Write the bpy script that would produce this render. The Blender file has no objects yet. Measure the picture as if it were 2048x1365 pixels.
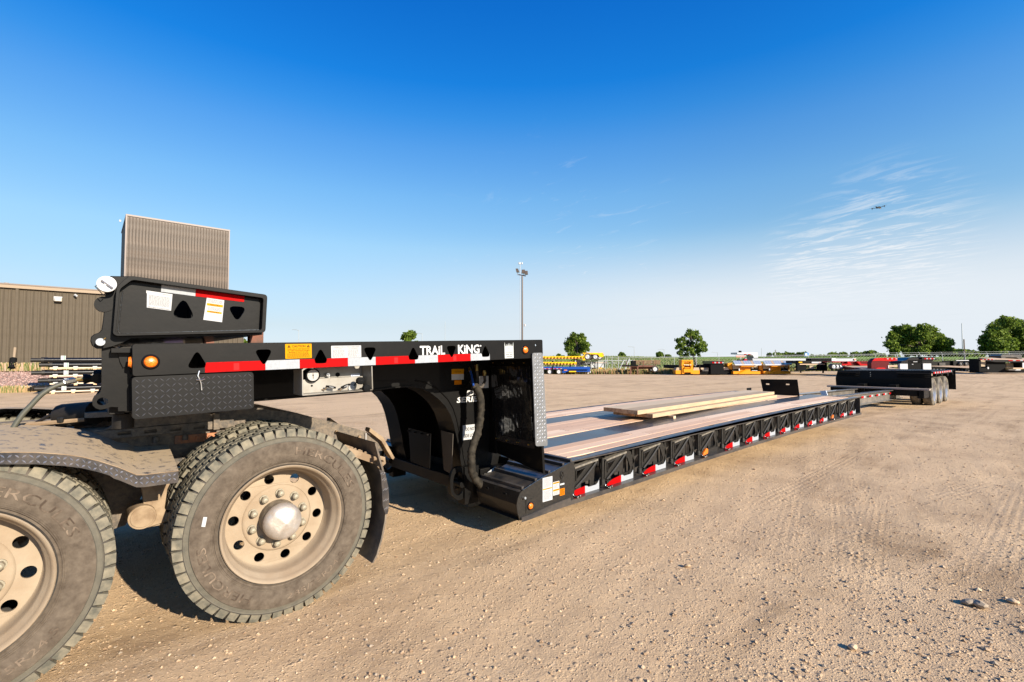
import bpy, bmesh, math, random
import numpy as np
from mathutils import Vector, Matrix
random.seed(7); rng = np.random.default_rng(7)
sc = bpy.context.scene
col = sc.collection
R = math.radians

# ---------------------------------------------------------------- camera
F, CX, CY, HZ = 967.0, 1024.0, 682.5, 718.0
CAM = Vector((-.44, -4.14, 1.44)); YAW = R(48.8); PITCH = math.atan((HZ-CY)/F)
cd = bpy.data.cameras.new('camera'); cam = bpy.data.objects.new('camera', cd); col.objects.link(cam)
cam.location = CAM; cam.rotation_euler = (R(90)+PITCH, 0, YAW-R(90))
cd.sensor_width = 36; cd.lens = F/2048*36; cd.clip_start = .05; cd.clip_end = 6000
sc.camera = cam
# ---------------------------------------------------------------- light
SH = Vector((-.27, 2.38, -1.0))                 # direction the sunlight travels
sd = bpy.data.lights.new('sun', 'SUN'); sd.energy = 5.0; sd.angle = R(.53); sd.color = (1, .89, .73)
so = bpy.data.objects.new('sun', sd); col.objects.link(so); so.location = (10, -30, 30)
so.rotation_euler = SH.to_track_quat('-Z', 'Y').to_euler()
to_sun = (-SH).normalized()
ELEV = math.asin(to_sun.z); AZ = math.atan2(to_sun.x, to_sun.y)
w = bpy.data.worlds.new('World'); sc.world = w; w.use_nodes = True
nt = w.node_tree; nt.nodes.clear()
def N(t, **k):
    n = nt.nodes.new(t)
    for a, b in k.items(): setattr(n, a, b)
    return n
L = nt.links.new
wo = N('ShaderNodeOutputWorld'); bg = N('ShaderNodeBackground'); bg.inputs[1].default_value = .11
sky = N('ShaderNodeTexSky', sky_type='NISHITA', sun_disc=False, sun_elevation=ELEV, sun_rotation=AZ)
sky.air_density = 1.0; sky.dust_density = .25; sky.ozone_density = 4.5; sky.altitude = 400
hs = N('ShaderNodeHueSaturation'); hs.inputs['Saturation'].default_value = 1.0; hs.inputs['Hue'].default_value = .5
L(sky.outputs[0], hs.inputs['Color'])
GRADE = [(.0, (.50, .52, .68)), (.02, (.54, .54, .68)), (.064, (.68, .57, .56)), (.12, (.84, .71, .62)), (.22, (.95, .93, .78)), (.315, (.74, .96, .93)), (.40, (.46, .88, 1.04)), (.45, (.22, .80, 1.10)), (.50, (.07, .70, 1.14)), (.60, (.04, .60, 1.14)), (1.0, (.04, .58, 1.1))]
# thin wispy clouds, placed by direction in the sky
tc = N('ShaderNodeTexCoord')
sep = N('ShaderNodeSeparateXYZ'); L(tc.outputs['Generated'], sep.inputs[0])
def MA(op, a, b=None, clamp=False):
    n = N('ShaderNodeMath', operation=op, use_clamp=clamp)
    for i, v in enumerate((a, b)):
        if v is None: continue
        if isinstance(v, (int, float)): n.inputs[i].default_value = v
        else: L(v, n.inputs[i])
    return n.outputs[0]
# planar cloud layer coordinates: (x, y) / z
zc = MA('MAXIMUM', sep.outputs[2], .015)
u = MA('DIVIDE', sep.outputs[0], zc); v = MA('DIVIDE', sep.outputs[1], zc)
cmb = N('ShaderNodeCombineXYZ'); L(u, cmb.inputs[0]); L(v, cmb.inputs[1])
mp = N('ShaderNodeMapping'); mp.vector_type = 'TEXTURE'; mp.inputs['Rotation'].default_value = (0, 0, R(-100)); mp.inputs['Scale'].default_value = (.8, .34, 1)
L(cmb.outputs[0], mp.inputs[0])
n1 = N('ShaderNodeTexNoise'); n1.inputs['Scale'].default_value = 1.9; n1.inputs['Detail'].default_value = 7; n1.inputs['Roughness'].default_value = .68; n1.inputs['Distortion'].default_value = .8
L(mp.outputs[0], n1.inputs['Vector'])
def RAMP(src, lo, hi):
    n = N('ShaderNodeMapRange'); n.interpolation_type = 'SMOOTHSTEP'
    L(src, n.inputs[0]); n.inputs[1].default_value = lo; n.inputs[2].default_value = hi
    return n.outputs[0]
# centre of the small cloud field (to the right, about 13 degrees up)
def direction(px, py):
    fh = Vector((math.cos(YAW), math.sin(YAW), 0)); up0 = Vector((0, 0, 1)); rt = Vector((math.sin(YAW), -math.cos(YAW), 0))
    f = fh*math.cos(PITCH)+up0*math.sin(PITCH); up = -fh*math.sin(PITCH)+up0*math.cos(PITCH)
    return (f+rt*((px-CX)/F)-up*((py-CY)/F)).normalized()
def near(px, py, r0, r1):
    d = direction(px, py)
    n = N('ShaderNodeVectorMath', operation='DISTANCE'); L(tc.outputs['Generated'], n.inputs[0]); n.inputs[1].default_value = d
    return RAMP(n.outputs['Value'], r1, r0)
m1 = MA('MULTIPLY', RAMP(n1.outputs[0], .45, .66), MA('MAXIMUM', near(1770, 470, .02, .15), near(1640, 520, .01, .12)))
m1b = MA('MULTIPLY', RAMP(n1.outputs[0], .57, .72), near(1150, 545, .05, .35))
# veil of thin haze low on the right-hand side
n2 = N('ShaderNodeTexNoise'); n2.inputs['Scale'].default_value = .35; n2.inputs['Detail'].default_value = 4; L(mp.outputs[0], n2.inputs['Vector'])
veil = MA('MULTIPLY', RAMP(sep.outputs[2], .26, .09), RAMP(n2.outputs[0], -.3, .45))
veil = MA('MULTIPLY', veil, near(2000, 690, .3, 1.35))
cl = MA('ADD', MA('MULTIPLY', m1, .60), MA('ADD', MA('MULTIPLY', m1b, .22), MA('MULTIPLY', veil, .95)), clamp=True)
if GRADE:
    cr = N('ShaderNodeValToRGB'); L(sep.outputs[2], cr.inputs[0]); cr.color_ramp.interpolation = 'LINEAR'
    while len(cr.color_ramp.elements) < len(GRADE): cr.color_ramp.elements.new(.5)
    for e, (p, c) in zip(cr.color_ramp.elements, GRADE): e.position = p; e.color = (*c, 1)
    gm = N('ShaderNodeMix', data_type='RGBA'); gm.blend_type = 'MULTIPLY'; gm.inputs[0].default_value = 1; L(hs.outputs[0], gm.inputs[6]); L(cr.outputs[0], gm.inputs[7]); SKYC = gm.outputs[2]
    dt = N('ShaderNodeVectorMath', operation='DOT_PRODUCT'); L(tc.outputs['Generated'], dt.inputs[0]); dt.inputs[1].default_value = (math.cos(YAW+R(60)), math.sin(YAW+R(60)), 0)
    fl_ = N('ShaderNodeMapRange'); L(dt.outputs['Value'], fl_.inputs[0]); fl_.inputs[1].default_value = .25; fl_.inputs[2].default_value = 1; fl_.inputs[3].default_value = 1; fl_.inputs[4].default_value = .76
    vm = N('ShaderNodeVectorMath', operation='SCALE'); L(SKYC, vm.inputs[0]); L(fl_.outputs[0], vm.inputs['Scale']); SKYC = vm.outputs[0]
else: SKYC = hs.outputs[0]
mx = N('ShaderNodeMix', data_type='RGBA'); L(cl, mx.inputs[0]); L(SKYC, mx.inputs[6]); mx.inputs[7].default_value = (3.45, 3.7, 3.95, 1)
L(mx.outputs[2], bg.inputs[0]); L(bg.outputs[0], wo.inputs[0])
sc.render.engine = 'CYCLES'
sc.view_settings.view_transform = 'Standard'; sc.view_settings.look = 'None'
sc.view_settings.exposure = 1.1; sc.view_settings.gamma = 1

# ---------------------------------------------------------------- helpers
WL = {}
def tag(o, label=None, cat=None, group=None, kind=None):
    if label: o['label'] = label
    if cat: o['category'] = cat
    if group: o['group'] = group
    if kind: o['kind'] = kind
    return o
def thing(name, label, cat, loc=(0, 0, 0), group=None, rot=0, local=False):
    o = bpy.data.objects.new(name, None); col.objects.link(o)
    o.location = loc; o.rotation_euler = (0, 0, rot); o.empty_display_size = .3
    WL[o.name] = Vector((0, 0, 0)) if local else Vector(loc)
    return tag(o, label, cat, group)
def copy_tree(o, parent=None, loc=None, rot=None, **k):
    c = o.copy(); col.objects.link(c); c.parent = parent
    if loc is not None: c.location = loc
    if rot is not None: c.rotation_euler = (0, 0, rot)
    tag(c, **k)
    for ch in o.children: copy_tree(ch, c)
    return c
def text_poly(s, offset=0.0):
    cu = bpy.data.curves.new('t', 'FONT'); cu.body = s; cu.offset = offset; cu.resolution_u = 2; cu.fill_mode = 'FRONT'
    ob = bpy.data.objects.new('t', cu)
    col.objects.link(ob); bpy.context.view_layer.update()
    me = ob.to_mesh()
    vs = [tuple(v.co) for v in me.vertices]; fs = [tuple(p.vertices) for p in me.polygons]
    ob.to_mesh_clear(); bpy.data.objects.remove(ob); bpy.data.curves.remove(cu)
    return vs, fs
_tc = {}
def holed(outer, holes, th):
    """flat plate outline with holes, thickness th: returns verts (u, v, w), faces"""
    cu = bpy.data.curves.new('h', 'CURVE'); cu.dimensions = '2D'; cu.fill_mode = 'BOTH' if th > 0 else 'FRONT'; cu.extrude = th/2
    for poly in [outer]+holes:
        sp = cu.splines.new('POLY'); sp.points.add(len(poly)-1)
        for i, p in enumerate(poly): sp.points[i].co = (p[0], p[1], 0, 1)
        sp.use_cyclic_u = True
    ob = bpy.data.objects.new('h', cu); col.objects.link(ob); bpy.context.view_layer.update()
    me = ob.to_mesh()
    vs = [tuple(v.co) for v in me.vertices]; fs = [tuple(p.vertices) for p in me.polygons]
    ob.to_mesh_clear(); bpy.data.objects.remove(ob); bpy.data.curves.remove(cu)
    return vs, fs
def rpoly(pts, r, n=4):
    """round the corners of a polygon"""
    out = []
    m = len(pts)
    for i in range(m):
        p = Vector(pts[i]); a = Vector(pts[i-1])-p; b = Vector(pts[(i+1) % m])-p
        ra = min(r, a.length*.45, b.length*.45)
        p0 = p+a.normalized()*ra; p1 = p+b.normalized()*ra
        for k in range(n+1):
            t = k/n
            q = p0*(1-t)**2+p*(2*t*(1-t))+p1*t*t
            out.append((q.x, q.y))
    return out
def circ(cx, cy, r, n=20, ry=None):
    return [(cx+r*math.cos(2*math.pi*i/n), cy+(ry or r)*math.sin(2*math.pi*i/n)) for i in range(n)]
class MB:
    def __init__(s, T=None): s.v = []; s.f = []; s.m = []; s.T = T
    def add(s, vs, fs, m=0):
        o = len(s.v)
        s.v += [s.T(*p) if s.T else tuple(p) for p in vs]
        s.f += [tuple(i+o for i in f) for f in fs]; s.m += [m]*len(fs); return s
    def box(s, x0, x1, y0, y1, z0, z1, m=0):
        return s.add([(x, y, z) for x in (x0, x1) for y in (y0, y1) for z in (z0, z1)],
                     [(0, 1, 3, 2), (4, 6, 7, 5), (0, 4, 5, 1), (2, 3, 7, 6), (0, 2, 6, 4), (1, 5, 7, 3)], m)
    def hexa(s, p, m=0):       # p: 4 bottom + 4 top points, same order
        return s.add(p, [(0, 3, 2, 1), (4, 5, 6, 7), (0, 1, 5, 4), (1, 2, 6, 5), (2, 3, 7, 6), (3, 0, 4, 7)], m)
    def prism(s, pts, ax, a, b, m=0):
        f = {'y': lambda u, v, w: (u, w, v), 'x': lambda u, v, w: (w, u, v), 'z': lambda u, v, w: (u, v, w)}[ax]
        n = len(pts)
        vs = [f(u, v, a) for u, v in pts]+[f(u, v, b) for u, v in pts]
        fs = [tuple(range(n)), tuple(range(2*n-1, n-1, -1))]+[(i, (i+1) % n, n+(i+1) % n, n+i) for i in range(n)]
        return s.add(vs, fs, m)
    def plate(s, outer, holes, ax, a, b, m=0):
        f = {'y': lambda u, v, w: (u, w, v), 'x': lambda u, v, w: (w, u, v), 'z': lambda u, v, w: (u, v, w)}[ax]
        vs, fs = holed(outer, holes, abs(b-a)); c = (a+b)/2
        return s.add([f(u, v, c+w_) for u, v, w_ in vs], fs, m)
    def sheet(s, top, bot, ax, a, m=0):   # strip between two polylines in a plane
        f = {'y': lambda u, v: (u, a, v), 'x': lambda u, v: (a, u, v), 'z': lambda u, v: (u, v, a)}[ax]
        n = len(top)
        return s.add([f(*p) for p in top]+[f(*p) for p in bot], [(i, i+1, n+i+1, n+i) for i in range(n-1)], m)
    def loft(s, A, B, m=0):               # strip between two 3D polylines
        n = len(A)
        return s.add(list(A)+list(B), [(i, i+1, n+i+1, n+i) for i in range(n-1)], m)
    def cyl(s, p0, p1, r, r1=None, n=12, m=0, cap=True):
        p0 = Vector(p0); p1 = Vector(p1); d = (p1-p0)
        q = d.to_track_quat('Z', 'Y'); r1 = r if r1 is None else r1
        vs = []
        for p, rr in ((p0, r), (p1, r1)):
            for i in range(n):
                a = 2*math.pi*i/n; vs.append(tuple(p+q@Vector((rr*math.cos(a), rr*math.sin(a), 0))))
        fs = [(i, (i+1) % n, n+(i+1) % n, n+i) for i in range(n)]
        if cap: fs += [tuple(range(n-1, -1, -1)), tuple(range(n, 2*n))]
        return s.add(vs, fs, m)
    def tube(s, pts, r, n=8, m=0, rs=None):
        pts = [Vector(p) for p in pts]; vs = []; k = len(pts)
        prev = None
        for i, p in enumerate(pts):
            d = (pts[min(i+1, k-1)]-pts[max(i-1, 0)]).normalized()
            if prev is None:
                x = d.orthogonal().normalized()
            else: x = (prev-d*prev.dot(d)).normalized()
            prev = x; y = d.cross(x); rr = rs[i] if rs else r
            for j in range(n):
                a = 2*math.pi*j/n; vs.append(tuple(p+x*rr*math.cos(a)+y*rr*math.sin(a)))
        fs = [(i*n+j, i*n+(j+1) % n, (i+1)*n+(j+1) % n, (i+1)*n+j) for i in range(k-1) for j in range(n)]
        fs += [tuple(range(n-1, -1, -1)), tuple(range((k-1)*n, k*n))]
        return s.add(vs, fs, m)
    def lathe(s, prof, c, n=48, m=0, sgn=1, close=False):
        """revolve (d, r) about the y axis through c; d runs along +y*sgn"""
        k = len(prof); vs = []
        for i in range(n):
            a = 2*math.pi*i/n
            for d, r in prof: vs.append((c[0]+r*math.cos(a), c[1]+d*sgn, c[2]+r*math.sin(a)))
        fs = [(i*k+j, i*k+j+1, ((i+1) % n)*k+j+1, ((i+1) % n)*k+j) for i in range(n) for j in range(k-1)]
        if close: fs += [(i*k+k-1, i*k, ((i+1) % n)*k, ((i+1) % n)*k+k-1) for i in range(n)]
        return s.add(vs, fs, m)
    def text(s, string, x0, x1, z0, z1, y, m=0, off=0.0, flip=False, f=None):
        key = (string, off)
        if key not in _tc: _tc[key] = text_poly(string, off)
        vs, fs = _tc[key]
        ax = [p[0] for p in vs]; az = [p[1] for p in vs]
        a0, a1, b0, b1 = min(ax), max(ax), min(az), max(az)
        out = []
        for p in vs:
            uu = (p[0]-a0)/(a1-a0); vv = (p[1]-b0)/max(b1-b0, 1e-6)
            if flip: uu = 1-uu; vv = 1-vv
            q = (x0+uu*(x1-x0), z0+vv*(z1-z0))
            out.append(f(*q) if f else (q[0], y, q[1]))
        return s.add(out, fs, m)
    def build(s, name, mats, parent=None, label=None, cat=None, group=None, kind=None, bevel=0, smooth=35, merge=True, recalc=True, origin=None):
        if not isinstance(mats, (list, tuple)): mats = [mats]
        V = np.array(s.v, dtype=np.float64)
        lo = V.min(0); hi = V.max(0)
        org = Vector(((lo[0]+hi[0])/2, (lo[1]+hi[1])/2, lo[2])) if origin is None else Vector(origin)
        me = bpy.data.meshes.new(name)
        me.from_pydata([tuple(p) for p in (V-np.array(org))], [], s.f)
        for mm in mats: me.materials.append(mm)
        if len(mats) > 1: me.polygons.foreach_set('material_index', s.m)
        if merge or recalc:
            bm = bmesh.new(); bm.from_mesh(me)
            if merge: bmesh.ops.remove_doubles(bm, verts=bm.verts, dist=1e-5)
            if recalc: bmesh.ops.recalc_face_normals(bm, faces=bm.faces)
            bm.to_mesh(me); bm.free()
        if smooth:
            me.polygons.foreach_set('use_smooth', [True]*len(me.polygons)); me.set_sharp_from_angle(angle=R(smooth))
        o = bpy.data.objects.new(name, me); col.objects.link(o)
        WL[o.name] = org.copy()
        if parent is not None:
            o.parent = parent; o.location = org-WL[parent.name]
        else: o.location = org
        if bevel:
            b = o.modifiers.new('bevel', 'BEVEL'); b.width = bevel; b.segments = 2; b.limit_method = 'ANGLE'; b.angle_limit = R(40)
        return tag(o, label, cat, group, kind)

# ---------------------------------------------------------------- materials
def mat(name, c, rough=.5, metal=0, coat=0, c2=None, ns=4, lo=.4, hi=.6, bump=0, bs=60, dust=0, dustcol=(.36, .27, .19), dns=7, dup=.6, emit=0, stretch=None, det=6, spec=None, rough2=None, trans=0):
    m = bpy.data.materials.new(name); m.use_nodes = True; t = m.node_tree; nn = t.nodes; lk = t.links.new
    b = nn['Principled BSDF']; b.inputs['Roughness'].default_value = rough; b.inputs['Metallic'].default_value = metal
    b.inputs['Coat Weight'].default_value = coat; b.inputs['Coat Roughness'].default_value = .05
    if spec is not None: b.inputs['Specular IOR Level'].default_value = spec
    c = (*c, 1); b.inputs['Base Color'].default_value = c; m.diffuse_color = c
    tcn = nn.new('ShaderNodeTexCoord'); vec = tcn.outputs['Object']
    if stretch:
        mpn = nn.new('ShaderNodeMapping'); mpn.inputs['Scale'].default_value = stretch; lk(vec, mpn.inputs[0]); vec = mpn.outputs[0]
    def noise(scale, d=det, r=.6):
        n = nn.new('ShaderNodeTexNoise'); n.inputs['Scale'].default_value = scale; n.inputs['Detail'].default_value = d; n.inputs['Roughness'].default_value = r
        lk(vec, n.inputs['Vector']); return n.outputs[0]
    def mr(src, a, bb, c0=0, c1=1):
        n = nn.new('ShaderNodeMapRange'); lk(src, n.inputs[0]); n.inputs[1].default_value = a; n.inputs[2].default_value = bb; n.inputs[3].default_value = c0; n.inputs[4].default_value = c1; return n.outputs[0]
    cur = None
    if c2 is not None:
        mxn = nn.new('ShaderNodeMix'); mxn.data_type = 'RGBA'; lk(mr(noise(ns), lo, hi), mxn.inputs[0]); mxn.inputs[6].default_value = c; mxn.inputs[7].default_value = (*c2, 1)
        cur = mxn.outputs[2]
    if dust:
        g = nn.new('ShaderNodeNewGeometry'); sp = nn.new('ShaderNodeSeparateXYZ'); lk(g.outputs['Normal'], sp.inputs[0])
        upf = mr(sp.outputs[2], -.2, 1, 1-dup, 1)
        nf = mr(noise(dns, 8, .7), .35, .72)
        mu = nn.new('ShaderNodeMath'); mu.operation = 'MULTIPLY'; lk(upf, mu.inputs[0]); lk(nf, mu.inputs[1])
        mu2 = nn.new('ShaderNodeMath'); mu2.operation = 'MULTIPLY'; mu2.use_clamp = True; lk(mu.outputs[0], mu2.inputs[0]); mu2.inputs[1].default_value = dust
        mxn = nn.new('ShaderNodeMix'); mxn.data_type = 'RGBA'; lk(mu2.outputs[0], mxn.inputs[0])
        if cur is None: mxn.inputs[6].default_value = c
        else: lk(cur, mxn.inputs[6])
        mxn.inputs[7].default_value = (*dustcol, 1); cur = mxn.outputs[2]
        lk(mr(mu2.outputs[0], 0, 1, rough, .9), b.inputs['Roughness'])
        if coat: lk(mr(mu2.outputs[0], 0, .6, coat, 0), b.inputs['Coat Weight'])
    elif rough2 is not None:
        lk(mr(noise(ns*2), .35, .65, rough, rough2), b.inputs['Roughness'])
    if cur is not None: lk(cur, b.inputs['Base Color'])
    if bump:
        bn = nn.new('ShaderNodeBump'); bn.inputs['Distance'].default_value = bump; lk(noise(bs, 5), bn.inputs['Height']); lk(bn.outputs[0], b.inputs['Normal'])
    if emit:
        b.inputs['Emission Color'].default_value = c; b.inputs['Emission Strength'].default_value = emit
    if trans:
        b.inputs['Subsurface Weight'].default_value = 0
        tr = nn.new('ShaderNodeBsdfTranslucent'); ms = nn.new('ShaderNodeMixShader'); ms.inputs[0].default_value = trans
        if cur is not None: lk(cur, tr.inputs[0])
        else: tr.inputs[0].default_value = c
        lk(b.outputs[0], ms.inputs[1]); lk(tr.outputs[0], ms.inputs[2]); lk(ms.outputs[0], nn['Material Output'].inputs[0])
    return m
BK = mat('black_paint', (.0026, .0026, .0026), .5, coat=.08, spec=.12, bump=.0005, bs=35, dust=.018, dns=14, dup=.55, dustcol=(.26, .2, .15))
BKC = mat('black_cast_iron', (.006, .0055, .005), .5, coat=.15, spec=.3, bump=.0015, bs=160, dust=.10, dns=60, dup=.5, dustcol=(.3, .25, .18))
BKG = mat('black_gloss', (.006, .006, .007), .25, coat=.4, spec=.2, bump=.0015, bs=12)
BKM = mat('matt_black', (.006, .006, .006), .8, spec=.1)
BKP = mat('black_deck_steel', (.016, .018, .022), .34, metal=.1, coat=.3, spec=.4, c2=(.026, .027, .028), ns=3, bump=.0004, bs=20, dust=.22, dns=4, dup=.2)
DARK = mat('dull_black_steel', (.006, .006, .006), .6, spec=.2, dust=.08, dns=10)  # plain dull black steel
WHITE = mat('white_label', (.36, .365, .37), .6, spec=.08)
RWHITE = mat('reflective_white', (.29, .305, .325), .6, spec=.1, c2=(.25, .265, .285), ns=90)
RRED = mat('reflective_red', (.33, .0015, .002), .6, spec=.05, c2=(.26, .0015, .002), ns=60)
PATCH = mat('tape_print_pale', (.40, .40, .40), .6, spec=.1); PATCHR = mat('tape_print_red', (.40, .015, .015), .6, spec=.05)
YEL = mat('label_yellow', (.44, .20, .002), .6, spec=.05); INK = mat('label_ink', (.006, .006, .006), .7, spec=.05); GREY = mat('fine_print_grey', (.13, .13, .13), .7, spec=.05); ORANGE_L = mat('label_orange', (.42, .13, .002), .6, spec=.05)
LTXT = mat('white_lettering', (.46, .46, .46), .6, spec=.08)
AMBER = mat('amber_lens', (.55, .085, .001), .18, coat=.6, c2=(.75, .2, .01), ns=160, lo=.35, hi=.65, bump=.002, bs=220)
CHROME = mat('chrome', (.42, .39, .35), .44, metal=.7, c2=(.58, .56, .53), ns=10, dust=1.0, dns=22, dup=.3, bump=.006, bs=9)
ZINC = mat('zinc_steel', (.62, .62, .61), .3, metal=1)
ALU = mat('aluminium_tread', (.19, .195, .20), .45, metal=.5, c2=(.15, .155, .16), ns=12)
PANEL = mat('brushed_panel', (.26, .245, .22), .5, metal=.3, spec=.3, c2=(.20, .18, .15), ns=6)
RIM = mat('dusty_rim', (.29, .232, .166), .7, spec=.12, c2=(.205, .145, .092), ns=5, lo=.35, hi=.8, bump=.0010, bs=70, det=9)
RIMH = mat('dusty_nut', (.27, .24, .18), .5, metal=.1, spec=.3, c2=(.2, .17, .12), ns=30)
RUB = mat('dusty_rubber', (.075, .07, .056), .85, spec=.12, c2=(.125, .112, .085), ns=22, lo=.3, hi=.75, bump=.0012, bs=60, det=9)
RUBB = mat('brown_dusty_rubber', (.055, .042, .031), .82, spec=.12, c2=(.125, .10, .075), ns=26, lo=.28, hi=.75, bump=.0012, bs=90, det=10)
TREAD = mat('dusty_tread', (.085, .082, .065), .85, spec=.15, c2=(.22, .19, .135), ns=18, lo=.35, hi=.7, bump=.002, bs=70)
RUBN = mat('dark_rubber', (.03, .028, .026), .75, c2=(.08, .065, .05), ns=6)
TRUCK = mat('dirty_truck_steel', (.02, .02, .02), .6, c2=(.07, .055, .04), ns=25, dust=.85, dns=30, dup=.5, dustcol=(.33, .25, .17), bump=.002, bs=60)
TAN = mat('dusty_tan_steel', (.27, .20, .13), .85, spec=.1, c2=(.18, .125, .078), ns=9, bump=.002, bs=60)
FEND = mat('dusty_fender', (.03, .036, .055), .4, metal=.1, coat=.1, spec=.3, dust=3.6, dns=24, dup=.45, dustcol=(.36, .275, .18), c2=(.06, .065, .08), ns=18)
FENDS = mat('fender_tread_plate', (.010, .012, .016), .35, coat=.3, spec=.3, dust=.25, dns=10, dup=.2)
RUST = mat('rusty_steel', (.16, .06, .035), .85, c2=(.09, .045, .03), ns=12)
RUSTO = mat('orange_rust', (.42, .16, .07), .85, c2=(.2, .1, .06), ns=20)
HOSE = mat('hose_cover', (.014, .012, .009), .8, spec=.2, c2=(.035, .029, .021), ns=20, bump=.005, bs=22)
HOSEG = mat('air_hose_green_grey', (.06, .06, .045), .5); BRASS = mat('brass', (.65, .45, .15), .35, metal=1); BLUEH = mat('blue_hose', (.01, .05, .25), .35)
APIT = mat('red_oxide_deck', (.45, .2, .13), .7)
def wood(name, a, b, rough=.7, grain=(1.2, 26, 26), ks=3.5):
    m = mat(name, a, rough, c2=b, ns=ks, lo=.3, hi=.72, stretch=grain, bump=.0006, bs=8, det=8)
    return m
PLANKS = [wood('apitong_%d' % i, *c) for i, c in enumerate([((.66, .44, .29), (.54, .34, .21)), ((.72, .50, .34), (.60, .40, .26)), ((.78, .58, .41), (.68, .48, .32)), ((.60, .39, .255), (.5, .31, .19))])]
PINE = wood('sawn_oak', (.42, .315, .20), (.31, .215, .125), ks=2.2); PINE2 = wood('sawn_oak_pale', (.56, .43, .285), (.45, .335, .21), ks=3); PINEE = mat('oak_end_grain', (.55, .33, .16), .8, c2=(.33, .17, .08), ns=22)
PALLET = wood('pallet_wood', (.62, .50, .36), (.48, .36, .24), ks=3)
SIDE = mat('brown_cladding', (.084, .067, .047), .6, spec=.10, c2=(.074, .059, .041), ns=2); SIDET = mat('tan_trim', (.25, .19, .13), .5, spec=.15)
TOWER = mat('bronze_cladding', (.040, .027, .018), .42, spec=.22, c2=(.100, .070, .049), ns=1.2, lo=.40, hi=.66, stretch=(2.6, 1, .9), bump=.014, bs=1.6)
CONC = mat('concrete', (.42, .36, .28), .9, c2=(.33, .28, .21), ns=6, bump=.003, bs=40)
GALV = mat('galvanised', (.34, .35, .36), .55, metal=.3, spec=.3); POLE = mat('bronze_pole', (.10, .075, .06), .4, metal=.4)
GLASS = mat('lamp_glass', (.8, .82, .82), .15)
YELP = mat('yellow_trailer_paint', (.72, .42, .005), .4, coat=.1, spec=.2); ORP = mat('orange_trailer_paint', (.62, .23, .006), .4, coat=.1, spec=.2)
REDP = mat('red_trailer_paint', (.34, .003, .005), .4, coat=.15, spec=.1); BLUEP = mat('blue_trailer_paint', (.006, .05, .26), .4, coat=.1, spec=.2); WHP = mat('white_paint', (.46, .47, .48), .5, spec=.2)
SILV = mat('polished_aluminium', (.50, .51, .53), .35, metal=.35); BEIGE = mat('beige_plywood', (.34, .26, .17), .8)
WDECK = wood('trailer_deck_wood', (.50, .35, .23), (.40, .27, .17)); LENSR = mat('red_lens', (.5, .01, .01), .3)
SIGNB = mat('sign_blue', (.02, .16, .6), .5); SIGNR = mat('sign_orange', (.6, .2, .12), .6); SIGNG = mat('sign_green', (.0, .2, .08), .6)
def U(px, py, **k):
    """the point of the place that lies on a measured plane (x=, y= or z=) under a sight line"""
    (a, vv), = k.items(); i = 'xyz'.index(a); r = direction(px, py)
    return CAM+r*((vv-CAM[i])/r[i])
FH = Vector((math.cos(YAW), math.sin(YAW), 0)); RT = Vector((math.sin(YAW), -math.cos(YAW), 0))
def S(t, a, b):
    t = np.clip((np.asarray(t, dtype=float)-a)/(b-a), 0, 1); return t*t*(3-2*t)
def gz(x, y):
    D = (np.asarray(x)-CAM.x)*FH.x+(np.asarray(y)-CAM.y)*FH.y; Q = (np.asarray(x)-CAM.x)*RT.x+(np.asarray(y)-CAM.y)*RT.y
    z = -.1*S(D, 9, 18)*S(Q, -2, 6) - .15*S(D, 20, 55)*S(Q, -4, 6)*(1-S(Q, 22, 40)) + .1*S(Q, 28, 45)*S(D, 25, 45)
    return z
def at(px, D):
    """ground point in image column px at distance D ahead of the camera"""
    p = CAM+FH*D+RT*((px-CX)/F*D); return Vector((p.x, p.y, float(gz(p.x, p.y))))
RZ = YAW-R(90)

WELD = mat('weld_bead', (.02, .02, .02), .15, coat=1)
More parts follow.
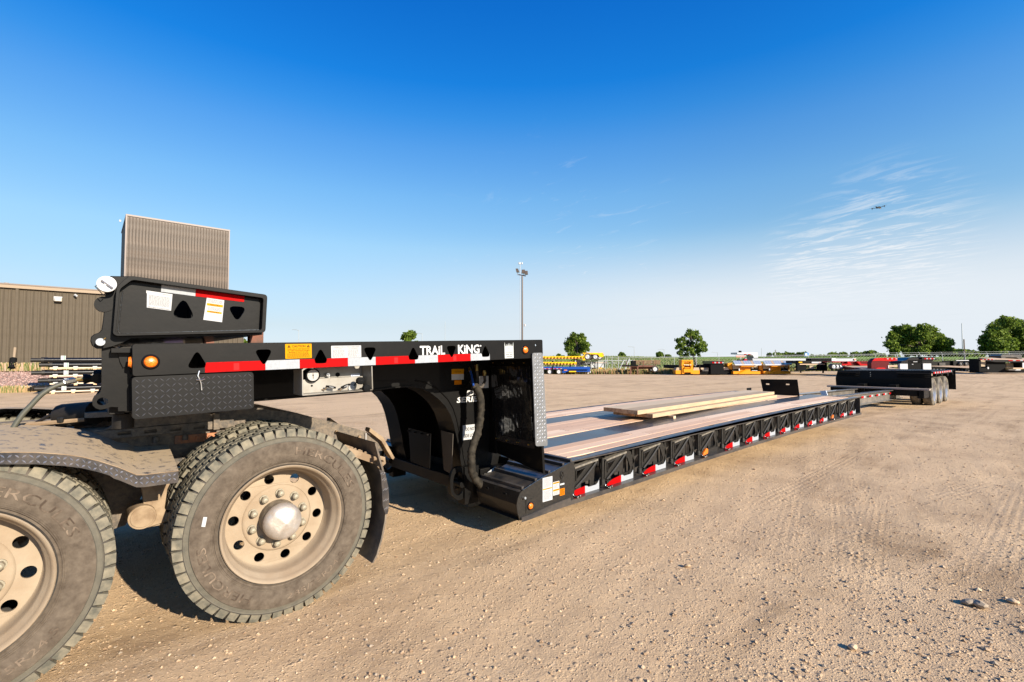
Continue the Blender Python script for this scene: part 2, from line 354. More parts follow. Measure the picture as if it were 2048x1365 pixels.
# ================================================================ ground
def ground_material():
    m = bpy.data.materials.new('sandy_gravel'); m.use_nodes = True; t = m.node_tree; nn = t.nodes; lk = t.links.new; b = nn['Principled BSDF']
    b.inputs['Roughness'].default_value = .95; b.inputs['Specular IOR Level'].default_value = .15
    tcn = nn.new('ShaderNodeTexCoord'); P = tcn.outputs['Object']
    def noise(sc_, d=6, r=.6, v=P, dist=0):
        n = nn.new('ShaderNodeTexNoise'); n.inputs['Scale'].default_value = sc_; n.inputs['Detail'].default_value = d; n.inputs['Roughness'].default_value = r; n.inputs['Distortion'].default_value = dist; lk(v, n.inputs['Vector']); return n.outputs[0]
    def mr(s_, a, c, lo=0, hi=1, sm=False):
        n = nn.new('ShaderNodeMapRange'); n.interpolation_type = 'SMOOTHSTEP' if sm else 'LINEAR'; lk(s_, n.inputs[0]); n.inputs[1].default_value = a; n.inputs[2].default_value = c; n.inputs[3].default_value = lo; n.inputs[4].default_value = hi; return n.outputs[0]
    def ma(op, a, c=None, cl=False):
        n = nn.new('ShaderNodeMath'); n.operation = op; n.use_clamp = cl
        for i, v_ in enumerate((a, c)):
            if v_ is None: continue
            if isinstance(v_, (int, float)): n.inputs[i].default_value = v_
            else: lk(v_, n.inputs[i])
        return n.outputs[0]
    def mix(f, a, c):
        n = nn.new('ShaderNodeMix'); n.data_type = 'RGBA'
        if isinstance(f, (int, float)): n.inputs[0].default_value = f
        else: lk(f, n.inputs[0])
        for k, v_ in ((6, a), (7, c)):
            if isinstance(v_, tuple): n.inputs[k].default_value = (*v_, 1)
            else: lk(v_, n.inputs[k])
        return n.outputs[2]
    big = noise(.16, 5, .6, dist=.6); med = noise(1.1, 8, .65); fine = noise(22, 8, .75); grit = noise(120, 4, .7)
    # streaks that follow the traffic, along the yard
    mp_ = nn.new('ShaderNodeMapping'); mp_.inputs['Rotation'].default_value = (0, 0, R(25)); mp_.inputs['Scale'].default_value = (.10, .9, 1); lk(P, mp_.inputs[0])
    streak = noise(1.0, 9, .7, mp_.outputs[0], 1.2)
    c = mix(mr(big, .38, .62, 0, 1, True), (.58, .405, .243), (.49, .337, .198))
    c = mix(mr(streak, .50, .64), c, (.27, .175, .095)); c = mix(ma('MULTIPLY', mr(noise(.45, 7, .7, dist=.9), .52, .66), .7), c, (.30, .195, .11)); 
    c2 = mix(mr(med, .35, .7), c, (.60, .422, .25))
    c3 = mix(mr(fine, .52, .78), c2, (.34, .245, .165)); c3 = mix(mr(fine, .42, .25), c3, (.64, .49, .34))
    c4 = mix(ma('MULTIPLY', mr(grit, .60, .72), .6), c3, (.24, .17, .115)); c4 = mix(ma('MULTIPLY', mr(grit, .40, .30), .5), c4, (.68, .54, .40))
    # worn tyre tracks
    sx = nn.new('ShaderNodeSeparateXYZ'); lk(P, sx.inputs[0])
    H = None; MASK = None
    for (pa, pb, wd, ribs) in (((1684, 1000), (1704, 1165), .26, 5), ((1752, 1005), (1722, 1190), .26, 5), ((2046, 985), (1985, 1160), .30, 5), ((1592, 975), (1556, 1110), .24, 4), ((1740, 895), (1480, 1030), .30, 5), ((1860, 1004), (1990, 962), .3, 5), ((1800, 860), (1560, 930), .28, 4), ((1480, 905), (1900, 835), .3, 4), ((1600, 925), (1830, 1010), .25, 4)):
        a = U(*pa, z=0); c_ = U(*pb, z=0); d = (c_-a); ln = d.length; an = math.atan2(d.y, d.x)
        mpn = nn.new('ShaderNodeMapping'); mpn.vector_type = 'TEXTURE'; mpn.inputs['Location'].default_value = (a.x, a.y, 0); mpn.inputs['Rotation'].default_value = (0, 0, an); lk(P, mpn.inputs[0])
        s2 = nn.new('ShaderNodeSeparateXYZ'); lk(mpn.outputs[0], s2.inputs[0]); x, y = s2.outputs[0], s2.outputs[1]
        win = ma('MULTIPLY', mr(ma('ABSOLUTE', y), wd/2, wd/2-.03), ma('MULTIPLY', mr(x, -.2, .5), mr(x, ln+.2, ln-.5)))
        win = ma('MULTIPLY', win, mr(noise(2.3, 4), .34, .52))
        y2 = ma('ADD', y, ma('MULTIPLY', ma('PINGPONG', x, .05), .5))
        rib = ma('SINE', ma('MULTIPLY', y2, 2*math.pi*ribs/wd)); cross = ma('SINE', ma('MULTIPLY', x, 2*math.pi/.055))
        h = ma('MULTIPLY', ma('ADD', ma('MULTIPLY', rib, .7), ma('MULTIPLY', cross, .2)), win)
        H = h if H is None else ma('ADD', H, h); MASK = win if MASK is None else ma('MAXIMUM', MASK, win)
    vo = nn.new('ShaderNodeTexVoronoi'); vo.inputs['Scale'].default_value = 62; lk(P, vo.inputs['Vector']); vs_ = nn.new('ShaderNodeSeparateColor'); lk(vo.outputs['Color'], vs_.inputs[0])
    vo2 = nn.new('ShaderNodeTexVoronoi'); vo2.inputs['Scale'].default_value = 21; lk(P, vo2.inputs['Vector']); vs2 = nn.new('ShaderNodeSeparateColor'); lk(vo2.outputs['Color'], vs2.inputs[0])
    dens = mr(noise(.7, 4), .35, .65, .82, .35)
    peb = ma('MULTIPLY', mr(vo.outputs['Distance'], .42, .12), ma('GREATER_THAN', vs_.outputs[0], dens)); peb2 = ma('MULTIPLY', mr(vo2.outputs['Distance'], .32, .12), ma('GREATER_THAN', vs2.outputs[0], ma('ADD', dens, .12)))
    PB = ma('ADD', ma('MULTIPLY', peb, .32), ma('MULTIPLY', peb2, .45))
    pcol = mix(vs_.outputs[1], (.30, .205, .13), (.62, .47, .31)); c4 = mix(ma('MULTIPLY', ma('MAXIMUM', peb, peb2), .55), c4, pcol)
    c5 = mix(ma('MULTIPLY', ma('MULTIPLY', MASK, mr(H, -.1, -.8)), .22), c4, (.22, .16, .11))
    lk(c5, b.inputs['Base Color'])
    hh = ma('ADD', ma('MULTIPLY', fine, .5), ma('ADD', ma('MULTIPLY', grit, .4), ma('MULTIPLY', H, .10)))
    hh = ma('ADD', hh, ma('MULTIPLY', med, .5)); hh = ma('ADD', hh, PB)
    bn = nn.new('ShaderNodeBump'); bn.inputs['Distance'].default_value = .022; bn.inputs['Strength'].default_value = .9; lk(hh, bn.inputs['Height']); lk(bn.outputs[0], b.inputs['Normal'])
    return m
GM = ground_material()
def polar_sheet(name, rr, fov, back, hfun, m_, **k):
    angs = np.concatenate([np.linspace(-fov, fov, 460), np.linspace(fov, 2*math.pi-fov, back)[1:-1]])+YAW
    rr = np.array(rr); A, RR = np.meshgrid(angs, rr, indexing='ij')
    X = CAM.x+RR*np.cos(A); Y_ = CAM.y+RR*np.sin(A); Z = hfun(X, Y_)
    na, nr = len(angs), len(rr); V = np.stack([X, Y_, Z], -1).reshape(-1, 3)
    V = np.vstack([V, [[CAM.x, CAM.y, 0]]]); c = len(V)-1
    i, j = np.meshgrid(np.arange(na), np.arange(nr-1), indexing='ij'); i2 = (i+1) % na
    Fq = np.stack([i*nr+j, i*nr+j+1, i2*nr+j+1, i2*nr+j], -1).reshape(-1, 4)
    me = bpy.data.meshes.new(name); me.vertices.add(len(V)); me.vertices.foreach_set('co', V.ravel())
    tri_ = np.array([[c, i*nr, ((i+1) % na)*nr] for i in range(na)])
    nl = Fq.size+tri_.size; me.loops.add(nl); me.loops.foreach_set('vertex_index', np.concatenate([Fq.ravel(), tri_.ravel()]))
    npoly = len(Fq)+len(tri_); me.polygons.add(npoly)
    me.polygons.foreach_set('loop_start', np.concatenate([np.arange(len(Fq))*4, Fq.size+np.arange(len(tri_))*3]))
    me.polygons.foreach_set('loop_total', np.concatenate([np.full(len(Fq), 4), np.full(len(tri_), 3)]))
    me.polygons.foreach_set('use_smooth', np.ones(npoly, bool)); me.update(calc_edges=True); me.validate()
    me.materials.append(m_); o = bpy.data.objects.new(name, me); col.objects.link(o); return tag(o, **k)
WV = [(rng.uniform(0, 2*math.pi), lam, rng.uniform(0, 6.28)) for lam in (.13, .17, .22, .27, .35, .4, .5, .6, .75, .9, 1.2, 1.6, 2.1, 2.7, 3.5, 5)]
def relief(X, Y_):
    z = np.zeros_like(X)
    for a, lam, ph in WV:
        k = 2*math.pi/lam; z += .0016*lam**.75*np.sin(k*(X*np.cos(a)+Y_*np.sin(a))+ph+1.3*np.sin((X*.7-Y_*.5)/lam**.5+ph))
    return z
def hground(X, Y_):
    r_ = np.hypot(X-CAM.x, Y_-CAM.y); fade = 1-S(r_, 25, 60)
    return gz(X, Y_)+relief(X, Y_)*fade-.004
rr = list(np.geomspace(.8, 14, 250))+list(np.geomspace(14, 3500, 90))[1:]
polar_sheet('ground', rr, R(58), 70, hground, GM, kind='structure', label='pale sandy gravel yard with tyre tracks')

# pebbles on the yard
def pebbles(name, n, dmin, dmax, smin, smax, m_, dens, lab):
    D = np.exp(rng.uniform(math.log(dmin), math.log(dmax), n)); Q = rng.uniform(-1.05, 1.1, n)*D
    keep = rng.uniform(0, 1, n) < dens(D, Q); D, Q = D[keep], Q[keep]; n = len(D)
    X = CAM.x+FH.x*D+RT.x*Q; Y_ = CAM.y+FH.y*D+RT.y*Q; Z = hground(X, Y_)
    sz = smin*(smax/smin)**(rng.uniform(0, 1, n)**3.0)
    base = np.array([(1, 0, 0), (-1, 0, 0), (0, 1, 0), (0, -1, 0), (0, 0, .8), (0, 0, -.5), (.6, .6, .35), (-.6, .6, .3), (-.6, -.6, .35), (.6, -.6, .3)])
    fa = np.array([(0, 6, 4), (6, 2, 4), (2, 7, 4), (7, 1, 4), (1, 8, 4), (8, 3, 4), (3, 9, 4), (9, 0, 4), (0, 5, 6), (6, 5, 2), (2, 5, 7), (7, 5, 1), (1, 5, 8), (8, 5, 3), (3, 5, 9), (9, 5, 0)])
    k = len(base); J = rng.uniform(.72, 1.25, (n, k, 3)); V = base[None]*J*sz[:, None, None]; V[:, :, 0] *= rng.uniform(.7, 1.4, n)[:, None]
    an = rng.uniform(0, 6.28, n); ca, sa = np.cos(an)[:, None], np.sin(an)[:, None]
    Vx = V[:, :, 0]*ca-V[:, :, 1]*sa+X[:, None]; Vy = V[:, :, 0]*sa+V[:, :, 1]*ca+Y_[:, None]; Vz = V[:, :, 2]+Z[:, None]+sz[:, None]*.12
    VV = np.stack([Vx, Vy, Vz], -1).reshape(-1, 3); FF = (fa[None]+(np.arange(n)*k)[:, None, None]).reshape(-1, 3)
    me = bpy.data.meshes.new(name); me.from_pydata(VV.tolist(), [], FF.tolist())
    ms = m_ if isinstance(m_, (list, tuple)) else [m_]
    for q in ms: me.materials.append(q)
    me.polygons.foreach_set('material_index', np.repeat(rng.integers(0, len(ms), n), len(fa)))
    o = bpy.data.objects.new(name, me); col.objects.link(o); tag(o, lab, 'pebbles', kind='stuff'); return o
STN = [mat('stone_tan', (.42, .295, .18), .95, spec=.1), mat('stone_pale', (.50, .375, .245), .95, spec=.1), mat('stone_brown', (.30, .20, .12), .95, spec=.1), mat('stone_grey', (.32, .255, .185), .95, spec=.1), mat('stone_tan_light', (.46, .325, .2), .95, spec=.1)]
pebbles('pebbles', 52000, 1.3, 16, .0022, .012, STN, lambda D, Q: np.clip(.45+.5*S(Q/D, -.1, .9), 0, 1), 'small pebbles scattered over the gravel yard')
pebbles('small_stones', 900, 1.4, 22, .009, .020, STN, lambda D, Q: np.clip(.15+.85*S(Q/D, .1, .9), 0, 1), 'loose small stones scattered over the gravel yard')
for (px, py, sz, lab) in ((1938, 1207, .030, 'flat tan stone lying left of the grey stone on the gravel'), (1958, 1211, .036, 'grey angular stone on the gravel at the right'), (2026, 1205, .024, 'pale stone at the right edge of the gravel'), (1706, 1296, .020, 'small white stone on the gravel near the bottom'), (1375, 1133, .018, 'dark lump on the bare gravel beside the deck')):
    bm = bmesh.new(); bmesh.ops.create_icosphere(bm, subdivisions=2, radius=sz)
    for v_ in bm.verts: v_.co = Vector((v_.co.x*1.3, v_.co.y, v_.co.z*.62))*(1+random.uniform(-.14, .14))
    me = bpy.data.meshes.new('stone'); bm.to_mesh(me); bm.free(); me.materials.append(STN[3] if 'grey' in lab else STN[1] if 'white' in lab or 'pale' in lab else STN[0]); o = bpy.data.objects.new('stone', me); col.objects.link(o)
    q = U(px, py, z=0); o.location = (q.x, q.y, sz*.25); o.rotation_euler = (.2, .1, random.random()*3); tag(o, lab, 'stone')

# ---------------------------------------------------------------- field beyond the fence
GR = mat('field_grass', (.12, .20, .03), .9, spec=.1, c2=(.18, .24, .05), ns=.05, lo=.35, hi=.65, det=10); 
def fieldz(D, Q):
    g0 = -.25+.35*S(Q, 15, 45)
    left = S(D, 66, 150)*(2.15)*(1-S(Q, 25, 60)) + S(D, 70, 260)*2.4*S(Q, 25, 60)
    return g0+.02+left
Ds = np.geomspace(63.5, 3000, 60); Qs = np.linspace(-1.15, 1.35, 90)
vs = []; fs = []
for D in Ds:
    for q in Qs:
        Q = q*D; p = CAM+FH*float(D)+RT*float(Q)
        zz = float(fieldz(D, Q)); 
        if D > 400: zz = zz+(1.7-zz)*float(S(D, 400, 900))
        vs.append((p.x, p.y, zz+random.uniform(-.03, .03)))
nq = len(Qs)
# only right of the building line
fs = [(i*nq+j, i*nq+j+1, (i+1)*nq+j+1, (i+1)*nq+j) for i in range(len(Ds)-1) for j in range(nq-1) if Qs[j] > -.62]
b = MB(); b.add(vs, fs); b.build('grass_field', GR, kind='structure', label='green grass field rising beyond the fence', merge=False, smooth=60)
# tufts and weeds along the fence line
def tufts(name, n, place, h0, h1, mats_, lab, cat='weeds', w_=.03):
    vs = []; fs = []; mi = []
    for i in range(n):
        p = place(); h = random.uniform(h0, h1); a = random.uniform(0, 6.28)
        for k in range(3):
            a += 2.1; dx, dy = math.cos(a)*w_, math.sin(a)*w_; lx, ly = random.uniform(-.25, .25)*h, random.uniform(-.25, .25)*h; o = len(vs)
            vs += [(p.x-dx, p.y-dy, p.z-.02), (p.x+dx, p.y+dy, p.z-.02), (p.x+lx+dx*.3, p.y+ly, p.z+h), (p.x+lx-dx*.3, p.y+ly, p.z+h)]; fs.append((o, o+1, o+2, o+3)); mi.append(random.randrange(len(mats_)))
    b = MB(); b.v = vs; b.f = fs; b.m = mi
    return b.build(name, mats_, label=lab, cat=cat, kind='stuff', merge=False, recalc=False, smooth=0)
WG = mat('weed_green', (.13, .17, .04), .9, trans=.3); WD = mat('weed_dry', (.38, .26, .13), .9, trans=.2); WO = mat('weed_rusty', (.35, .18, .08), .9, trans=.2)
def strip(px0, px1, D0, D1):
    def f():
        px = random.uniform(px0, px1); return at(px, random.uniform(D0, D1))
    return f
tufts('fence_weeds', 5200, strip(1085, 1420, 52.5, 64), .15, .55, [WG, WD, WD, WO, WG], 'dry brown and green weeds along the fence at the left of the yard edge', w_=.06)
tufts('yard_edge_weeds', 3000, strip(1400, 2080, 58, 64), .15, .5, [WG, WD, WG], 'green and brown weeds behind the row of parked trailers', w_=.06)
tufts('field_grass_blades', 16000, lambda: (lambda D, q: (lambda p: Vector((p.x, p.y, float(fieldz(D, q*D)))))(CAM+FH*D+RT*(q*D)))(63.8+96*random.random()**1.6, random.uniform(.02, 1.12)), .2, .5, [WG, WG, mat('grass_light', (.22, .25, .09), .9, trans=.3), mat('grass_pale', (.3, .3, .14), .9, trans=.3)], 'tall grass of the field beyond the fence', cat='grass', w_=.10)
# far road bank / horizon tree lines
LEAF = [mat('leaf_dark', (.06, .095, .012), .7, spec=.2, trans=.35), mat('leaf_mid', (.13, .19, .024), .7, spec=.2, trans=.4), mat('leaf_light', (.23, .30, .045), .65, spec=.2, trans=.45)]
BARK = mat('bark', (.11, .08, .06), .9, c2=(.07, .05, .04), ns=8, bump=.02, bs=12)
def foliage(b, blobs, n, s0, s1, squash=.8):
    tot = sum(r**2 for *_, r in blobs)
    for (cx, cy, cz, r) in blobs:
        k = int(n*r*r/tot)
        for i in range(k):
            a = random.uniform(0, 6.28); zz = random.uniform(-1, 1); q = math.sqrt(1-zz*zz); rr_ = r*(random.uniform(.1, 1.0)**.45)*random.uniform(.75, 1.25)*(1.3 if random.random() < .07 else 1)
            p = Vector((cx+rr_*q*math.cos(a), cy+rr_*q*math.sin(a), cz+rr_*zz*squash)); s_ = random.uniform(s0, s1)
            nrm = Vector((random.uniform(-1, 1), random.uniform(-1, 1), random.uniform(-.3, 1))).normalized(); e1 = nrm.orthogonal().normalized(); e2 = nrm.cross(e1)
            o = len(b.v); b.v += [tuple(p+e1*s_), tuple(p+e2*s_*.6), tuple(p-e1*s_), tuple(p-e2*s_*.6)]; b.f.append((o, o+1, o+2, o+3)); b.m.append(random.choice((0, 0, 1, 1, 1, 2)))
def tree(px, D, top, bot, left, right, lab, n=5200, trunkpx=None, seed=0, base=None, blobs=None, cat='tree', ls=.22):
    random.seed(seed); sc_ = D/F
    t = at(trunkpx or px, D)
    if base is not None: t.z = base
    cz0 = 1.44+(HZ-bot)*sc_; cz1 = 1.44+(HZ-top)*sc_; W = (right-left)*sc_/2; H = (cz1-cz0)/2; cen = CAM+FH*D+RT*(((left+right)/2-CX)*sc_)
    T_ = thing('tree', lab, cat, tuple(t))
    b = MB(); cpt = Vector((cen.x, cen.y, cz0+H))
    r0 = max(.06, .035*H*2)
    b.tube([t, t.lerp(Vector((cpt.x, cpt.y, cz0+H*.4)), .5)+Vector((.1, 0, 0)), Vector((cpt.x, cpt.y, cz0+H*.5)), cpt+Vector((0, 0, H*.5))], r0, 8, rs=[r0*1.3, r0, r0*.8, r0*.25])
    bl = []
    if blobs is None:
        nb = 26
        for i in range(nb):
            a = random.uniform(0, 6.28); zz = random.uniform(-.9, .95); q = math.sqrt(max(0, 1-zz*zz))*random.uniform(.35, .82); prof_ = (1-.35*max(0, zz))
            bl.append((cpt.x+W*q*prof_*math.cos(a), cpt.y+W*q*prof_*math.sin(a), cpt.z+H*zz*.78, min(W, H)*random.uniform(.22, .36)))
    else:
        for (fx, fz, fr) in blobs:
            DD = D+random.uniform(-.5, .5)*W; p = CAM+FH*DD+RT*((fx-CX)*DD/F); bl.append((p.x, p.y, 1.44+(HZ-fz)*DD/F, fr*sc_*(1.12 if n > 8000 else .96)))
        for (x, y, z, r) in list(bl):
            for k in range(3):
                a = random.uniform(0, 6.28); bl.append((x+r*.85*math.cos(a), y+r*.6*math.sin(a), z+r*random.uniform(-.7, .8), r*random.uniform(.3, .55)))
    for (x, y, z, r) in bl[:14]:
        s_ = Vector((cpt.x, cpt.y, cz0+H*random.uniform(.2, .8))); e = Vector((x, y, z)); b.tube([s_, s_.lerp(e, .5)+Vector((0, 0, .1*H)), e], .1, 5, rs=[r0*.4, r0*.25, r0*.08])
    b.build('trunk', BARK, T_)
    b = MB(); foliage(b, bl, n, ls*.7, ls*1.25); b.build('crown', LEAF, T_, merge=False, recalc=False, smooth=0)
    return T_
tree(817, 90, 661, 712, 795, 842, 'green tree crown showing just above the black gooseneck', seed=3, n=5000, base=0)
tree(1153, 82, 664, 714, 1128, 1181, 'leafy green tree behind the stacked yellow and blue trailers', seed=5, base=1.0, blobs=[(1150, 676, 11), (1140, 682, 10), (1161, 681, 11), (1136, 690, 9), (1147, 690, 11), (1160, 692, 11), (1171, 690, 9), (1140, 700, 9), (1152, 702, 11), (1165, 702, 9), (1173, 698, 6), (1142, 710, 8), (1154, 713, 8), (1147, 669, 6), (1163, 672, 6), (1150, 722, 6)], n=5600, ls=.18)
tree(1384, 74, 657, 714, 1349, 1416, 'airy leaning tree behind the small orange trailer', seed=8, trunkpx=1393, base=.2, blobs=[(1382, 665, 8), (1392, 668, 8), (1376, 671, 6), (1385, 676, 9), (1398, 678, 8), (1367, 678, 7), (1357, 682, 7), (1363, 690, 8), (1374, 688, 8), (1388, 690, 9), (1402, 690, 9), (1411, 692, 5), (1356, 694, 6), (1367, 700, 8), (1380, 701, 8), (1396, 702, 7), (1408, 700, 6), (1360, 707, 6), (1372, 711, 7), (1386, 709, 6), (1398, 711, 4), (1362, 716, 5)], n=3600, ls=.17)
tree(1838, 105, 648, 712, 1775, 1906, 'broad double-crowned green tree behind the fence at the right', seed=11, base=1.8, blobs=[(1810, 660, 11), (1798, 664, 9), (1823, 661, 10), (1788, 676, 11), (1803, 677, 13), (1820, 676, 14), (1783, 690, 10), (1797, 692, 12), (1812, 694, 13), (1828, 692, 13), (1850, 658, 11), (1862, 662, 11), (1845, 670, 12), (1860, 675, 13), (1875, 676, 11), (1886, 684, 11), (1897, 688, 8), (1845, 686, 13), (1862, 690, 14), (1878, 696, 12), (1893, 699, 9), (1845, 702, 10), (1865, 705, 9), (1790, 702, 8), (1815, 706, 8), (1832, 706, 7)], n=21000, ls=.25)
tree(2012, 98, 634, 712, 1955, 2080, 'large round green tree at the right edge behind the black trailer', seed=14, base=1.6, blobs=[(2020, 645, 12), (2006, 650, 12), (1992, 655, 11), (2034, 648, 12), (1985, 668, 12), (2000, 668, 14), (2018, 666, 15), (2036, 668, 14), (2052, 660, 14), (1970, 676, 7), (1967, 686, 7), (1980, 686, 12), (1996, 688, 14), (2014, 688, 15), (2032, 690, 14), (2050, 686, 15), (2068, 690, 15), (1966, 698, 6), (1980, 702, 10), (1996, 704, 10), (2014, 704, 10), (2034, 706, 10), (2055, 706, 12), (2070, 670, 14)], n=21000, ls=.25)
for (px, D, t_, bt, l, r_, lab, sd) in ((1243, 190, 705, 716, 1235, 1252, 'small round dark tree on the horizon left of the rusty trailer', 21), (1319, 200, 704, 716, 1311, 1328, 'small bushy tree on the horizon between the rusty and orange trailers', 22), (1335, 200, 710, 716, 1326, 1344, 'low bush on the horizon right of the small bushy tree', 23), (1117, 190, 709, 716, 1111, 1125, 'small bush on the horizon above the yellow beams', 24), (485, 110, 676, 700, 474, 498, 'green tree glimpsed between flip box and gooseneck', 25)):
    tree(px, D, t_, bt, l, r_, lab, seed=sd, n=900, base=1.9 if D > 150 else 0, cat='tree', ls=.5 if D > 150 else .25)
random.seed(77)
def treeline(px0, px1, D, topf, lab):
    b = MB(); bl = []
    px = px0
    while px < px1:
        sc_ = D/F; tp = topf(px)+random.uniform(-1, 1); p = CAM+FH*(D+random.uniform(-8, 8))+RT*((px-CX)*sc_); r = (HZ-4-tp)*sc_*.62
        if r > .3: bl.append((p.x, p.y, 1.44+(HZ-tp)*sc_-r*.9, r)); 
        px += max(2.0, r/sc_*.8)
    foliage(b, bl, 5200, .5, 1.0); b.build('distant_treeline', LEAF, label=lab, cat='trees', kind='stuff', merge=False, recalc=False, smooth=0)
treeline(1545, 1790, 270, lambda x: 708.5-3.0*math.sin((x-1540)/23)-1.5*math.sin(x/7)-(2 if x > 1660 else 0), 'distant dark green line of trees on the horizon behind the silver trailer')
treeline(1890, 1965, 230, lambda x: 704-6*math.exp(-((x-1925)/22)**2), 'distant clump of trees between the two large trees at the right')
treeline(700, 1130, 400, lambda x: 713.5+.8*math.sin(x/9), 'very low distant trees on the horizon')
# ================================================================ the lowboy trailer
TR = thing('lowboy_trailer', 'long black lowboy trailer with wooden deck, raised gooseneck and triple rear axle, filling the foreground', 'trailer', (5, 0, 0))
GA = R(1.93); gc, gs = math.cos(GA), math.sin(GA)
def Tg(u, y, w_): return (-.284+u*gc-w_*gs, y, 1.359+u*gs+w_*gc)
def tri(c, up, h=.080, hw=.046, wl=.026):
    return rpoly([(c-hw, wl), (c+hw, wl), (c, wl+h+.012)] if up else [(c-hw, wl+h+.006), (c, wl-.006), (c+hw, wl+h+.006)], .030, 5)
TRI = [(.254+.3035*k, k % 2 == 0) for k in range(7)]
BL = 2.677
def goose_beam(y0, sgn):
    b = MB(Tg)
    outer = rpoly([(0.0, 0), (BL, 0), (BL, .149), (0, .149)], .012, 3)
    b.plate(outer, [tri(*t) for t in TRI]+[circ(2.60, .105, .010, 10)], 'y', y0, y0+sgn*.010)
    b.box(.01, BL-.004, y0+sgn*.010, y0+sgn*.085, .141, .149); b.box(.01, BL-.004, y0+sgn*.010, y0+sgn*.085, 0, .009)
    b.box(0, .01, y0+sgn*.010, y0+sgn*.09, .004, .145)
    b.box(.07, .20, y0+sgn*.005, y0+sgn*.05, .149, .153)
    return b.build('gooseneck_beam', BK, TR, bevel=.0025)
GB = goose_beam(-1.295, 1); goose_beam(1.295, -1)
g = MB(Tg)
g.box(.02, BL-.01, -1.19, 1.19, .118, .135)
for k in range(9): g.box(.05+k*.32, .08+k*.32, -1.19, 1.19, .02, .118)
g.box(.02, .035, -1.19, 1.19, -.02, .13)
g.build('gooseneck_deck', BK, TR)
g = MB(Tg)
g.box(.30, 1.62, -.50, -.46, -.222, .115); g.box(.30, 1.62, .46, .50, -.222, .115)
g.box(.30, 1.62, -.52, .52, -.232, -.218); g.box(.06, .34, -.45, .45, -.20, .1)
g.build('gooseneck_frame', BK, TR, bevel=.003)
g = MB(Tg); g.box(-.02, .34, -.35, .35, -.24, -.20); g.cyl((.12, 0, -.24), (.12, 0, -.36), .045, n=16); g.build('kingpin_plate', DARK, TR)

# --- reflective tape on the gooseneck (red 11 in, white 7 in), notched by the triangular openings
def lo_notch(u_):
    best = .0525
    for c, up in TRI:
        P = tri(c, up); ys = []
        for i in range(len(P)):
            a, b_ = P[i], P[(i+1) % len(P)]
            if (a[0]-u_)*(b_[0]-u_) <= 0 and abs(a[0]-b_[0]) > 1e-9: ys.append(a[1]+(b_[1]-a[1])*(u_-a[0])/(b_[0]-a[0]))
        if len(ys) >= 2 and min(ys) < best: best = min(ys)-.001
    return best
u = .286
for i in range(8):
    red = i % 2 == 0; ln = .279 if red else .178
    us = np.linspace(u+.0004, u+ln-.0004, 46)
    t = MB(Tg); t.sheet([(q, lo_notch(q)) for q in us], [(q, .0018) for q in us], 'y', -1.2962, 0)
    c = u+ln*.5
    if lo_notch(c) > .05 and lo_notch(c+.013) > .05: t.box(c-.012, c+.014, -1.2966, -1.2963, .008, .044, 1)
    t.build('reflective_tape', [RRED if red else RWHITE, PATCHR if red else PATCH], GB, label='red reflective tape strip' if red else 'white reflective tape strip', recalc=False)
    u += ln
# --- marker lights
def marker(T, x, y, z, r, parent, sgn=1, mt=AMBER, lab='round amber marker light'):
    b = MB(T); b.lathe([(.002, r*1.42), (-.004, r*1.4), (-.010, r*1.15), (-.004, r*1.02), (0, r)], (x, y, z), 28, 0, sgn)
    b.lathe([(-.003, r*1.05), (-.012, r*.92), (-.016, r*.6), (-.018, 0.001)], (x, y, z), 28, 1, sgn)
    return b.build('marker_light', [BKG, mt], parent, label=lab, smooth=50)
marker(Tg, .068, -1.295, .064, .0255, GB); marker(Tg, 2.477, -1.295, .069, .0255, GB)
b = MB(); b.cyl((-.286, -1.25, 1.425), (-.300, -1.25, 1.4255), .028, .022, n=20); b.build('marker_light', AMBER, GB, label='amber marker light on the front face of the beam')
# --- labels
def label(name, T, parent, x0, x1, z0, z1, y, base, items, mats, lab=None, r=.003):
    b = MB(T); b.prism(rpoly([(x0, z0), (x1, z0), (x1, z1), (x0, z1)], r, 2), 'y', y-.0006, y+.0006, 0)
    for it in items:
        k = it[0]
        if k == 'r': _, a0, a1, c0, c1, mi = it; b.box(x0+a0*(x1-x0), x0+a1*(x1-x0), y-.0010, y-.0007, z0+c0*(z1-z0), z0+c1*(z1-z0), mi)
        elif k == 't': _, s_, a0, a1, c0, c1, mi, fl = it; b.text(s_, x0+a0*(x1-x0), x0+a1*(x1-x0), z0+c0*(z1-z0), z0+c1*(z1-z0), y-.0013, mi, off=.012, flip=fl)
        elif k == 'l':       # fine print lines
            _, a0, a1, c0, c1, n, mi = it
            for i in range(n):
                zz = c0+(c1-c0)*(i+.5)/n; e = a1-(a1-a0)*.35*random.random()**3; p = a0
                while p < e:
                    q = min(p+(.02+.06*random.random()), e); b.box(x0+p*(x1-x0), x0+q*(x1-x0), y-.0009, y-.0007, z0+(zz-.25*(c1-c0)/n)*(z1-z0), z0+(zz+.18*(c1-c0)/n)*(z1-z0), mi); p = q+.018
        elif k == 'w':       # warning triangle
            _, a, c, sz, mi = it; cx = x0+a*(x1-x0); cz = z0+c*(z1-z0)
            b.prism([(cx-sz, cz-sz*.8), (cx+sz, cz-sz*.8), (cx, cz+sz)], 'y', y-.0011, y-.0007, mi)
            b.box(cx-sz*.12, cx+sz*.12, y-.0014, y-.0012, cz-sz*.55, cz+sz*.35, 0)
    return b.build(name, [base]+mats, parent, label=lab, smooth=0, merge=False, recalc=False)
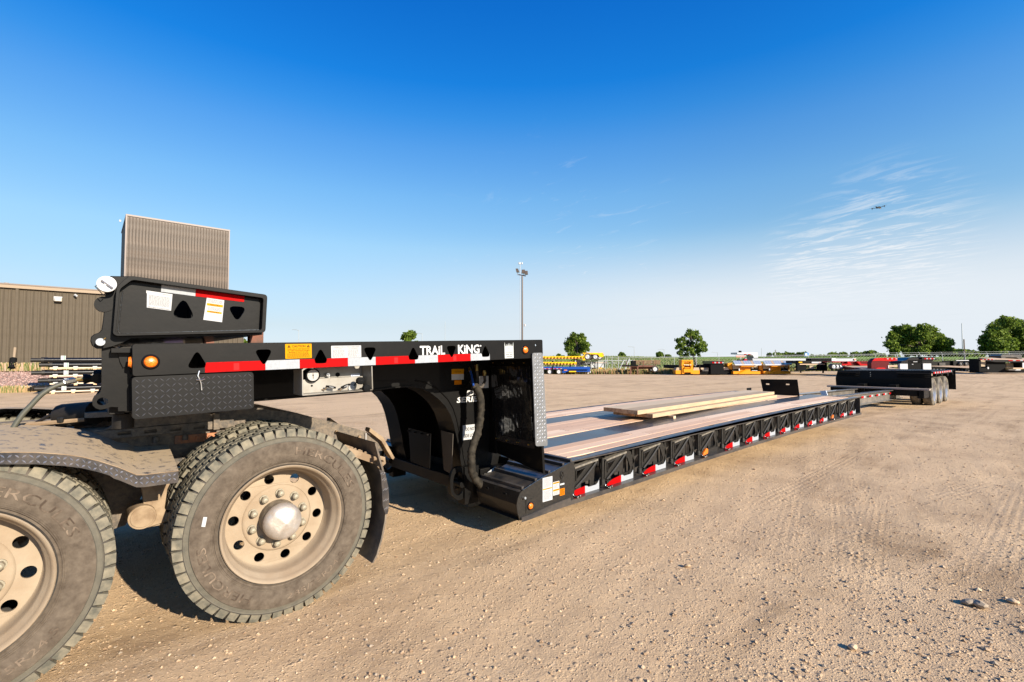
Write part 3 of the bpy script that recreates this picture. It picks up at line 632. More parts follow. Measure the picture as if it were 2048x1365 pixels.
label('caution_label', Tg, GB, .667, .810, .0585, .140, -1.2966, YEL, [('t', 'CAUTION', .25, .76, .76, .92, 1, False), ('w', .14, .84, .009, 1), ('w', .87, .84, .009, 1),
      ('t', 'FUEL SHUT-OFF MUST BE', .09, .91, .61, .68, 1, False), ('t', 'IN "OFF" POSITION WHEN', .09, .91, .50, .57, 1, False), ('t', 'ENGINE IS NOT IN USE.', .13, .87, .39, .46, 1, False),
      ('l', .07, .92, .05, .36, 4, 1)], [INK], 'yellow caution label')
label('operating_label', Tg, GB, .922, 1.106, .0535, .126, -1.2966, WHITE, [('t', 'OPERATING PROCEDURE', .07, .93, .84, .93, 1, False), ('t', 'TO LOAD', .14, .36, .72, .79, 1, False), ('t', 'TO TRANSPORT', .56, .9, .72, .79, 1, False),
      ('l', .05, .46, .05, .68, 9, 1), ('l', .54, .95, .05, .68, 9, 1)], [GREY], 'white operating procedure label')
b = MB(Tg); b.text('TRAiL', 1.517, 1.716, .0535, .116, -1.2968, off=.028); b.build('brand_lettering', LTXT, GB, label='white brand lettering, first word', smooth=0, merge=False, recalc=False)
b = MB(Tg); b.text('KiNG', 1.826, 2.018, .0535, .119, -1.2968, off=.028); b.prism(circ(2.030, .108, .006, 12), 'y', -1.297, -1.2965)
b.build('brand_lettering', LTXT, GB, label='white brand lettering, second word', smooth=0, merge=False, recalc=False)
# crown-topped silver badge
b = MB(Tg); x0, x1 = 2.262, 2.352; wv = x1-x0
crown = [(0, 0), (1, 0), (1, .98), (.90, .72), (.86, .70), (.80, .72), (.72, .88), (.66, .73), (.58, .72), (.5, .93), (.42, .72), (.34, .73), (.28, .88), (.20, .72), (.14, .70), (.10, .72), (0, .98)]
b.prism([(x0+p*wv, .008+q*.128) for p, q in crown], 'y', -1.2966, -1.2954, 0)
b.text('TRAIL KING', x0+.1*wv, x0+.9*wv, .033, .041, -1.2969, 1, off=.03); b.text('TRAILERS', x0+.14*wv, x0+.86*wv, .018, .026, -1.2969, 1, off=.03); b.box(x0+.12*wv, x0+.88*wv, -1.297, -1.2967, .049, .052, 1)
cz = .074; cxx = x0+.5*wv
for a in range(8):
    an = a*math.pi/4+.4
    b.prism([(cxx+.016*math.cos(an), cz+.016*math.sin(an)), (cxx+.016*math.cos(an+.45), cz+.016*math.sin(an+.45)), (cxx+.008*math.cos(an+.3), cz+.008*math.sin(an+.3))], 'y', -1.2971, -1.2967, 1)
b.build('crown_badge', [mat('badge_silver', (.5, .52, .5), .35, metal=.3), INK], GB, smooth=0, merge=False)
# --- tread plate
def lozenges(b, x0, x1, z0, z1, y, p=.0235, ln=.019, wd=.0045, h=.0016, m=1, f=None, inside=None):
    nx = int((x1-x0)/p); nz = int((z1-z0)/p)
    for i in range(nx):
        for j in range(nz):
            cx = x0+(i+.5)*(x1-x0)/nx; cz = z0+(j+.5)*(z1-z0)/nz
            a = R(45) if (i+j) % 2 else R(-45); a += random.uniform(-.03, .03)
            if inside and not inside(cx, cz): continue
            dx, dz = math.cos(a)*ln/2, math.sin(a)*ln/2; ex, ez = -math.sin(a)*wd/2, math.cos(a)*wd/2
            pts = [(cx-dx, cz-dz, 0), (cx+ex, cz+ez, 0), (cx+dx, cz+dz, 0), (cx-ex, cz-ez, 0), (cx-dx*.35, cz-dz*.35, h), (cx+dx*.35, cz+dz*.35, h)]
            vs = [f(*q) if f else (q[0], y-q[2], q[1]) for q in pts]
            b.add(vs, [(0, 1, 4), (1, 5, 4), (1, 2, 5), (2, 3, 5), (3, 4, 5), (3, 0, 4)], m)
TPB = mat('black_tread_plate', (.004, .004, .0042), .4, coat=.12, spec=.15); TPR = mat('tread_bar_highlights', (.16, .16, .165), .35, metal=.7, spec=.4)  # bars paler than the plate: their highlights are put into the colour
b = MB(Tg); b.prism(rpoly([(-.003, -.200), (.507, -.200), (.507, -.006), (-.003, -.004)], .018, 3), 'y', -1.292, -1.287, 0)
b.box(0, .50, -1.287, -1.06, -.196, -.01, 0); lozenges(b, .004, .502, -.196, -.01, -1.292, ln=.027, wd=.0050, h=.0022)
TG = b.build('tread_plate_guard', [TPB, TPR], TR, smooth=20, merge=False, label='black tread plate side box')
b = MB(Tg); b.tube([(.262, -1.30, .012), (.255, -1.303, -.012), (.262, -1.305, -.03), (.268, -1.303, -.05), (.270, -1.303, -.085)], .0035, 6); b.tube([(.248, -1.30, -.032), (.27, -1.31, -.034), (.284, -1.30, -.030)], .003, 6)
b.build('latch_pin', ZINC, TG)
# --- control panel
b = MB(Tg); x0, x1, z0, z1 = .762, 1.181, -.152, -.004
def fr(o, i, ya, yb, m): b.box(x0-o, x1+o, ya, yb, z0-o, z0+i, m); b.box(x0-o, x0+i, ya, yb, z0+i, z1, m); b.box(x1-i, x1+o, ya, yb, z0+i, z1, m)
fr(.003, .003, -1.282, -1.13, 0)
b.box(x0+.003, x1-.003, -1.14, -1.13, z0+.003, z1, 0)          # upper back plate
b.box(x0+.003, x1-.025, -1.200, -1.190, z0+.003, -.068, 0); b.box(x0+.003, x1-.025, -1.190, -1.14, -.072, -.068, 0)
CP = b.build('control_panel', PANEL, TR, bevel=.002, label='silver hydraulic control panel')
def gp(px, py, y):
    q = U(px, py, y=y); dx, dz = q.x+.284, q.z-1.359
    return (dx*gc+dz*gs, -dx*gs+dz*gc)
a, c = gp(626, 751, -1.22); b = MB(Tg); b.lathe([(.08, .040), (-.004, .041), (-.006, .034), (.0, .033)], (a, -1.22, c), 28, 0); b.lathe([(0, .033), (0, .001)], (a, -1.221, c), 28, 1)
b.box(a-.001, a+.001, -1.224, -1.2225, c-.02, c+.012, 0); b.lathe([(0, .004), (-.004, .003), (-.004, .0005)], (a, -1.222, c), 10, 0)
for k in range(9):
    an = R(-30+k*30); b.box(a+.026*math.cos(an)-.001, a+.026*math.cos(an)+.001, -1.2235, -1.2222, c+.026*math.sin(an)-.001, c+.026*math.sin(an)+.001, 0)
b.build('pressure_gauge', [BKM, mat('gauge_face', (.32, .31, .29), .4)], CP)
for (px, py, rr, yy) in ((675.4, 749.7, .014, -1.1415), (623.7, 772, .006, -1.2015), (731.5, 757, .006, -1.1415)):
    a, c = gp(px, py, yy); b = MB(Tg); b.lathe([(.001, rr), (-.0005, rr), (-.0005, .0005)], (a, yy, c), 16); b.build('panel_hole', BKM, CP)
a, c = gp(654.3, 750, -1.15); b = MB(Tg); b.cyl((a, -1.14, c), (a, -1.17, c), .011, n=12); b.box(a-.002, a+.002, -1.18, -1.165, c-.04, c+.006); b.build('key_switch', ZINC, CP)
for (px, py, sx, sy) in ((722.7, 762.2, 709, 770), (734.8, 777.4, 720, 776)):
    a, c = gp(px, py, -1.30); b = MB(Tg); b.lathe([(.03, .0225), (.004, .023), (0, .018), (-.002, .0005)], (a, -1.30, c), 22, 0); a2, c2 = gp(sx, sy, -1.21); b.tube([(a, -1.27, c), ((a*.3+a2*.7), -1.25, c+.002), (a2, -1.21, c2-.005)], .004, 6, 1)
    b.build('control_knob', [BKM, DARK], CP, label='round black control knob on a rod')
for (pa, pb, s_) in (((652, 773), (671, 776), 'PARK'), ((682, 775.5), (699, 769), 'AXLE')):
    a, c = gp(*pa, -1.235); a2, c2 = gp(*pb, -1.235); b = MB(Tg); b.tube([(a, -1.235, c), ((a+a2)/2, -1.24, (c+c2)/2), (a2, -1.235, c2)], .007, 8, 0, rs=[.006, .0085, .006]); b.tube([(a+.004, -1.235, c), (a+.0, -1.22, c-.02), (a-.012, -1.20, c-.022)], .005, 6, 1)
    an = math.atan2(c2-c, a2-a); mx_, mz_ = (a+a2)/2, (c+c2)/2
    b.text(s_, -.013, .013, -.0035, .0035, -1.2495, 2, off=.02, f=lambda p, q: (mx_+p*math.cos(an)-q*math.sin(an), -1.2495, mz_+p*math.sin(an)+q*math.cos(an)))
    b.build('control_lever', [BKM, TAN, WHITE], CP, merge=False, recalc=False)
a, c = gp(704, 777, -1.215); b = MB(Tg); b.lathe([(.01, .021), (-.004, .020), (-.005, .0005)], (a, -1.205, c), 20); b.build('valve_disc', mat('grey_valve', (.25, .25, .25), .5, metal=.5), CP)
a, c = gp(702, 754, -1.142); a2, c2 = gp(719.6, 747.6, -1.142)
b = MB(Tg); b.box(a, a2, -1.1425, -1.141, c, c2, 0); b.text('LIFT CYLINDER', a+.007, a2-.004, c+.006, c2-.006, -1.1432, 1, off=.02); b.build('valve_label', [mat('blue_grey_label', (.55, .6, .72), .4), INK], CP, smooth=0, merge=False, recalc=False)
# --- front knuckle, hanging plates
def yp(pts, y): return [(U(a, b_, y=y).x, U(a, b_, y=y).z) for a, b_ in pts]
def bz(pts, n=5): return pts
KY = -1.18
kn = yp([(203, 690), (203, 772), (202, 783), (197, 789), (189, 792), (184.5, 801), (185, 811), (191, 817), (200, 820), (212, 818), (222, 814.5), (236, 815), (236, 823), (268, 823), (268, 700), (262, 697), (240, 697), (232, 700)], KY)
hc = U(205, 803.5, y=KY)
b = MB(); b.plate(kn, [circ(hc.x, hc.z, .020, 18, .0175)], 'y', KY, KY+.03); b.prism(yp([(222, 697), (262, 697), (262, 706), (222, 706)], KY-.03), 'y', KY-.06, KY+.1)
b.prism(yp([(234, 700), (262, 700), (262, 730), (246, 736), (240, 724)], KY-.01), 'y', KY-.012, KY-.002)
b.build('hinge_plate', BK, TR, bevel=.004)
b = MB(); k2 = yp([(203, 690), (203, 772), (192, 790), (192, 812), (205, 820), (236, 815), (260, 815), (260, 700)], .55); b.prism(k2, 'y', .55, .6); b.box(-.36, -.30, -1.1, .9, 1.17, 1.22); b.box(-.33, -.27, -1.15, 1.15, 1.25, 1.5)
b.cyl((-.30, -1.0, 1.165), (-.30, -1.0, 1.09), .045, n=14); b.build('front_crossmember', DARK, TR, bevel=.003)
# --- flip extension folded back on top of the gooseneck
FY = -1.27
out = yp([(258, 551.5), (535, 590), (531, 665.5), (233, 672.5), (225.5, 668), (233, 574)], FY)
inn = yp([(265, 560), (527, 596.5), (523.5, 660.5), (236, 667.5), (231.5, 664), (240, 578.5)], FY)
t1 = rpoly(yp([(343, 633), (394.5, 638), (370, 592)], FY), .045, 6); t2 = rpoly(yp([(459, 611), (498, 613.5), (478, 644)], FY), .035, 6)
b = MB(); b.plate(rpoly(out, .012, 2), [t1, t2], 'y', FY+.045, FY+.057)
n = len(out)
ro, ri = rpoly(out, .018, 3), rpoly(inn, .012, 3)
n = len(ro)
vs = [(p[0], FY, p[1]) for p in ro]+[(p[0], FY, p[1]) for p in ri]+[(p[0], FY+.05, p[1]) for p in ri]+[(p[0], FY+.06, p[1]) for p in ro]
b.add(vs, [(i, (i+1) % n, n+(i+1) % n, n+i) for i in range(n)]+[(n+i, n+(i+1) % n, 2*n+(i+1) % n, 2*n+i) for i in range(n)]+[(i, 3*n+i, 3*n+(i+1) % n, (i+1) % n) for i in range(n)])
FL = b.build('flip_extension', BK, TR, bevel=.002, smooth=30)
def weld(P, r=.004, par=None, step=.006):
    Q = []; 
    for i in range(len(P)-1):
        a, c = Vector(P[i]), Vector(P[i+1]); k = max(2, int((c-a).length/step))
        for j in range(k): Q.append(a.lerp(c, j/k))
    b = MB(); b.tube(Q, r, 5, rs=[r*random.uniform(.55, 1.25) for _ in Q]); return b.build('weld_bead', WELD, par, smooth=60)
wp = yp([(245, 581), (236, 662), (240, 668), (262, 667.5), (523, 660)], FY+.04)
weld([(x, FY+.043, z) for x, z in wp], .0035, FL)
b = MB(); xs = [p[0] for p in out]
b.plate(out, [], 'y', 1.20, 1.23)
lo0, lo1 = out[3], out[2]
b.hexa([(lo0[0], FY+.06, lo0[1]-.01), (lo1[0], FY+.06, lo1[1]-.01), (lo1[0], 1.2, lo1[1]-.01), (lo0[0], 1.2, lo0[1]-.01), (lo0[0], FY+.06, lo0[1]+.01), (lo1[0], FY+.06, lo1[1]+.01), (lo1[0], 1.2, lo1[1]+.01), (lo0[0], 1.2, lo0[1]+.01)])
b.box(-.05, .0, FY+.06, 1.2, 1.60, 1.78); b.box(.22, .275, FY+.06, 1.2, 1.60, 1.77); b.box(-.33, -.29, FY+.06, 1.2, 1.60, 1.76)
b.build('flip_crossmember', BK, FL)
b = MB(); b.box(-.28, .25, FY+.20, FY+.21, 1.60, 1.75); b.build('dark_inner_web', BKM, FL)  # inner web plate, matt black, added so the openings look dark
pl = yp([(208, 556), (222, 552.5), (262, 553), (262, 600), (236, 670), (262, 672), (268, 676), (252, 684), (225, 694), (208, 698), (193, 698), (184, 692), (180.5, 683), (182, 674), (188, 669), (197, 666), (203, 660), (206, 640), (208, 618), (210, 595), (211, 588), (206, 582), (204, 574)], FY+.066)
b = MB(); b.plate(pl, [], 'y', FY+.064, FY+.082); b.build('link_plate', BK, FL, bevel=.003)
b = MB(); c2 = U(208, 610, y=FY+.09); b.cyl((c2.x, FY+.06, c2.z), (c2.x, FY+.10, c2.z), .036, n=24); b.build('link_plate', BK, FL)
c1 = U(213.5, 568, y=FY-.01); b = MB(); b.lathe([(.03, .036), (-.002, .036), (-.004, .034), (-.004, .0005)], (c1.x, FY, c1.z), 32, 0)
b.tube([(c1.x-.019, FY-.004, c1.z+.014), (c1.x-.018, FY-.018, c1.z+.014), (c1.x+.021, FY-.018, c1.z-.017), (c1.x+.022, FY-.004, c1.z-.018)], .0035, 8, 1)
b.lathe([(0, .009), (-.006, .008), (-.006, .0005)], (c1.x-.002, FY-.004, c1.z), 14, 1)
b.tube([(c1.x-.030, FY+.01, c1.z-.004), (c1.x-.040, FY-.004, c1.z-.015), (c1.x-.012, FY-.004, c1.z-.050), (c1.x-.005, FY+.01, c1.z-.044)], .002, 6, 2)
b.build('pin_cap', [mat('white_zinc', (.50, .51, .51), .45, spec=.3), ZINC, BK], FL, label='round white pin cap with a handle')
c1 = U(201, 684.5, y=FY-.0); b = MB(); b.lathe([(.03, .0175), (-.006, .0175), (-.008, .016), (-.008, .0005)], (c1.x, FY+.015, c1.z), 26, 0); b.tube([(c1.x+.011, FY, c1.z+.012), (c1.x+.018, FY-.004, c1.z+.020)], .003, 6, 1); b.build('hinge_pin', [mat('grey_pin', (.28, .30, .32), .5, metal=.2, spec=.3), BRASS], FL)
b = MB(); P = [U(a, b_, y=-1.0) for a, b_ in ((500, 668), (527, 668), (527, 690), (505, 690))]; b.box(P[0].x, P[1].x, -1.0, -.94, 1.52, P[0].z+.03); b.build('support_leg', RUST, FL); b = MB(); b.box(P[0].x-.0, P[1].x, .5, .56, 1.52, 1.62); b.build('support_leg', RUST, FL)
def lab2(px0, py0, px1, py1):
    a = U(px0, py0, y=FY+.044); c = U(px1, py1, y=FY+.044); return a.x, c.x, c.z, a.z
sl = math.tan(R(-2.0))
yq = FY+.0435
def Tf(x, y, z): return (x, y, z)
# tape (slightly slanted with the box top)
for (pa, pb, m_, mm, lb) in (((323, 569), (392, 590), RWHITE, PATCH, 'white'), ((392, 577), (489, 603), RRED, PATCHR, 'red')):
    q = yp([pa, (pb[0], pa[1]+(9 if lb == 'white' else 11.5)), (pb[0], pb[1]+(2 if lb == 'white' else 0)), (pa[0], pb[1]-(7 if lb == 'white' else 9))], yq)
    q = yp({'white': [(323, 569), (391.5, 577.5), (390.5, 593), (322, 584)], 'red': [(392, 577.5), (489, 589), (488, 604.5), (391, 593)]}[lb], yq)
    b = MB(); b.prism(q, 'y', yq-.0008, yq, 0); b.build('reflective_tape', m_, FL, label=lb+' reflective tape on the flip extension', smooth=0)
def qlabel(name, corners, items, mats, lab):
    """label given by its four corners (tl, tr, br, bl) in the plate plane"""
    tl, tr_, br, bl = [Vector(p) for p in yp(corners, yq)]
    f = lambda uu, vv: (bl*(1-uu)*(1-vv)+br*uu*(1-vv)+tl*(1-uu)*vv+tr_*uu*vv)
    b = MB()
    def quad(a0, a1, c0, c1, y, m_):
        b.add([(f(p, q).x, y, f(p, q).y) for p, q in ((a0, c0), (a1, c0), (a1, c1), (a0, c1))], [(0, 1, 2, 3)], m_)
    quad(0, 1, 0, 1, yq-.0010, 0)
    for it in items:
        if it[0] == 'r': quad(*it[1:5], yq-.0014, it[5])
        elif it[0] == 't': b.text(it[1], it[2], it[3], it[4], it[5], 0, it[6], off=.012, flip=it[7], f=lambda p, q: (f(p, q).x, yq-.0018, f(p, q).y))
        elif it[0] == 'l':
            for i in range(it[5]):
                zz = it[3]+(it[4]-it[3])*(i+.5)/it[5]; h = (it[4]-it[3])/it[5]*.22; p = it[1]
                while p < it[2]: q = min(p+.03+.08*random.random(), it[2]); quad(p, q, zz-h, zz+h, yq-.0013, it[6]); p = q+.02
    b.build(name, mats, FL, label=lab, smooth=0, merge=False, recalc=False)
qlabel('information_label', [(294, 581.5), (345, 589), (342, 622), (293.5, 615.5)], [('r', -.03, 1.0, .84, 1.0, 0), ('t', 'UNHOOKING DEVICES', .05, .93, .03, .09, 1, True), ('t', 'WARNING', .6, .9, .88, .93, 1, True), ('l', .08, .92, .16, .78, 9, 1)], [WHITE, GREY], 'white label printed upside down')
qlabel('caution_label', [(413.5, 596), (448.5, 601), (444, 645), (406.5, 640)], [('r', .06, .96, .66, .77, 1), ('t', 'CAUTION', .25, .78, .68, .75, 2, True), ('l', .1, .9, .80, .96, 3, 3), ('r', .12, .93, .36, .44, 1), ('t', 'CAUTION', .28, .78, .37, .43, 2, True), ('l', .15, .88, .46, .63, 4, 3)], [WHITE, YEL, INK, GREY], 'white and yellow caution labels printed upside down')

# --- swan neck
archL = [(1.0, 1.205), (1.22, 1.205), (1.42, 1.222), (1.55, 1.222), (1.64, 1.205), (1.73, 1.165), (1.80, 1.115), (1.87, 1.05), (1.925, .97), (1.96, .88), (1.99, .77), (2.015, .66), (2.035, .55), (2.07, .42)]
web = archL+[(2.12, .36), (2.45, .40), (2.50, .42), (2.50, 1.446), (1.0, 1.40)]
for sg in (-1, 1):
    y0 = -.62 if sg < 0 else .60
    b = MB(); b.plate(web, [], 'y', y0, y0+.02); b.plate(web, [], 'y', y0-sg*.20, y0-sg*.20+.02)
    A = [(p[0], y0+(-.03 if sg < 0 else .05), p[1]) for p in archL]; Bq = [(p[0], y0-sg*.23, p[1]) for p in archL]
    n = len(A); off = lambda p: (p[0]-.012, p[1], p[2]-.012)
    b.loft(A, Bq); b.loft([off(p) for p in Bq], [off(p) for p in A]); b.loft([off(p) for p in A], A); b.loft(Bq, [off(p) for p in Bq])
    if sg < 0: b.tube([(p[0]+.035, y0-.004, p[1]+.04) for p in archL[3:]], .006, 6); b.box(1.0, 1.5, y0-.004, y0, 1.26, 1.27)
    NK = b.build('swan_neck', BK, TR, bevel=.0015, merge=False)
    if sg < 0: NKN = NK
b = MB(); b.prism([(-.45, .80), (-.64, .79), (-.62, .44), (-.50, .46)], 'x', 1.945, 1.951); b.build('splash_flap', mat('brown_flap', (.05, .04, .03), .7), TR)
b = MB(); b.box(2.0, 2.5, -.6, .6, .30, .40); b.build('neck_base', DARK, TR, bevel=.004)
b = MB(); b.box(2.30, 2.33, -.6, .6, .45, 1.42); b.box(1.55, 2.4, -.42, .42, 1.20, 1.40); b.box(2.2, 2.5, -.7, .7, .36, .46); b.build('neck_crossmember', BK, TR, bevel=.003)
for (pts, m_) in (([(.045, .775), (-.36, .765), (-.345, .45), (-.005, .46)], BK), ):
    b = MB(); b.prism(pts, 'x', 1.895, 1.901); 
    for k in range(4): b.cyl((1.895, .02-.115*k, .75), (1.875, .02-.115*k, .75), .008, n=6)
    b.build('splash_flap', m_, TR)
# lettering on the neck
b = MB()
q = [U(a, c, y=-.626) for a, c in ((930, 791.5), (912.5, 806.5))]
def slant(x0, x1, z0, z1, s_, sh=.02): b.text(s_, x0, x1, z0, z1, -.6215, off=.035, f=lambda p, w_: (p+(w_-z0)*.25, -.6215, w_))
za = U(933, 792, y=-.6215); zb_ = U(913, 806.5, y=-.6215)
slant(za.x, za.x+.165, za.z, za.z+.046, 'EDGE'); slant(zb_.x, zb_.x+.265, zb_.z, zb_.z+.050, 'SERIES')
b.build('series_lettering', LTXT, NKN, smooth=0, merge=False, recalc=False, label='white slanted lettering')
a = U(925.5, 881, y=-.6215); b = MB(); b.box(a.x, a.x+.165, -.6225, -.6210, a.z, a.z+.130, 0); b.text('DO NOT', a.x+.03, a.x+.138, a.z+.078, a.z+.108, -.6232, 1, off=.02); b.text('SIDE LOAD', a.x+.012, a.x+.156, a.z+.02, a.z+.050, -.6232, 1, off=.02)
b.build('side_load_label', [WHITE, INK], NKN, smooth=0, merge=False, recalc=False)
a = U(903, 760.5, y=-.6215); b = MB(); b.box(a.x, a.x+.13, -.6225, -.6210, a.z, a.z+.095, 0); b.box(a.x, a.x+.13, -.6230, -.6226, a.z+.05, a.z+.095, 1); b.text('CAUTION', a.x+.03, a.x+.10, a.z+.064, a.z+.08, -.6235, 2); b.box(a.x+.03, a.x+.105, -.6225, -.6210, a.z-.042, a.z-.004, 3)
b.build('caution_label', [WHITE, YEL, INK, ORANGE_L], NKN, smooth=0, merge=False, recalc=False, label='small yellow and white caution label with an orange one beneath')
a = U(958, 777, y=-.6215); b = MB(); b.box(a.x, a.x+.11, -.6225, -.6210, a.z, a.z+.11); b.build('hose_label', mat('grey_label', (.5, .52, .54), .4), NKN)
# --- hydraulic hoses in their sleeve
pts = [U(a, c, y=yy) for a, c, yy in ((946, 764, -.72), (951, 774, -.78), (958, 786, -.82), (962, 802, -.84), (962, 820, -.84), (960, 840, -.84), (955, 868, -.84), (947, 888, -.84), (942.5, 905, -.84), (942.5, 925, -.84), (944, 944, -.83), (952, 961, -.82), (965, 973, -.80))]
fine = []; rs = []
for i in range(len(pts)-1):
    for k in range(6): fine.append(pts[i].lerp(pts[i+1], k/6)); rs.append(.033+.002*math.sin(len(fine)*2.1)+random.uniform(-.003, .003))
b = MB(); b.tube(fine, .033, 14, rs=rs); b.build('hose_bundle', HOSE, TR, smooth=60, label='bundle of hoses in a wrinkled black fabric sleeve')
for (pp, m_, r_) in (([(938, 735, -.7), (943, 750, -.74), (947, 772, -.8)], BLUEH, .009), ([(953, 730, -.7), (955, 755, -.72), (952, 765, -.76), (948, 775, -.8)], RUBN, .012), ([(968, 742, -.7), (970, 762, -.72), (964, 774, -.78), (952, 778, -.8)], RUBN, .013)):
    b = MB(); P = [U(a, c, y=yy) for a, c, yy in pp]; b.tube(P, r_, 8, 0); b.cyl(P[0], P[0]+(P[1]-P[0])*.5, r_*1.3, n=8, m=1); b.build('hydraulic_hose', [m_, BRASS], TR)
# --- rear bulkhead with tread plate edge
b = MB(Tg)
gx = 2.62
b.T = None
b.hexa([(2.385, -1.30, .50), (2.41, -1.30, .50), (2.41, -.70, .58), (2.385, -.70, .58), (2.335, -1.285, 1.45), (2.36, -1.285, 1.45), (2.36, -.66, 1.45), (2.335, -.66, 1.45)])
b.box(2.36, 2.395, -.72, -.62, .58, 1.44)
BH = b.build('bulkhead', BK, TR, bevel=.002)
def onb(y, z, d=0): # point on the bulkhead face
    t = (z-.5)/.95; return (2.385-.05*t-d, y, z)
b = MB(); nb = 26
import math as _m
cols = 34; rows = 30; vs = []; fs = []
for i in range(cols+1):
    for j in range(rows+1):
        y = -1.20+i*(.52/cols); z = .755+j*(.62/rows)
        vs.append(onb(y, z, .006+.0022*math.sin(i*2.9+j*.3)+random.uniform(-.0022, .0022)))
fs = [(i*(rows+1)+j, (i+1)*(rows+1)+j, (i+1)*(rows+1)+j+1, i*(rows+1)+j+1) for i in range(cols) for j in range(rows)]
b.add(vs, fs); b.build('glossy_panel', mat('rippled_gloss', (.006, .006, .007), .16, coat=1), BH, smooth=80, label='rippled glossy black panel')
b = MB(); b.add([onb(-1.22, .69, .008), onb(-.68, .70, .008), onb(-.68, .755, .008), onb(-1.22, .75, .008)], [(0, 1, 2, 3)]); 
for k in range(4): p = onb(-1.16+.14*k, .722, .008); b.cyl(p, (p[0]-.02, p[1], p[2]), .007, n=6, m=1)
for k in range(4): p = onb(-1.14+.14*k, 1.405, .008); b.cyl(p, (p[0]-.016, p[1], p[2]), .006, n=6, m=1)
b.build('panel_strip', [mat('dark_strip', (.06, .05, .045), .25, metal=.6), BRASS], BH)
b = MB(); q = [(2.252, 1.487), (2.372, 1.490), (2.428, .722), (2.290, .735)]
rq = rpoly(q, .02, 3); b.prism(rq, 'y', -1.312, -1.304, 0)
def instrip(cx, cz):
    t = (1.488-cz)/.76; return 2.258+.038*t+.006 < cx < 2.372+.056*t-.010 and .745 < cz < 1.478
lozenges(b, 2.245, 2.435, .73, 1.49, -1.312, p=.027, ln=.026, wd=.007, h=.0022, inside=instrip)
b.box(2.30, 2.36, -1.304, -1.28, .8, 1.40, 0)
b.build('tread_plate_strip', [ALU, mat('bright_bars', (.55, .56, .57), .35, metal=.5)], BH, smooth=20, merge=False, label='silver tread plate edge strip')
# lock hooks at the foot of the neck
for yy in (-.68, .62):
    b = MB(); P = [(1.90, .30), (1.97, .22), (2.04, .23), (2.06, .34), (2.05, .48), (1.99, .52), (1.92, .50), (1.89, .42)]
    b.plate(rpoly(P, .03, 3), [rpoly([(1.925, .31), (1.975, .26), (2.02, .28), (2.03, .38), (2.01, .46), (1.95, .47), (1.925, .42)], .025, 3)], 'y', yy, yy+.03)
    b.cyl((2.0, yy-.03, .36), (2.0, yy+.1, .36), .028, n=12); b.box(2.03, 2.18, yy-.02, yy+.08, .18, .50); b.build('lock_hook', BK, TR, bevel=.004)
# ================================================================ lowered deck
def zb(x):
    x = min(max(x, 3.0), 9.5); return .09*(1-((9.5-x)/6.5)**2)
def Tb(x, y, z): return (x, y, z+zb(x))
PITCHX = .603
PIN = [2.774]+[2.62+PITCHX*k for k in range(1, 15)]
XS = list(np.arange(2.72, 11.72, .3015))
def longbox(b, x0, x1, y0, y1, z0, z1, m=0, step=.9):
    n = max(1, int((x1-x0)/step)); xs = np.linspace(x0, x1, n+1); vs = []; fs = []
    for x in xs: vs += [(x, y0, z0), (x, y1, z0), (x, y1, z1), (x, y0, z1)]
    for i in range(n):
        o = i*4; fs += [(o+j, o+(j+1) % 4, o+4+(j+1) % 4, o+4+j) for j in range(4)]
    fs += [(3, 2, 1, 0), (n*4, n*4+1, n*4+2, n*4+3)]
    b.add(vs, fs, m)
for sg in (-1, 1):
    b = MB(Tb)
    ya, yb = (-1.30, -1.185) if sg < 0 else (1.185, 1.30)
    outer = [(x, ya) for x in XS]+[(11.72, ya), (11.72, yb)]+[(x, yb) for x in XS[::-1]]
    hy = -1.215 if sg < 0 else 1.215
    holes = [rpoly([(2.93+PITCHX*k, hy-.016), (3.07+PITCHX*k, hy-.016), (3.05+PITCHX*k, hy+.016), (2.95+PITCHX*k, hy+.016)], .012, 2) for k in range(14)]
    b.plate(outer, holes, 'z', .541, .553)
    yw = -1.11*(-sg) if sg < 0 else 1.11
    y1 = -1.12 if sg < 0 else 1.12
    longbox(b, 2.72, 11.72, min(y1, y1+.01), max(y1, y1+.01), .22, .541)
    yo = -1.318 if sg < 0 else 1.306
    longbox(b, 2.70, 11.72, yo, yo+.012, .187, .226)
    longbox(b, 2.70, 11.72, min(-1.306, -1.11) if sg < 0 else 1.11, -1.11 if sg < 0 else 1.306, .216, .226)
    for k in range(14): q_ = 3.0+PITCHX*k; b.box(q_-.075, q_+.075, hy-.02, hy+.02, .530, .535, 1)  # black plates added under the slots so the holes look dark
    b.box(11.70, 11.72, -1.30 if sg < 0 else 1.1, -1.1 if sg < 0 else 1.30, .227, .54)
    SR = b.build('side_rail', [BKP, BKM], TR, merge=False)
    if sg < 0: SRN = SR
# cross structure under the deck
b = MB(Tb)
for k in range(15): b.box(2.85+PITCHX*k, 2.87+PITCHX*k, -1.1, 1.1, .26, .50)
for yy in (-.42, .36): longbox(b, 2.75, 11.7, yy, yy+.06, .22, .50)
b.box(2.70, 2.72, -1.2, 1.2, .22, .54); b.box(11.70, 11.71, -1.09, 1.09, .24, .54)
b.build('deck_frame', DARK, TR)
for (ya, yb) in ((-.752, -.362), (.362, .752)):
    b = MB(Tb); longbox(b, 2.72, 11.7, ya, yb, .536, .554, 0, .45)
    for k in range(14):
        for q in (.03, .33): b.cyl((3.2+PITCHX*k, ya+q, .554), (3.2+PITCHX*k, ya+q, .556), .009, n=8)
    b.build('deck_steel_strip', BKP, TR, label='dark glossy steel strip between the deck planks', merge=False)
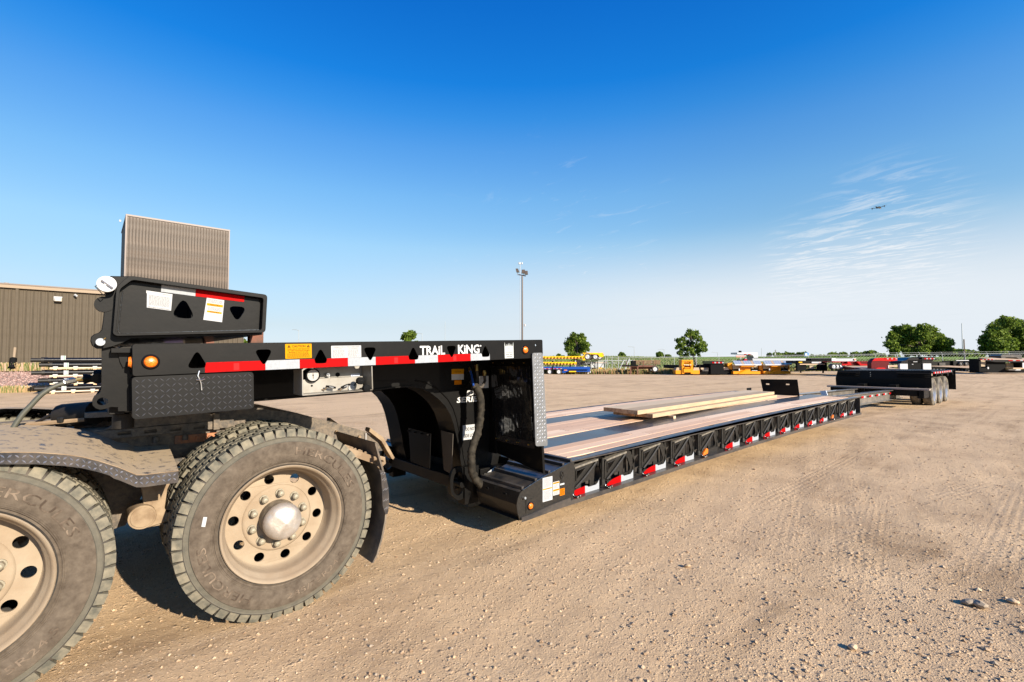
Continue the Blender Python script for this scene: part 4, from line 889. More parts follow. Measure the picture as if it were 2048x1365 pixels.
# planks
proto = 0
def plank_row(y0, y1, x0, x1, joints, ci):
    xs = [x0]+[j for j in joints if x0 < j < x1]+[x1]
    for i in range(len(xs)-1):
        b = MB(Tb); t = random.uniform(-.0012, .0012)
        longbox(b, xs[i]+.0015, xs[i+1]-.0015, y0+.0012, y1-.0012, .520, .557+t, 0)
        # nail pairs near the ends
        for xx in (xs[i]+.03, xs[i+1]-.03, (xs[i]+xs[i+1])/2):
            for yy in (y0+.03, y1-.03): b.box(xx-.004, xx+.004, yy-.004, yy+.004, .5575+t, .5582+t, 1)
        b.build('deck_plank', [PLANKS[(ci+i*2+random.randint(0, 1)) % 4], INK], TR, merge=False, smooth=0, bevel=.0015)
def rows(ya, yb, n, x0, x1, seed):
    wdt = (yb-ya)/n
    for r in range(n):
        o = [3.2, 4.1, 3.6, 4.9, 3.4][(r+seed) % 5]
        plank_row(ya+r*wdt, ya+(r+1)*wdt, x0, x1, [o+2.45*k+.3*((r+k) % 3) for k in range(5)], r+seed)
rows(-1.184, -.754, 3, 2.80, 11.35, 0); rows(-.360, .360, 5, 2.80, 11.3, 1); rows(.754, 1.184, 3, 2.80, 11.35, 3)
# swing brackets along the near side, one mesh shared
def zbracket():
    b = MB()
    # u from the pin; plate with triangular opening
    o = rpoly([(.035, .285), (.33, .325), (.335, .30), (.30, .165), (.27, .095), (.10, .075), (.045, .035), (.02, .05), (.03, .2)], .012, 2)
    h = rpoly([(.07, .225), (.20, .245), (.075, .135)], .008, 2)
    b.plate(o, [h], 'y', -1.255, -1.235, 0)
    b.hexa([(.02, -1.285, .265), (.34, -1.285, .300), (.34, -1.235, .300), (.02, -1.235, .265), (.02, -1.285, .285), (.34, -1.285, .322), (.34, -1.235, .325), (.02, -1.235, .288)], 1)
    b.tube([(.04, -1.266, .045), (.18, -1.268, .150), (.325, -1.268, .275), (.337, -1.262, .30)], .014, 6, 0)
    b.tube([(.065, -1.262, .232), (.14, -1.264, .243), (.215, -1.262, .258)], .006, 5, 0); b.tube([(.062, -1.262, .232), (.062, -1.262, .12)], .005, 5, 0)
    # hinge barrel and pin
    b.cyl((.0, -1.245, -.01), (.0, -1.245, .055), .030, .024, n=10); b.cyl((.0, -1.245, .055), (.01, -1.245, .30), .014, n=8)
    b.tube([(-.02, -1.30, -.008), (-.005, -1.318, -.02), (.02, -1.322, -.024), (.045, -1.312, -.02)], .012, 8, 2)
    b.cyl((.006, -1.333, -.022), (.006, -1.320, -.022), .010, n=8, m=3); b.cyl((.034, -1.328, -.018), (.048, -1.318, -.014), .009, n=8, m=3)
    b.tube([(-.028, -1.30, .022), (-.035, -1.312, .0), (-.018, -1.315, -.012)], .003, 5, 3)
    b.cyl((.358, -1.262, .285), (.362, -1.262, .235), .008, n=6, m=0)
    # post plate to the next bracket, with D opening
    o = rpoly([(.335, -.035), (.545, -.035), (.555, .10), (.545, .14), (.53, .30), (.40, .30), (.35, .25)], .02, 2)
    h = rpoly([(.305+.055, .03), (.475, .035), (.49, .08), (.445, .215), (.42, .25), (.375, .20)], .02, 3)
    b.plate([(.30, -.045), (.505, -.045), (.515, .08), (.555, .13), (.555, .16), (.50, .28), (.40, .325), (.345, .325), (.30, .25)], [h], 'y', -1.215, -1.200, 0)
    b.box(.53, .565, -1.215, -1.17, -.05, .31, 0)
    return b
_zb = zbracket(); _zb.v = [(p[0], p[1], p[2]*.80 if p[2] > 0 else p[2]) for p in _zb.v]
mesh0 = _zb.build('outrigger', [BKC, mat('dusty_bracket_top', (.16, .14, .11), .6, c2=(.09, .08, .065), ns=30), BK, ZINC], TR, bevel=.0025, merge=False, origin=(0, 0, 0), label='black cast swing-out bracket')
mesh0.location = Vector((PIN[0], 0, .262+zb(PIN[0])))-WL[TR.name]
for k in range(1, 15):
    c = mesh0.copy(); col.objects.link(c); c.location = Vector((PIN[k], 0, .262+zb(PIN[k])))-WL[TR.name]
    c.rotation_euler = (0, -math.atan((zb(PIN[k]+.3)-zb(PIN[k]-.3))/.6), 0)
def tape_bed(k):
    s_ = (PIN[k]+(0 if k else -.09))
    lx = s_+.055; mid = s_+.275; rx = s_+.475; z0 = .226+.002; h = .052
    y = -1.258
    if k in (4, 12):
        b = MB(Tb); b.box(lx, rx, -1.252, -1.244, z0, z0+.062, 0); b.build('rail_plate', BKC, SRN)
        b = MB(Tb); c = s_+.13; b.v = []
        P = rpoly([(c-.075, z0+.008), (c+.05, z0+.02), (c+.055, z0+.075), (c+.02, z0+.085), (c-.05, z0+.04)], .014, 3)
        b.prism(P, 'y', -1.275, -1.253); b.build('marker_light', AMBER, SRN, label='amber side marker light', smooth=50, bevel=.004); return
    b = MB(Tb); b.prism([(lx, z0), (mid-.0005, z0), (mid-.0005, z0+.066), (lx+.10, z0+.054), (lx+.045, z0+.040), (lx, z0+.022)], 'y', y, y+.0015, 0)
    b.build('reflective_tape', RRED, SRN, label='red reflective tape segment', smooth=0)
    b = MB(Tb); b.prism([(mid+.0005, z0), (rx, z0), (rx, z0+.085), (rx-.02, z0+.062), (rx-.045, z0+.048), (mid+.05, z0+.048), (mid+.03, z0+.062), (mid+.0005, z0+.066)], 'y', y, y+.0015, 0)
    b.build('reflective_tape', RWHITE, SRN, label='white reflective tape segment', smooth=0)
    b = MB(Tb); b.box(lx, rx, -1.2563, -1.248, z0, z0+.05, 0); b.build('rail_plate', BKC, SRN)
for k in range(15): tape_bed(k)
# front ramps
side = [(2.125, .178), (2.20, .180), (2.70, .190), (2.76, .215), (2.76, .545), (2.71, .543), (2.636, .530), (2.465, .492), (2.31, .452), (2.15, .405), (2.125, .392), (2.10, .35), (2.088, .30), (2.10, .24)]
for sg in (-1, 1):
    y0, y1 = (-1.306, -.765) if sg < 0 else (.765, 1.306)
    b = MB(); oy = y0 if sg < 0 else y1-.012
    b.plate(side, [], 'y', oy, oy+.012, 0)
    top = [(2.125, .395), (2.15, .405), (2.31, .448), (2.465, .488), (2.636, .526), (2.715, .541)]
    i0, i1 = (y0+.012, y1) if sg < 0 else (y0, y1-.012)
    b.loft([(p[0], i0, p[1]) for p in top], [(p[0], i1, p[1]) for p in top], 1)
    b.loft([(p[0], i1, p[1]-.012) for p in top], [(p[0], i0, p[1]-.012) for p in top], 1)
    b.add([(2.125, i0, .395), (2.125, i1, .395), (2.105, i1, .30), (2.105, i0, .30)], [(0, 1, 2, 3)]); b.add([(2.105, i0, .30), (2.105, i1, .30), (2.15, i1, .185), (2.15, i0, .185)], [(0, 1, 2, 3)])
    b.add([(2.15, i0, .185), (2.15, i1, .185), (2.12, i1, .175), (2.12, i0, .175)], [(0, 1, 2, 3)])
    for yy in (-1.15, -.92): b.box(2.098, 2.106, yy*(-sg)-.018, yy*(-sg)+.018, .352, .366, 2)
    b.box(2.18, 2.72, min(-.78*(-sg), -.765*(-sg)), max(-.78*(-sg), -.765*(-sg)), .2, .44)
    RP = b.build('front_ramp', [BKC, BKP, BKM], TR, merge=False, bevel=.002, label='sloping black ramp nose')
    for j, (x, z) in enumerate(((2.165, .412), (2.31, .452), (2.465, .492), (2.636, .530), (2.735, .548))):
        b = MB(); b.hexa([(x-.012, i0, z-.006), (x+.012, i0, z), (x+.012, i1, z), (x-.012, i1, z-.006), (x-.010, i0, z+.018), (x+.010, i0, z+.022), (x+.010, i1, z+.022), (x-.010, i1, z+.018)]); b.build('ramp_bar', BKP, RP, bevel=.002)
    if sg < 0:
        weld([(x_, -1.307, z_+.004) for x_, z_ in ((2.15, .405), (2.31, .452), (2.465, .492), (2.636, .530), (2.71, .545))], .004, RP)
        b = MB(); b.plate([(2.185, .225), (2.275, .225), (2.275, .325), (2.185, .325)], [], 'y', -1.312, -1.3065); b.build('lamp_plate', BKC, RP)
        marker(None, 2.228, -1.312, .272, .0235, RP)
        b = MB(); b.tube([(x_, -1.31, z_) for x_, z_ in [(2.60+.018*math.cos(t)*1.0, .455+.030*math.sin(t)) for t in np.linspace(0, 2*math.pi, 17)]], .005, 6); b.cyl((2.60, -1.306, .455), (2.60, -1.314, .455), .009, n=10); b.build('tie_ring', BKC, RP)
        b = MB(); b.cyl((2.16, -1.306, .345), (2.16, -1.33, .35), .010, n=8); b.build('ramp_bolt', ZINC, RP)
        longb = MB(); xs = np.linspace(2.13, 2.70, 8); zz = [.166, .168, .172, .176, .181, .184, .186, .187]
        for (ya, yb) in ((-1.318, -1.306),): 
            longb.loft([(x, ya, z) for x, z in zip(xs, zz)], [(x, ya, z+.036+.004*i) for i, (x, z) in enumerate(zip(xs, zz))]); longb.loft([(x, ya, z+.036+.004*i) for i, (x, z) in enumerate(zip(xs, zz))], [(x, -1.25, z+.036+.004*i) for i, (x, z) in enumerate(zip(xs, zz))])
        longb.build('skid_shoe', BKP, RP)
        yy = -1.307
        label('instruction_label', None, RP, 2.372, 2.486, .272, .466, yy, WHITE, [('r', .03, .97, .49, .54, 1), ('t', 'CAUTION', .3, .75, .495, .535, 2, False), ('l', .08, .92, .58, .97, 12, 3), ('l', .08, .92, .06, .45, 11, 3)], [YEL, INK, GREY])
        label('caution_label', None, RP, 2.492, 2.570, .302, .413, yy, WHITE, [('r', .03, .97, .84, .96, 1), ('t', 'CAUTION', .2, .85, .86, .94, 2, False), ('r', .03, .97, .30, .44, 1), ('t', 'CAUTION', .2, .85, .33, .42, 2, False), ('l', .1, .9, .5, .8, 4, 3), ('l', .1, .9, .04, .27, 3, 3)], [YEL, INK, GREY])
        label('serial_label', None, RP, 2.578, 2.632, .372, .386, yy, WHITE, [], [])
        label('load_label', None, RP, 2.575, 2.635, .285, .343, yy, ORANGE_L, [('l', .12, .9, .1, .9, 5, 1)], [INK])
b = MB(); b.hexa([(2.20, -.74, .34), (2.36, -.74, .36), (2.36, -.735, .36), (2.20, -.735, .34), (2.22, -.74, .42), (2.34, -.74, .47), (2.34, -.735, .47), (2.22, -.735, .42)]); b.build('inner_label', WHITE, TR)
for sg in (-1, 1):
    ya, yb = sorted((sg*.72, sg*.64)); b = MB(); b.hexa([(2.16, ya, .25), (2.7, ya, .25), (2.7, yb, .25), (2.16, yb, .25), (2.16, ya, .40), (2.7, ya, .52), (2.7, yb, .52), (2.16, yb, .40)]); b.build('lock_beam', BK, TR, bevel=.004)
b = MB(); b.box(2.48, 2.72, -.76, .76, .36, .53); b.build('deck_sun_block', BK, TR, bevel=.004)  # box added to stop sunlight reaching the ground through this gap
# stop plates at the rear of the deck
def stop_plate(pts, x, slots, lean=.04):
    b = MB(); vs, fs = holed(rpoly(pts, .015, 2), slots, .012)
    zmin = min(p[1] for p in pts)
    b.add([(x+w_-lean*(v-zmin)/.36*1.0, u_, v) for u_, v, w_ in vs], fs); b.build('stop_plate', BK, TR, smooth=20)
stop_plate([(.385, .98), (-.37, .998), (-.392, .640), (.335, .624)], 11.0, [rpoly([(.20, .86), (.275, .86), (.275, .89), (.20, .89)], .014, 3), rpoly([(-.21, .87), (-.135, .87), (-.135, .90), (-.21, .90)], .014, 3)])
for (px, py, wd) in ((1321, 798, .12), (1392, 790.5, .12), (1498, 777, .12)):
    q = U(px, py, y=1.26); b = MB(); b.box(q.x-wd, q.x+wd, 1.25, 1.27, .60, q.z+.01); b.build('stake_plate', BK, TR)
# loose rear beams, bogie
b = MB()
for yy in (-.42, .50):
    hw = .10
    for (x0, x1, z0, z1, w0) in ((11.2, 19.8, .50, .515, hw), (11.2, 19.8, .215, .23, hw), (11.2, 19.8, .23, .50, .015)):
        n = 8
        b.hexa([(x0, yy-w0, z0+.04), (x1, yy-.08-w0, z0-.07), (x1, yy-.08+w0, z0-.07), (x0, yy+w0, z0+.04), (x0, yy-w0, z1+.04), (x1, yy-.08-w0, z1-.07), (x1, yy-.08+w0, z1-.07), (x0, yy+w0, z1+.04)])
b.build('rear_beam', mat('rear_beam_grey', (.10, .095, .085), .35, coat=.3, c2=(.16, .14, .12), ns=4), TR)
for k in range(8):
    x = 13.6+k*.78; z = .40-(x-11.2)*.0128; red = True
    b = MB(); b.box(x, x+.22, -.53, -.525, z+.03, z+.08, 0); b.box(x+.22, x+.40, -.53, -.525, z+.03, z+.08, 1); b.build('reflective_tape', [RRED, RWHITE], TR, smooth=0)
P = [U(a, c, x=12.4) for a, c in ((1640, 782.5), (1651.5, 781.5), (1656, 793.5), (1645, 795.5))]
b = MB(); b.add([tuple(p) for p in P]+[(p.x+.03, p.y, p.z) for p in P], [(0, 1, 2, 3), (7, 6, 5, 4), (0, 4, 5, 1), (1, 5, 6, 2), (2, 6, 7, 3), (3, 7, 4, 0)]); b.build('aluminium_crossplate', mat('pale_aluminium', (.7, .74, .8), .4, metal=.3), TR)
# bogie
b = MB(); b.box(18.5, 18.75, -1.45, 1.22, .485, .535, 1); b.box(18.52, 19.3, -1.32, -1.16, .24, .50, 0); b.box(18.52, 19.3, -1.2, -.5, .30, .50, 0); b.box(18.8, 19.2, -.5, 1.2, .36, .50)
b.box(18.75, 24.0, -.62, -.42, .30, .62); b.box(18.75, 24.0, .22, .42, .30, .62)
b.build('bogie_frame', [BK, mat('pale_edge', (.28, .22, .18), .6)], TR, bevel=.004)  # crossbar coloured paler than the frame
pan = [(1.18, .50), (1.18, .78), (1.13, 1.03), (-1.385, 1.065), (-1.38, .82), (-1.40, .55)]
b = MB(); X = 19.3
b.add([(X, 1.16, .49), (X, -1.40, .53), (X-.05, -1.40, .80), (X-.05, 1.16, .76), (X-.02, -1.40, 1.07), (X-.02, 1.10, 1.035), (X+.0, -1.40, 1.075), (X+.0, 1.10, 1.04), (X+.12, -1.40, 1.07), (X+.12, 1.1, 1.035)],
      [(0, 1, 2, 3), (3, 2, 4, 5), (5, 4, 6, 7), (7, 6, 8, 9)])
for j in range(3):
    for (ya, yb) in ((-1.36, -.55), (.45, 1.1)):
        z = .86+.058*j; b.hexa([(X-.09, ya, z), (X-.035, ya, z), (X-.035, yb, z), (X-.09, yb, z), (X-.06, ya, z+.018), (X-.02, ya, z+.018), (X-.02, yb, z+.018), (X-.06, yb, z+.018)])
for j in range(3): b.cyl((X-.05, .15, .86+.06*j), (X-.065, .15, .86+.06*j), .012, n=6, m=1)
b.build('bogie_front_panel', [mat('bogie_black', (.013, .0115, .010), .7, spec=.12), ZINC], TR, smooth=0, merge=False)
b = MB(); 
for j in range(3): b.sheet([(20.5+1.22*j-.6, .86), (20.5+1.22*j-.45, 1.02), (20.5+1.22*j+.45, 1.02), (20.5+1.22*j+.6, .86)], [(20.5+1.22*j-.6, .82), (20.5+1.22*j-.42, .94), (20.5+1.22*j+.42, .94), (20.5+1.22*j+.6, .82)], 'y', -1.42, 0)
b.box(19.4, 23.8, -1.42, 1.15, 1.015, 1.03); b.box(23.85, 23.88, -1.45, -.8, .30, 1.02)
b.build('bogie_fender', BK, TR)
for j in range(8):
    b = MB(); b.box(19.45+j*.46, 19.45+j*.46+.28, -1.424, -1.420, .97, 1.025, 0); b.box(19.73+j*.46, 19.73+j*.46+.18, -1.424, -1.420, .97, 1.025, 1); b.build('reflective_tape', [RRED, RWHITE], TR, smooth=0)
wheel_mesh = None; AWH = mat('aluminium_wheel', (.42, .43, .45), .35, metal=.5)
for j in range(3):
    for yy, sg in ((-1.30, 1), (1.05, -1)):
        cx = 20.55+1.22*j; cz = .345
        b = MB(); t = [(.06, .30), (.02, .33), (.0, .39), (.03, .445), (.045, .46), (.10, .465), (.14, .46), (.15, .465), (.22, .46), (.25, .45), (.28, .39), (.26, .30)]
        b.lathe(t, (cx, yy, cz), 40, 0, sg); b.lathe([(a_+.32, r_) for a_, r_ in t], (cx, yy, cz), 40, 0, sg)
        b.lathe([(.02, .30), (.05, .285), (.16, .27), (.17, .16), (.14, .12), (.06, .10), (.05, .001)], (cx, yy, cz), 32, 1, sg)
        b.build('trailer_wheel', [mat('trailer_tyre', (.06, .052, .042), .8, c2=(.17, .145, .11), ns=6) if (wheel_mesh is None) else wheel_mesh, AWH], TR, smooth=40)
        if wheel_mesh is None: wheel_mesh = bpy.data.materials['trailer_tyre']
# ================================================================ timber stack on the deck
def board(x0, x1, y0, y1, z0, z1, lab, m=PINE, yaw=0.0, group='sawn boards stacked on the deck'):
    b = MB(); n = 10; L_ = x1-x0; W = y1-y0
    vs = []; fs = []
    for i in range(n+1):
        x = L_*i/n; j1, j2 = random.uniform(-.003, .003), random.uniform(-.003, .003)
        vs += [(x, j1, 0), (x, W+j2, 0), (x, W+j2, z1-z0), (x, j1, z1-z0)]
    for i in range(n):
        o = i*4; fs += [(o+j, o+(j+1) % 4, o+4+(j+1) % 4, o+4+j) for j in range(4)]
    b.add(vs, fs, 0); b.add([vs[k] for k in (0, 1, 2, 3)], [(3, 2, 1, 0)], 1); b.add([vs[n*4+k] for k in (0, 1, 2, 3)], [(0, 1, 2, 3)], 1)
    ca, sa = math.cos(yaw), math.sin(yaw)
    b.v = [(x0+p[0]*ca-p[1]*sa, y0+p[0]*sa+p[1]*ca, z0+p[2]) for p in b.v]
    return b.build('board', [m, PINEE], None, label=lab, cat='board', group=group, bevel=.002, smooth=0)
YW = math.atan2(.26, 5.2)
Z0 = .628
board(5.24, 10.15, -.50, -.245, Z0+.022, Z0+.074, 'lower sawn board nearest the camera, with brown bark along its side edge', PINE, YW)
board(5.20, 10.10, -.235, .10, Z0+.022, Z0+.074, 'lower sawn board at the far side of the timber stack, mostly hidden', PINE, YW)
board(5.00, 10.25, -.430, -.165, Z0+.077, Z0+.132, 'upper sawn board on the camera side of the timber stack', PINE, YW)
board(5.04, 10.35, -.158, .150, Z0+.077, Z0+.132, 'upper sawn board on the far side of the timber stack, widest and palest', PINE2, YW)
board(5.66, 5.72, -.56, .15, Z0-.028, Z0+.020, 'short wooden spacer under the front half of the timber stack', PINE2, 0, 'spacers under the timber')
board(9.30, 9.37, -.40, .35, Z0+.0, Z0+.020, 'short wooden spacer under the rear end of the timber stack', PINE2, 0, 'spacers under the timber')
b = MB(); b.box(2.36, 2.74, -.30, .08, 0, .16); b.box(2.30, 2.62, -.34, -.02, .16, .19)
b.build('wood_block', mat('dirty_timber', (.12, .09, .065), .9, c2=(.2, .15, .1), ns=6), None, label='dark timber block on the ground under the gooseneck foot', cat='timber block', bevel=.005)
# ================================================================ the tractor's rear end
TK = thing('truck_tractor', 'dusty truck tractor rear end with tandem dual wheels under the trailer gooseneck', 'truck', (0, 0, 0))
def tyre(cx, yo, cz, parent, lettering=True, wy=.28):
    prof = [(.045, .300), (.022, .318), (.012, .330), (.016, .338), (.006, .350), (.003, .375), (-.002, .405), (.0, .432), (.006, .455), (.012, .458), (.016, .476), (.014, .480), (.026, .498), (.034, .506), (.060, .510), (.140, .512), (.220, .510), (.246, .506), (.262, .48), (.28, .41), (.262, .34), (.235, .30)]
    b = MB(); n = 96; k = len(prof)
    b.lathe(prof, (cx, yo, cz), n, 0)
    for i in range(n):
        for j in range(k-1):
            b.m[i*(k-1)+j] = 1 if j in range(2, 8) else (0 if 7 < j < 11 else 5)  # groove floor in darker rubber: the dark between lugs is put into colour
    # tread blocks: shoulder lugs and two centre rows
    NB = 54
    for i in range(NB):
        a0 = 2*math.pi*i/NB
        for (d0, d1, da, r0, r1, ph) in ((.010, .082, .101, .484, .5255, 0), (.086, .136, .106, .505, .526, .5), (.144, .194, .106, .505, .526, 0), (.198, .270, .101, .484, .5255, .5)):
            a = a0+ph*2*math.pi/NB; h = da/2; sk = random.uniform(-.003, .003)
            vs = []
            for (dd, rr, hh) in ((d0, r0, h), (d1, r0, h), (d0+(.014 if d0 < .02 else .003), r1, h*.86), (d1-(.014 if d1 > .26 else .003), r1, h*.86)):
                for sg in (-1, 1): vs.append((cx+rr*math.cos(a+sg*hh), yo+dd, cz+rr*math.sin(a+sg*hh)))
            b.add(vs, [(0, 1, 3, 2), (4, 6, 7, 5), (0, 4, 5, 1), (2, 3, 7, 6), (0, 2, 6, 4), (1, 5, 7, 3)], 2)
            # sipe cut standing off as a thin darker tab between the lugs
    for rr in (.345, .352, .360):
        b.tube([(cx+rr*math.cos(t), yo+.0045, cz+rr*math.sin(t)) for t in np.linspace(0, 2*math.pi, 73)], .0016, 4, 1)
    if lettering:
        def arc(s_, r0, h, mid, wid, inv=False):
            vs, fs = text_poly(s_, 0.0)
            ax = [p[0] for p in vs]; az = [p[1] for p in vs]; a0, a1, b0, b1 = min(ax), max(ax), min(az), max(az)
            out = []
            for p in vs:
                t = (p[0]-a0)/(a1-a0)-.5; q = (p[1]-b0)/(b1-b0)
                ang = mid-t*wid if not inv else mid+t*wid; r = r0+q*h if not inv else r0+(1-q)*h
                bul = -.0022 if r < .43 else -.0008
                out.append((cx+r*math.cos(ang), yo+bul-.0012, cz+r*math.sin(ang)))
            b.add(out, fs, 3)
            # outline edges
        arc('HERCULES', .385, .042, R(52), R(62)); arc('285/75R24.5', .392, .030, R(-62), R(52), True); arc('HERCULES', .385, .042, R(215), R(60))
        if yo > -2: b.prism([(cx-.405, cz+.075), (cx-.388, cz+.070), (cx-.380, cz+.118), (cx-.397, cz+.122)], 'y', yo-.0052, yo-.0035, 4)
    return b.build('tyre', [RUB, RUBB, TREAD, mat('raised_letters', (.05, .036, .026), .8, spec=.15, c2=(.17, .13, .095), ns=14) if 'raised_letters' not in bpy.data.materials else bpy.data.materials['raised_letters'], WHITE, RUBN], parent, smooth=38, merge=False)
def truck_wheel(cx, cz, yo=-1.222):
    b = MB(); C = (cx, yo, cz)
    b.lathe([(.045, .306), (.020, .318), (.004, .324), (-.002, .320), (.002, .313), (.020, .304), (.040, .300), (.052, .288), (.075, .284), (.100, .281), (.150, .276), (.156, .272)], C, 72, 0)
    # outer disc with ten hand holes
    vs, fs = holed(circ(0, 0, .274, 72), [circ(0, 0, .188, 60)]+[circ(.229*math.cos(R(36*i+30)), .229*math.sin(R(36*i+30)), .027, 18) for i in range(10)], .010)
    b.add([(cx+u_, yo+.165+w_-.10*(.274-math.hypot(u_, v_)), cz+v_) for u_, v_, w_ in vs], fs, 0)
    b.lathe([(.157, .190), (.150, .184), (.146, .178), (.145, .170), (.145, .105), (.145, .09)], C, 60, 0)
    b.lathe([(.27, .20), (.27, .001)], C, 40, 2)
    W = b.build('wheel', [RIM, RIMH, BKM], TK, smooth=40, label='dusty pale brown steel wheel')
    b = MB(); b.lathe([(.147, .104), (.075, .100), (.065, .096), (.060, .090)], C, 30, 0)
    b.lathe([(.068, .100), (.058, .103), (.040, .101), (.022, .092), (.006, .074), (-.003, .050), (-.008, .024), (-.009, .001)], C, 36, 1)
    for i in range(len(b.v)):
        x, y, z = b.v[i]
        if y < yo+.035: b.v[i] = (x, y+.005*math.sin(x*60+1)*math.cos(z*55), z)      # small dents
    b.build('hub', [mat('hub_dark', (.09, .07, .05), .6, c2=(.2, .16, .11), ns=15) if 'hub_dark' not in bpy.data.materials else bpy.data.materials['hub_dark'], CHROME], W, smooth=50, label='hub with a dented chrome cap')
    nut0 = None
    for i in range(10):
        a = R(36*i+15); q = (cx+.1425*math.cos(a), yo+.145, cz+.1425*math.sin(a))
        if nut0 is None:
            b = MB(); b.cyl(q, (q[0], q[1]-.008, q[2]), .024, n=14); b.cyl((q[0], q[1]-.008, q[2]), (q[0], q[1]-.036, q[2]), .0195, .018, n=6); b.lathe([(-.036, .018), (-.044, .012), (-.047, .001)], q, 12)
            nut0 = b.build('lug_nut', RIMH, W, smooth=30); q0 = q
        else:
            c = nut0.copy(); col.objects.link(c); c.location = nut0.location+Vector((q[0]-q0[0], 0, q[2]-q0[2]))
    tyre(cx, yo, cz, W); tyre(cx, yo+.33, cz, W, False)
for cx in (.417, -.845): truck_wheel(cx, .512)
# far-side duals, mostly hidden: same tyres without the fine parts
for cx in (.417, -.845):
    b = MB(); b.lathe([(.0, .30), (.0, .44), (.03, .51), (.25, .51), (.28, .44), (.28, .30)], (cx, .61, .512), 48, 0); b.lathe([(.0, .30), (.0, .44), (.03, .51), (.25, .51), (.28, .44), (.28, .30)], (cx, .94, .512), 48, 0)
    for i in range(54):
        a = 2*math.pi*i/54
        for y0 in (.61, .94): b.add([(cx+rr*math.cos(a+s_*.037), y0+dd, .512+rr*math.sin(a+s_*.037)) for dd in (.02, .26) for rr in (.5, .524) for s_ in (-1, 1)], [(0, 1, 3, 2), (4, 6, 7, 5), (0, 4, 5, 1), (2, 3, 7, 6), (0, 2, 6, 4), (1, 5, 7, 3)], 0)
    b.build('far_side_tyres', TREAD, TK, smooth=30, merge=False)
# frame rails
for sg in (-1, 1):
    b = MB(); y0 = -.43 if sg < 0 else .41
    b.prism([(-3.2, .80), (.75, .80), (.90, .745), (1.262, .668), (1.252, .862), (.985, .952), (.60, 1.066), (.40, 1.095), (-.35, 1.09), (-3.2, 1.09)] if False else [(-3.2, .74), (.75, .76), (1.262, .672), (1.250, .855), (.985, .953), (.67, 1.048), (.428, 1.104), (.20, 1.085), (.20, 1.02), (-3.2, 1.02)], 'y', y0, y0+.022, 0)
    ff = [(-3.2, 1.02), (.20, 1.02)]
    b.box(-3.2, .22, min(y0, y0-sg*.09), max(y0, y0-sg*.09)+.0, 1.02, 1.032)
    P = [(.20, 1.085), (.428, 1.104), (.67, 1.048), (.985, .953)]
    b.loft([(p[0], y0-.01, p[1]+.006) for p in P], [(p[0], y0+.09, p[1]+.006) for p in P], 0)
    b.prism([(1.255, .862), (1.36, .775), (1.452, .622), (1.466, .612), (1.478, .626), (1.378, .800), (1.262, .890)], 'y', y0-.05, y0+.03, 1)
    b.add([(1.25, y0, .855), (1.36, y0, .775), (1.41, y0, .69), (1.26, y0, .672)], [(0, 1, 2, 3)], 0)
    b.build('frame_rail', [TRUCK, TAN], TK, smooth=20, merge=False)
b = MB()
for (px, py) in ((672, 864), (693, 874.5), (706, 875), (718, 874), (718, 895)):
    q = U(px, py, y=-.432); b.cyl(q, (q.x, q.y-.018, q.z), .013, n=6)
q = U(731, 880, y=-.434); b.box(q.x-.006, q.x+.006, -.444, -.432, q.z-.07, q.z+.055, 1)
b.build('frame_bolts', [TAN, ZINC], TK)
b = MB(); b.box(1.20, 1.24, -.41, .41, .66, .84); b.box(-.6, -.5, -.41, .41, .74, 1.0); b.box(.55, .6, -.41, .41, .8, 1.0)
b.cyl((.417, -.9, .512), (.417, .9, .512), .075, n=14); b.cyl((-.845, -.9, .512), (-.845, .9, .512), .075, n=14); b.cyl((.417, -.16, .512), (.417, .16, .512), .2, n=20); b.cyl((-.845, -.16, .512), (-.845, .16, .512), .2, n=20)
b.build('axles_and_crossmembers', TRUCK, TK)
# fifth wheel and its slide rail
b = MB(); b.plate([(-.72, .965), (.30, .985), (.30, 1.035), (-.72, 1.015)], [[(-.30+.125*k, .990), (-.24+.125*k, .991), (-.24+.125*k, 1.010), (-.30+.125*k, 1.009)] for k in range(4)], 'y', -.475, -.455, 0)
b.box(-.72, .30, -.455, -.30, 1.0, 1.03)
b.prism([(-.36, 1.03), (.26, 1.035), (.08, 1.12), (-.02, 1.135), (-.16, 1.11), (-.22, 1.12)], 'y', -.47, -.44)
b.prism(rpoly([(-.45, -.45), (.42, -.45), (.42, -.12), (.10, -.05), (.10, .05), (.42, .12), (.42, .45), (-.45, .45)], .05, 3), 'z', 1.10, 1.13)
b.box(.18, .215, -.50, -.45, .98, 1.08); b.cyl((-.12, -.48, .965), (-.12, -.48, .93), .016, n=8); b.cyl((.03, -.48, .965), (.03, -.48, .93), .016, n=8)
b.build('fifth_wheel', TRUCK, TK, bevel=.004)
b = MB(); q0 = U(455, 893, y=-.445); q1 = U(478, 882, y=-.445); b.box(-.02, .26, -.452, -.436, .905, .955)
for x in (.03, .1, .17): b.cyl((x, -.452, .93), (x, -.470, .93), .015, n=6)
b.build('rusty_bracket', RUSTO, TK)
b = MB(); b.cyl((-.55, -.2, 1.10), (-.40, -.35, 1.12), .07, n=12); b.cyl((-.50, .1, 1.08), (-.3, -.1, 1.09), .05, n=10)
for k in range(7): b.tube([(-.7+.09*k, -.4+.05*k, 1.05), (-.6+.09*k, -.2, 1.11), (-.4+.05*k, .1, 1.06)], .010, 6)
b.tube([(-1.4, -.46, 1.04), (-.9, -.44, 1.075), (-.45, -.42, 1.09)], .012, 6, 1); b.cyl((-.55, -.43, 1.085), (-.55, -.43, 1.11), .016, n=8)
b.build('air_lines', [DARK, TAN], TK)
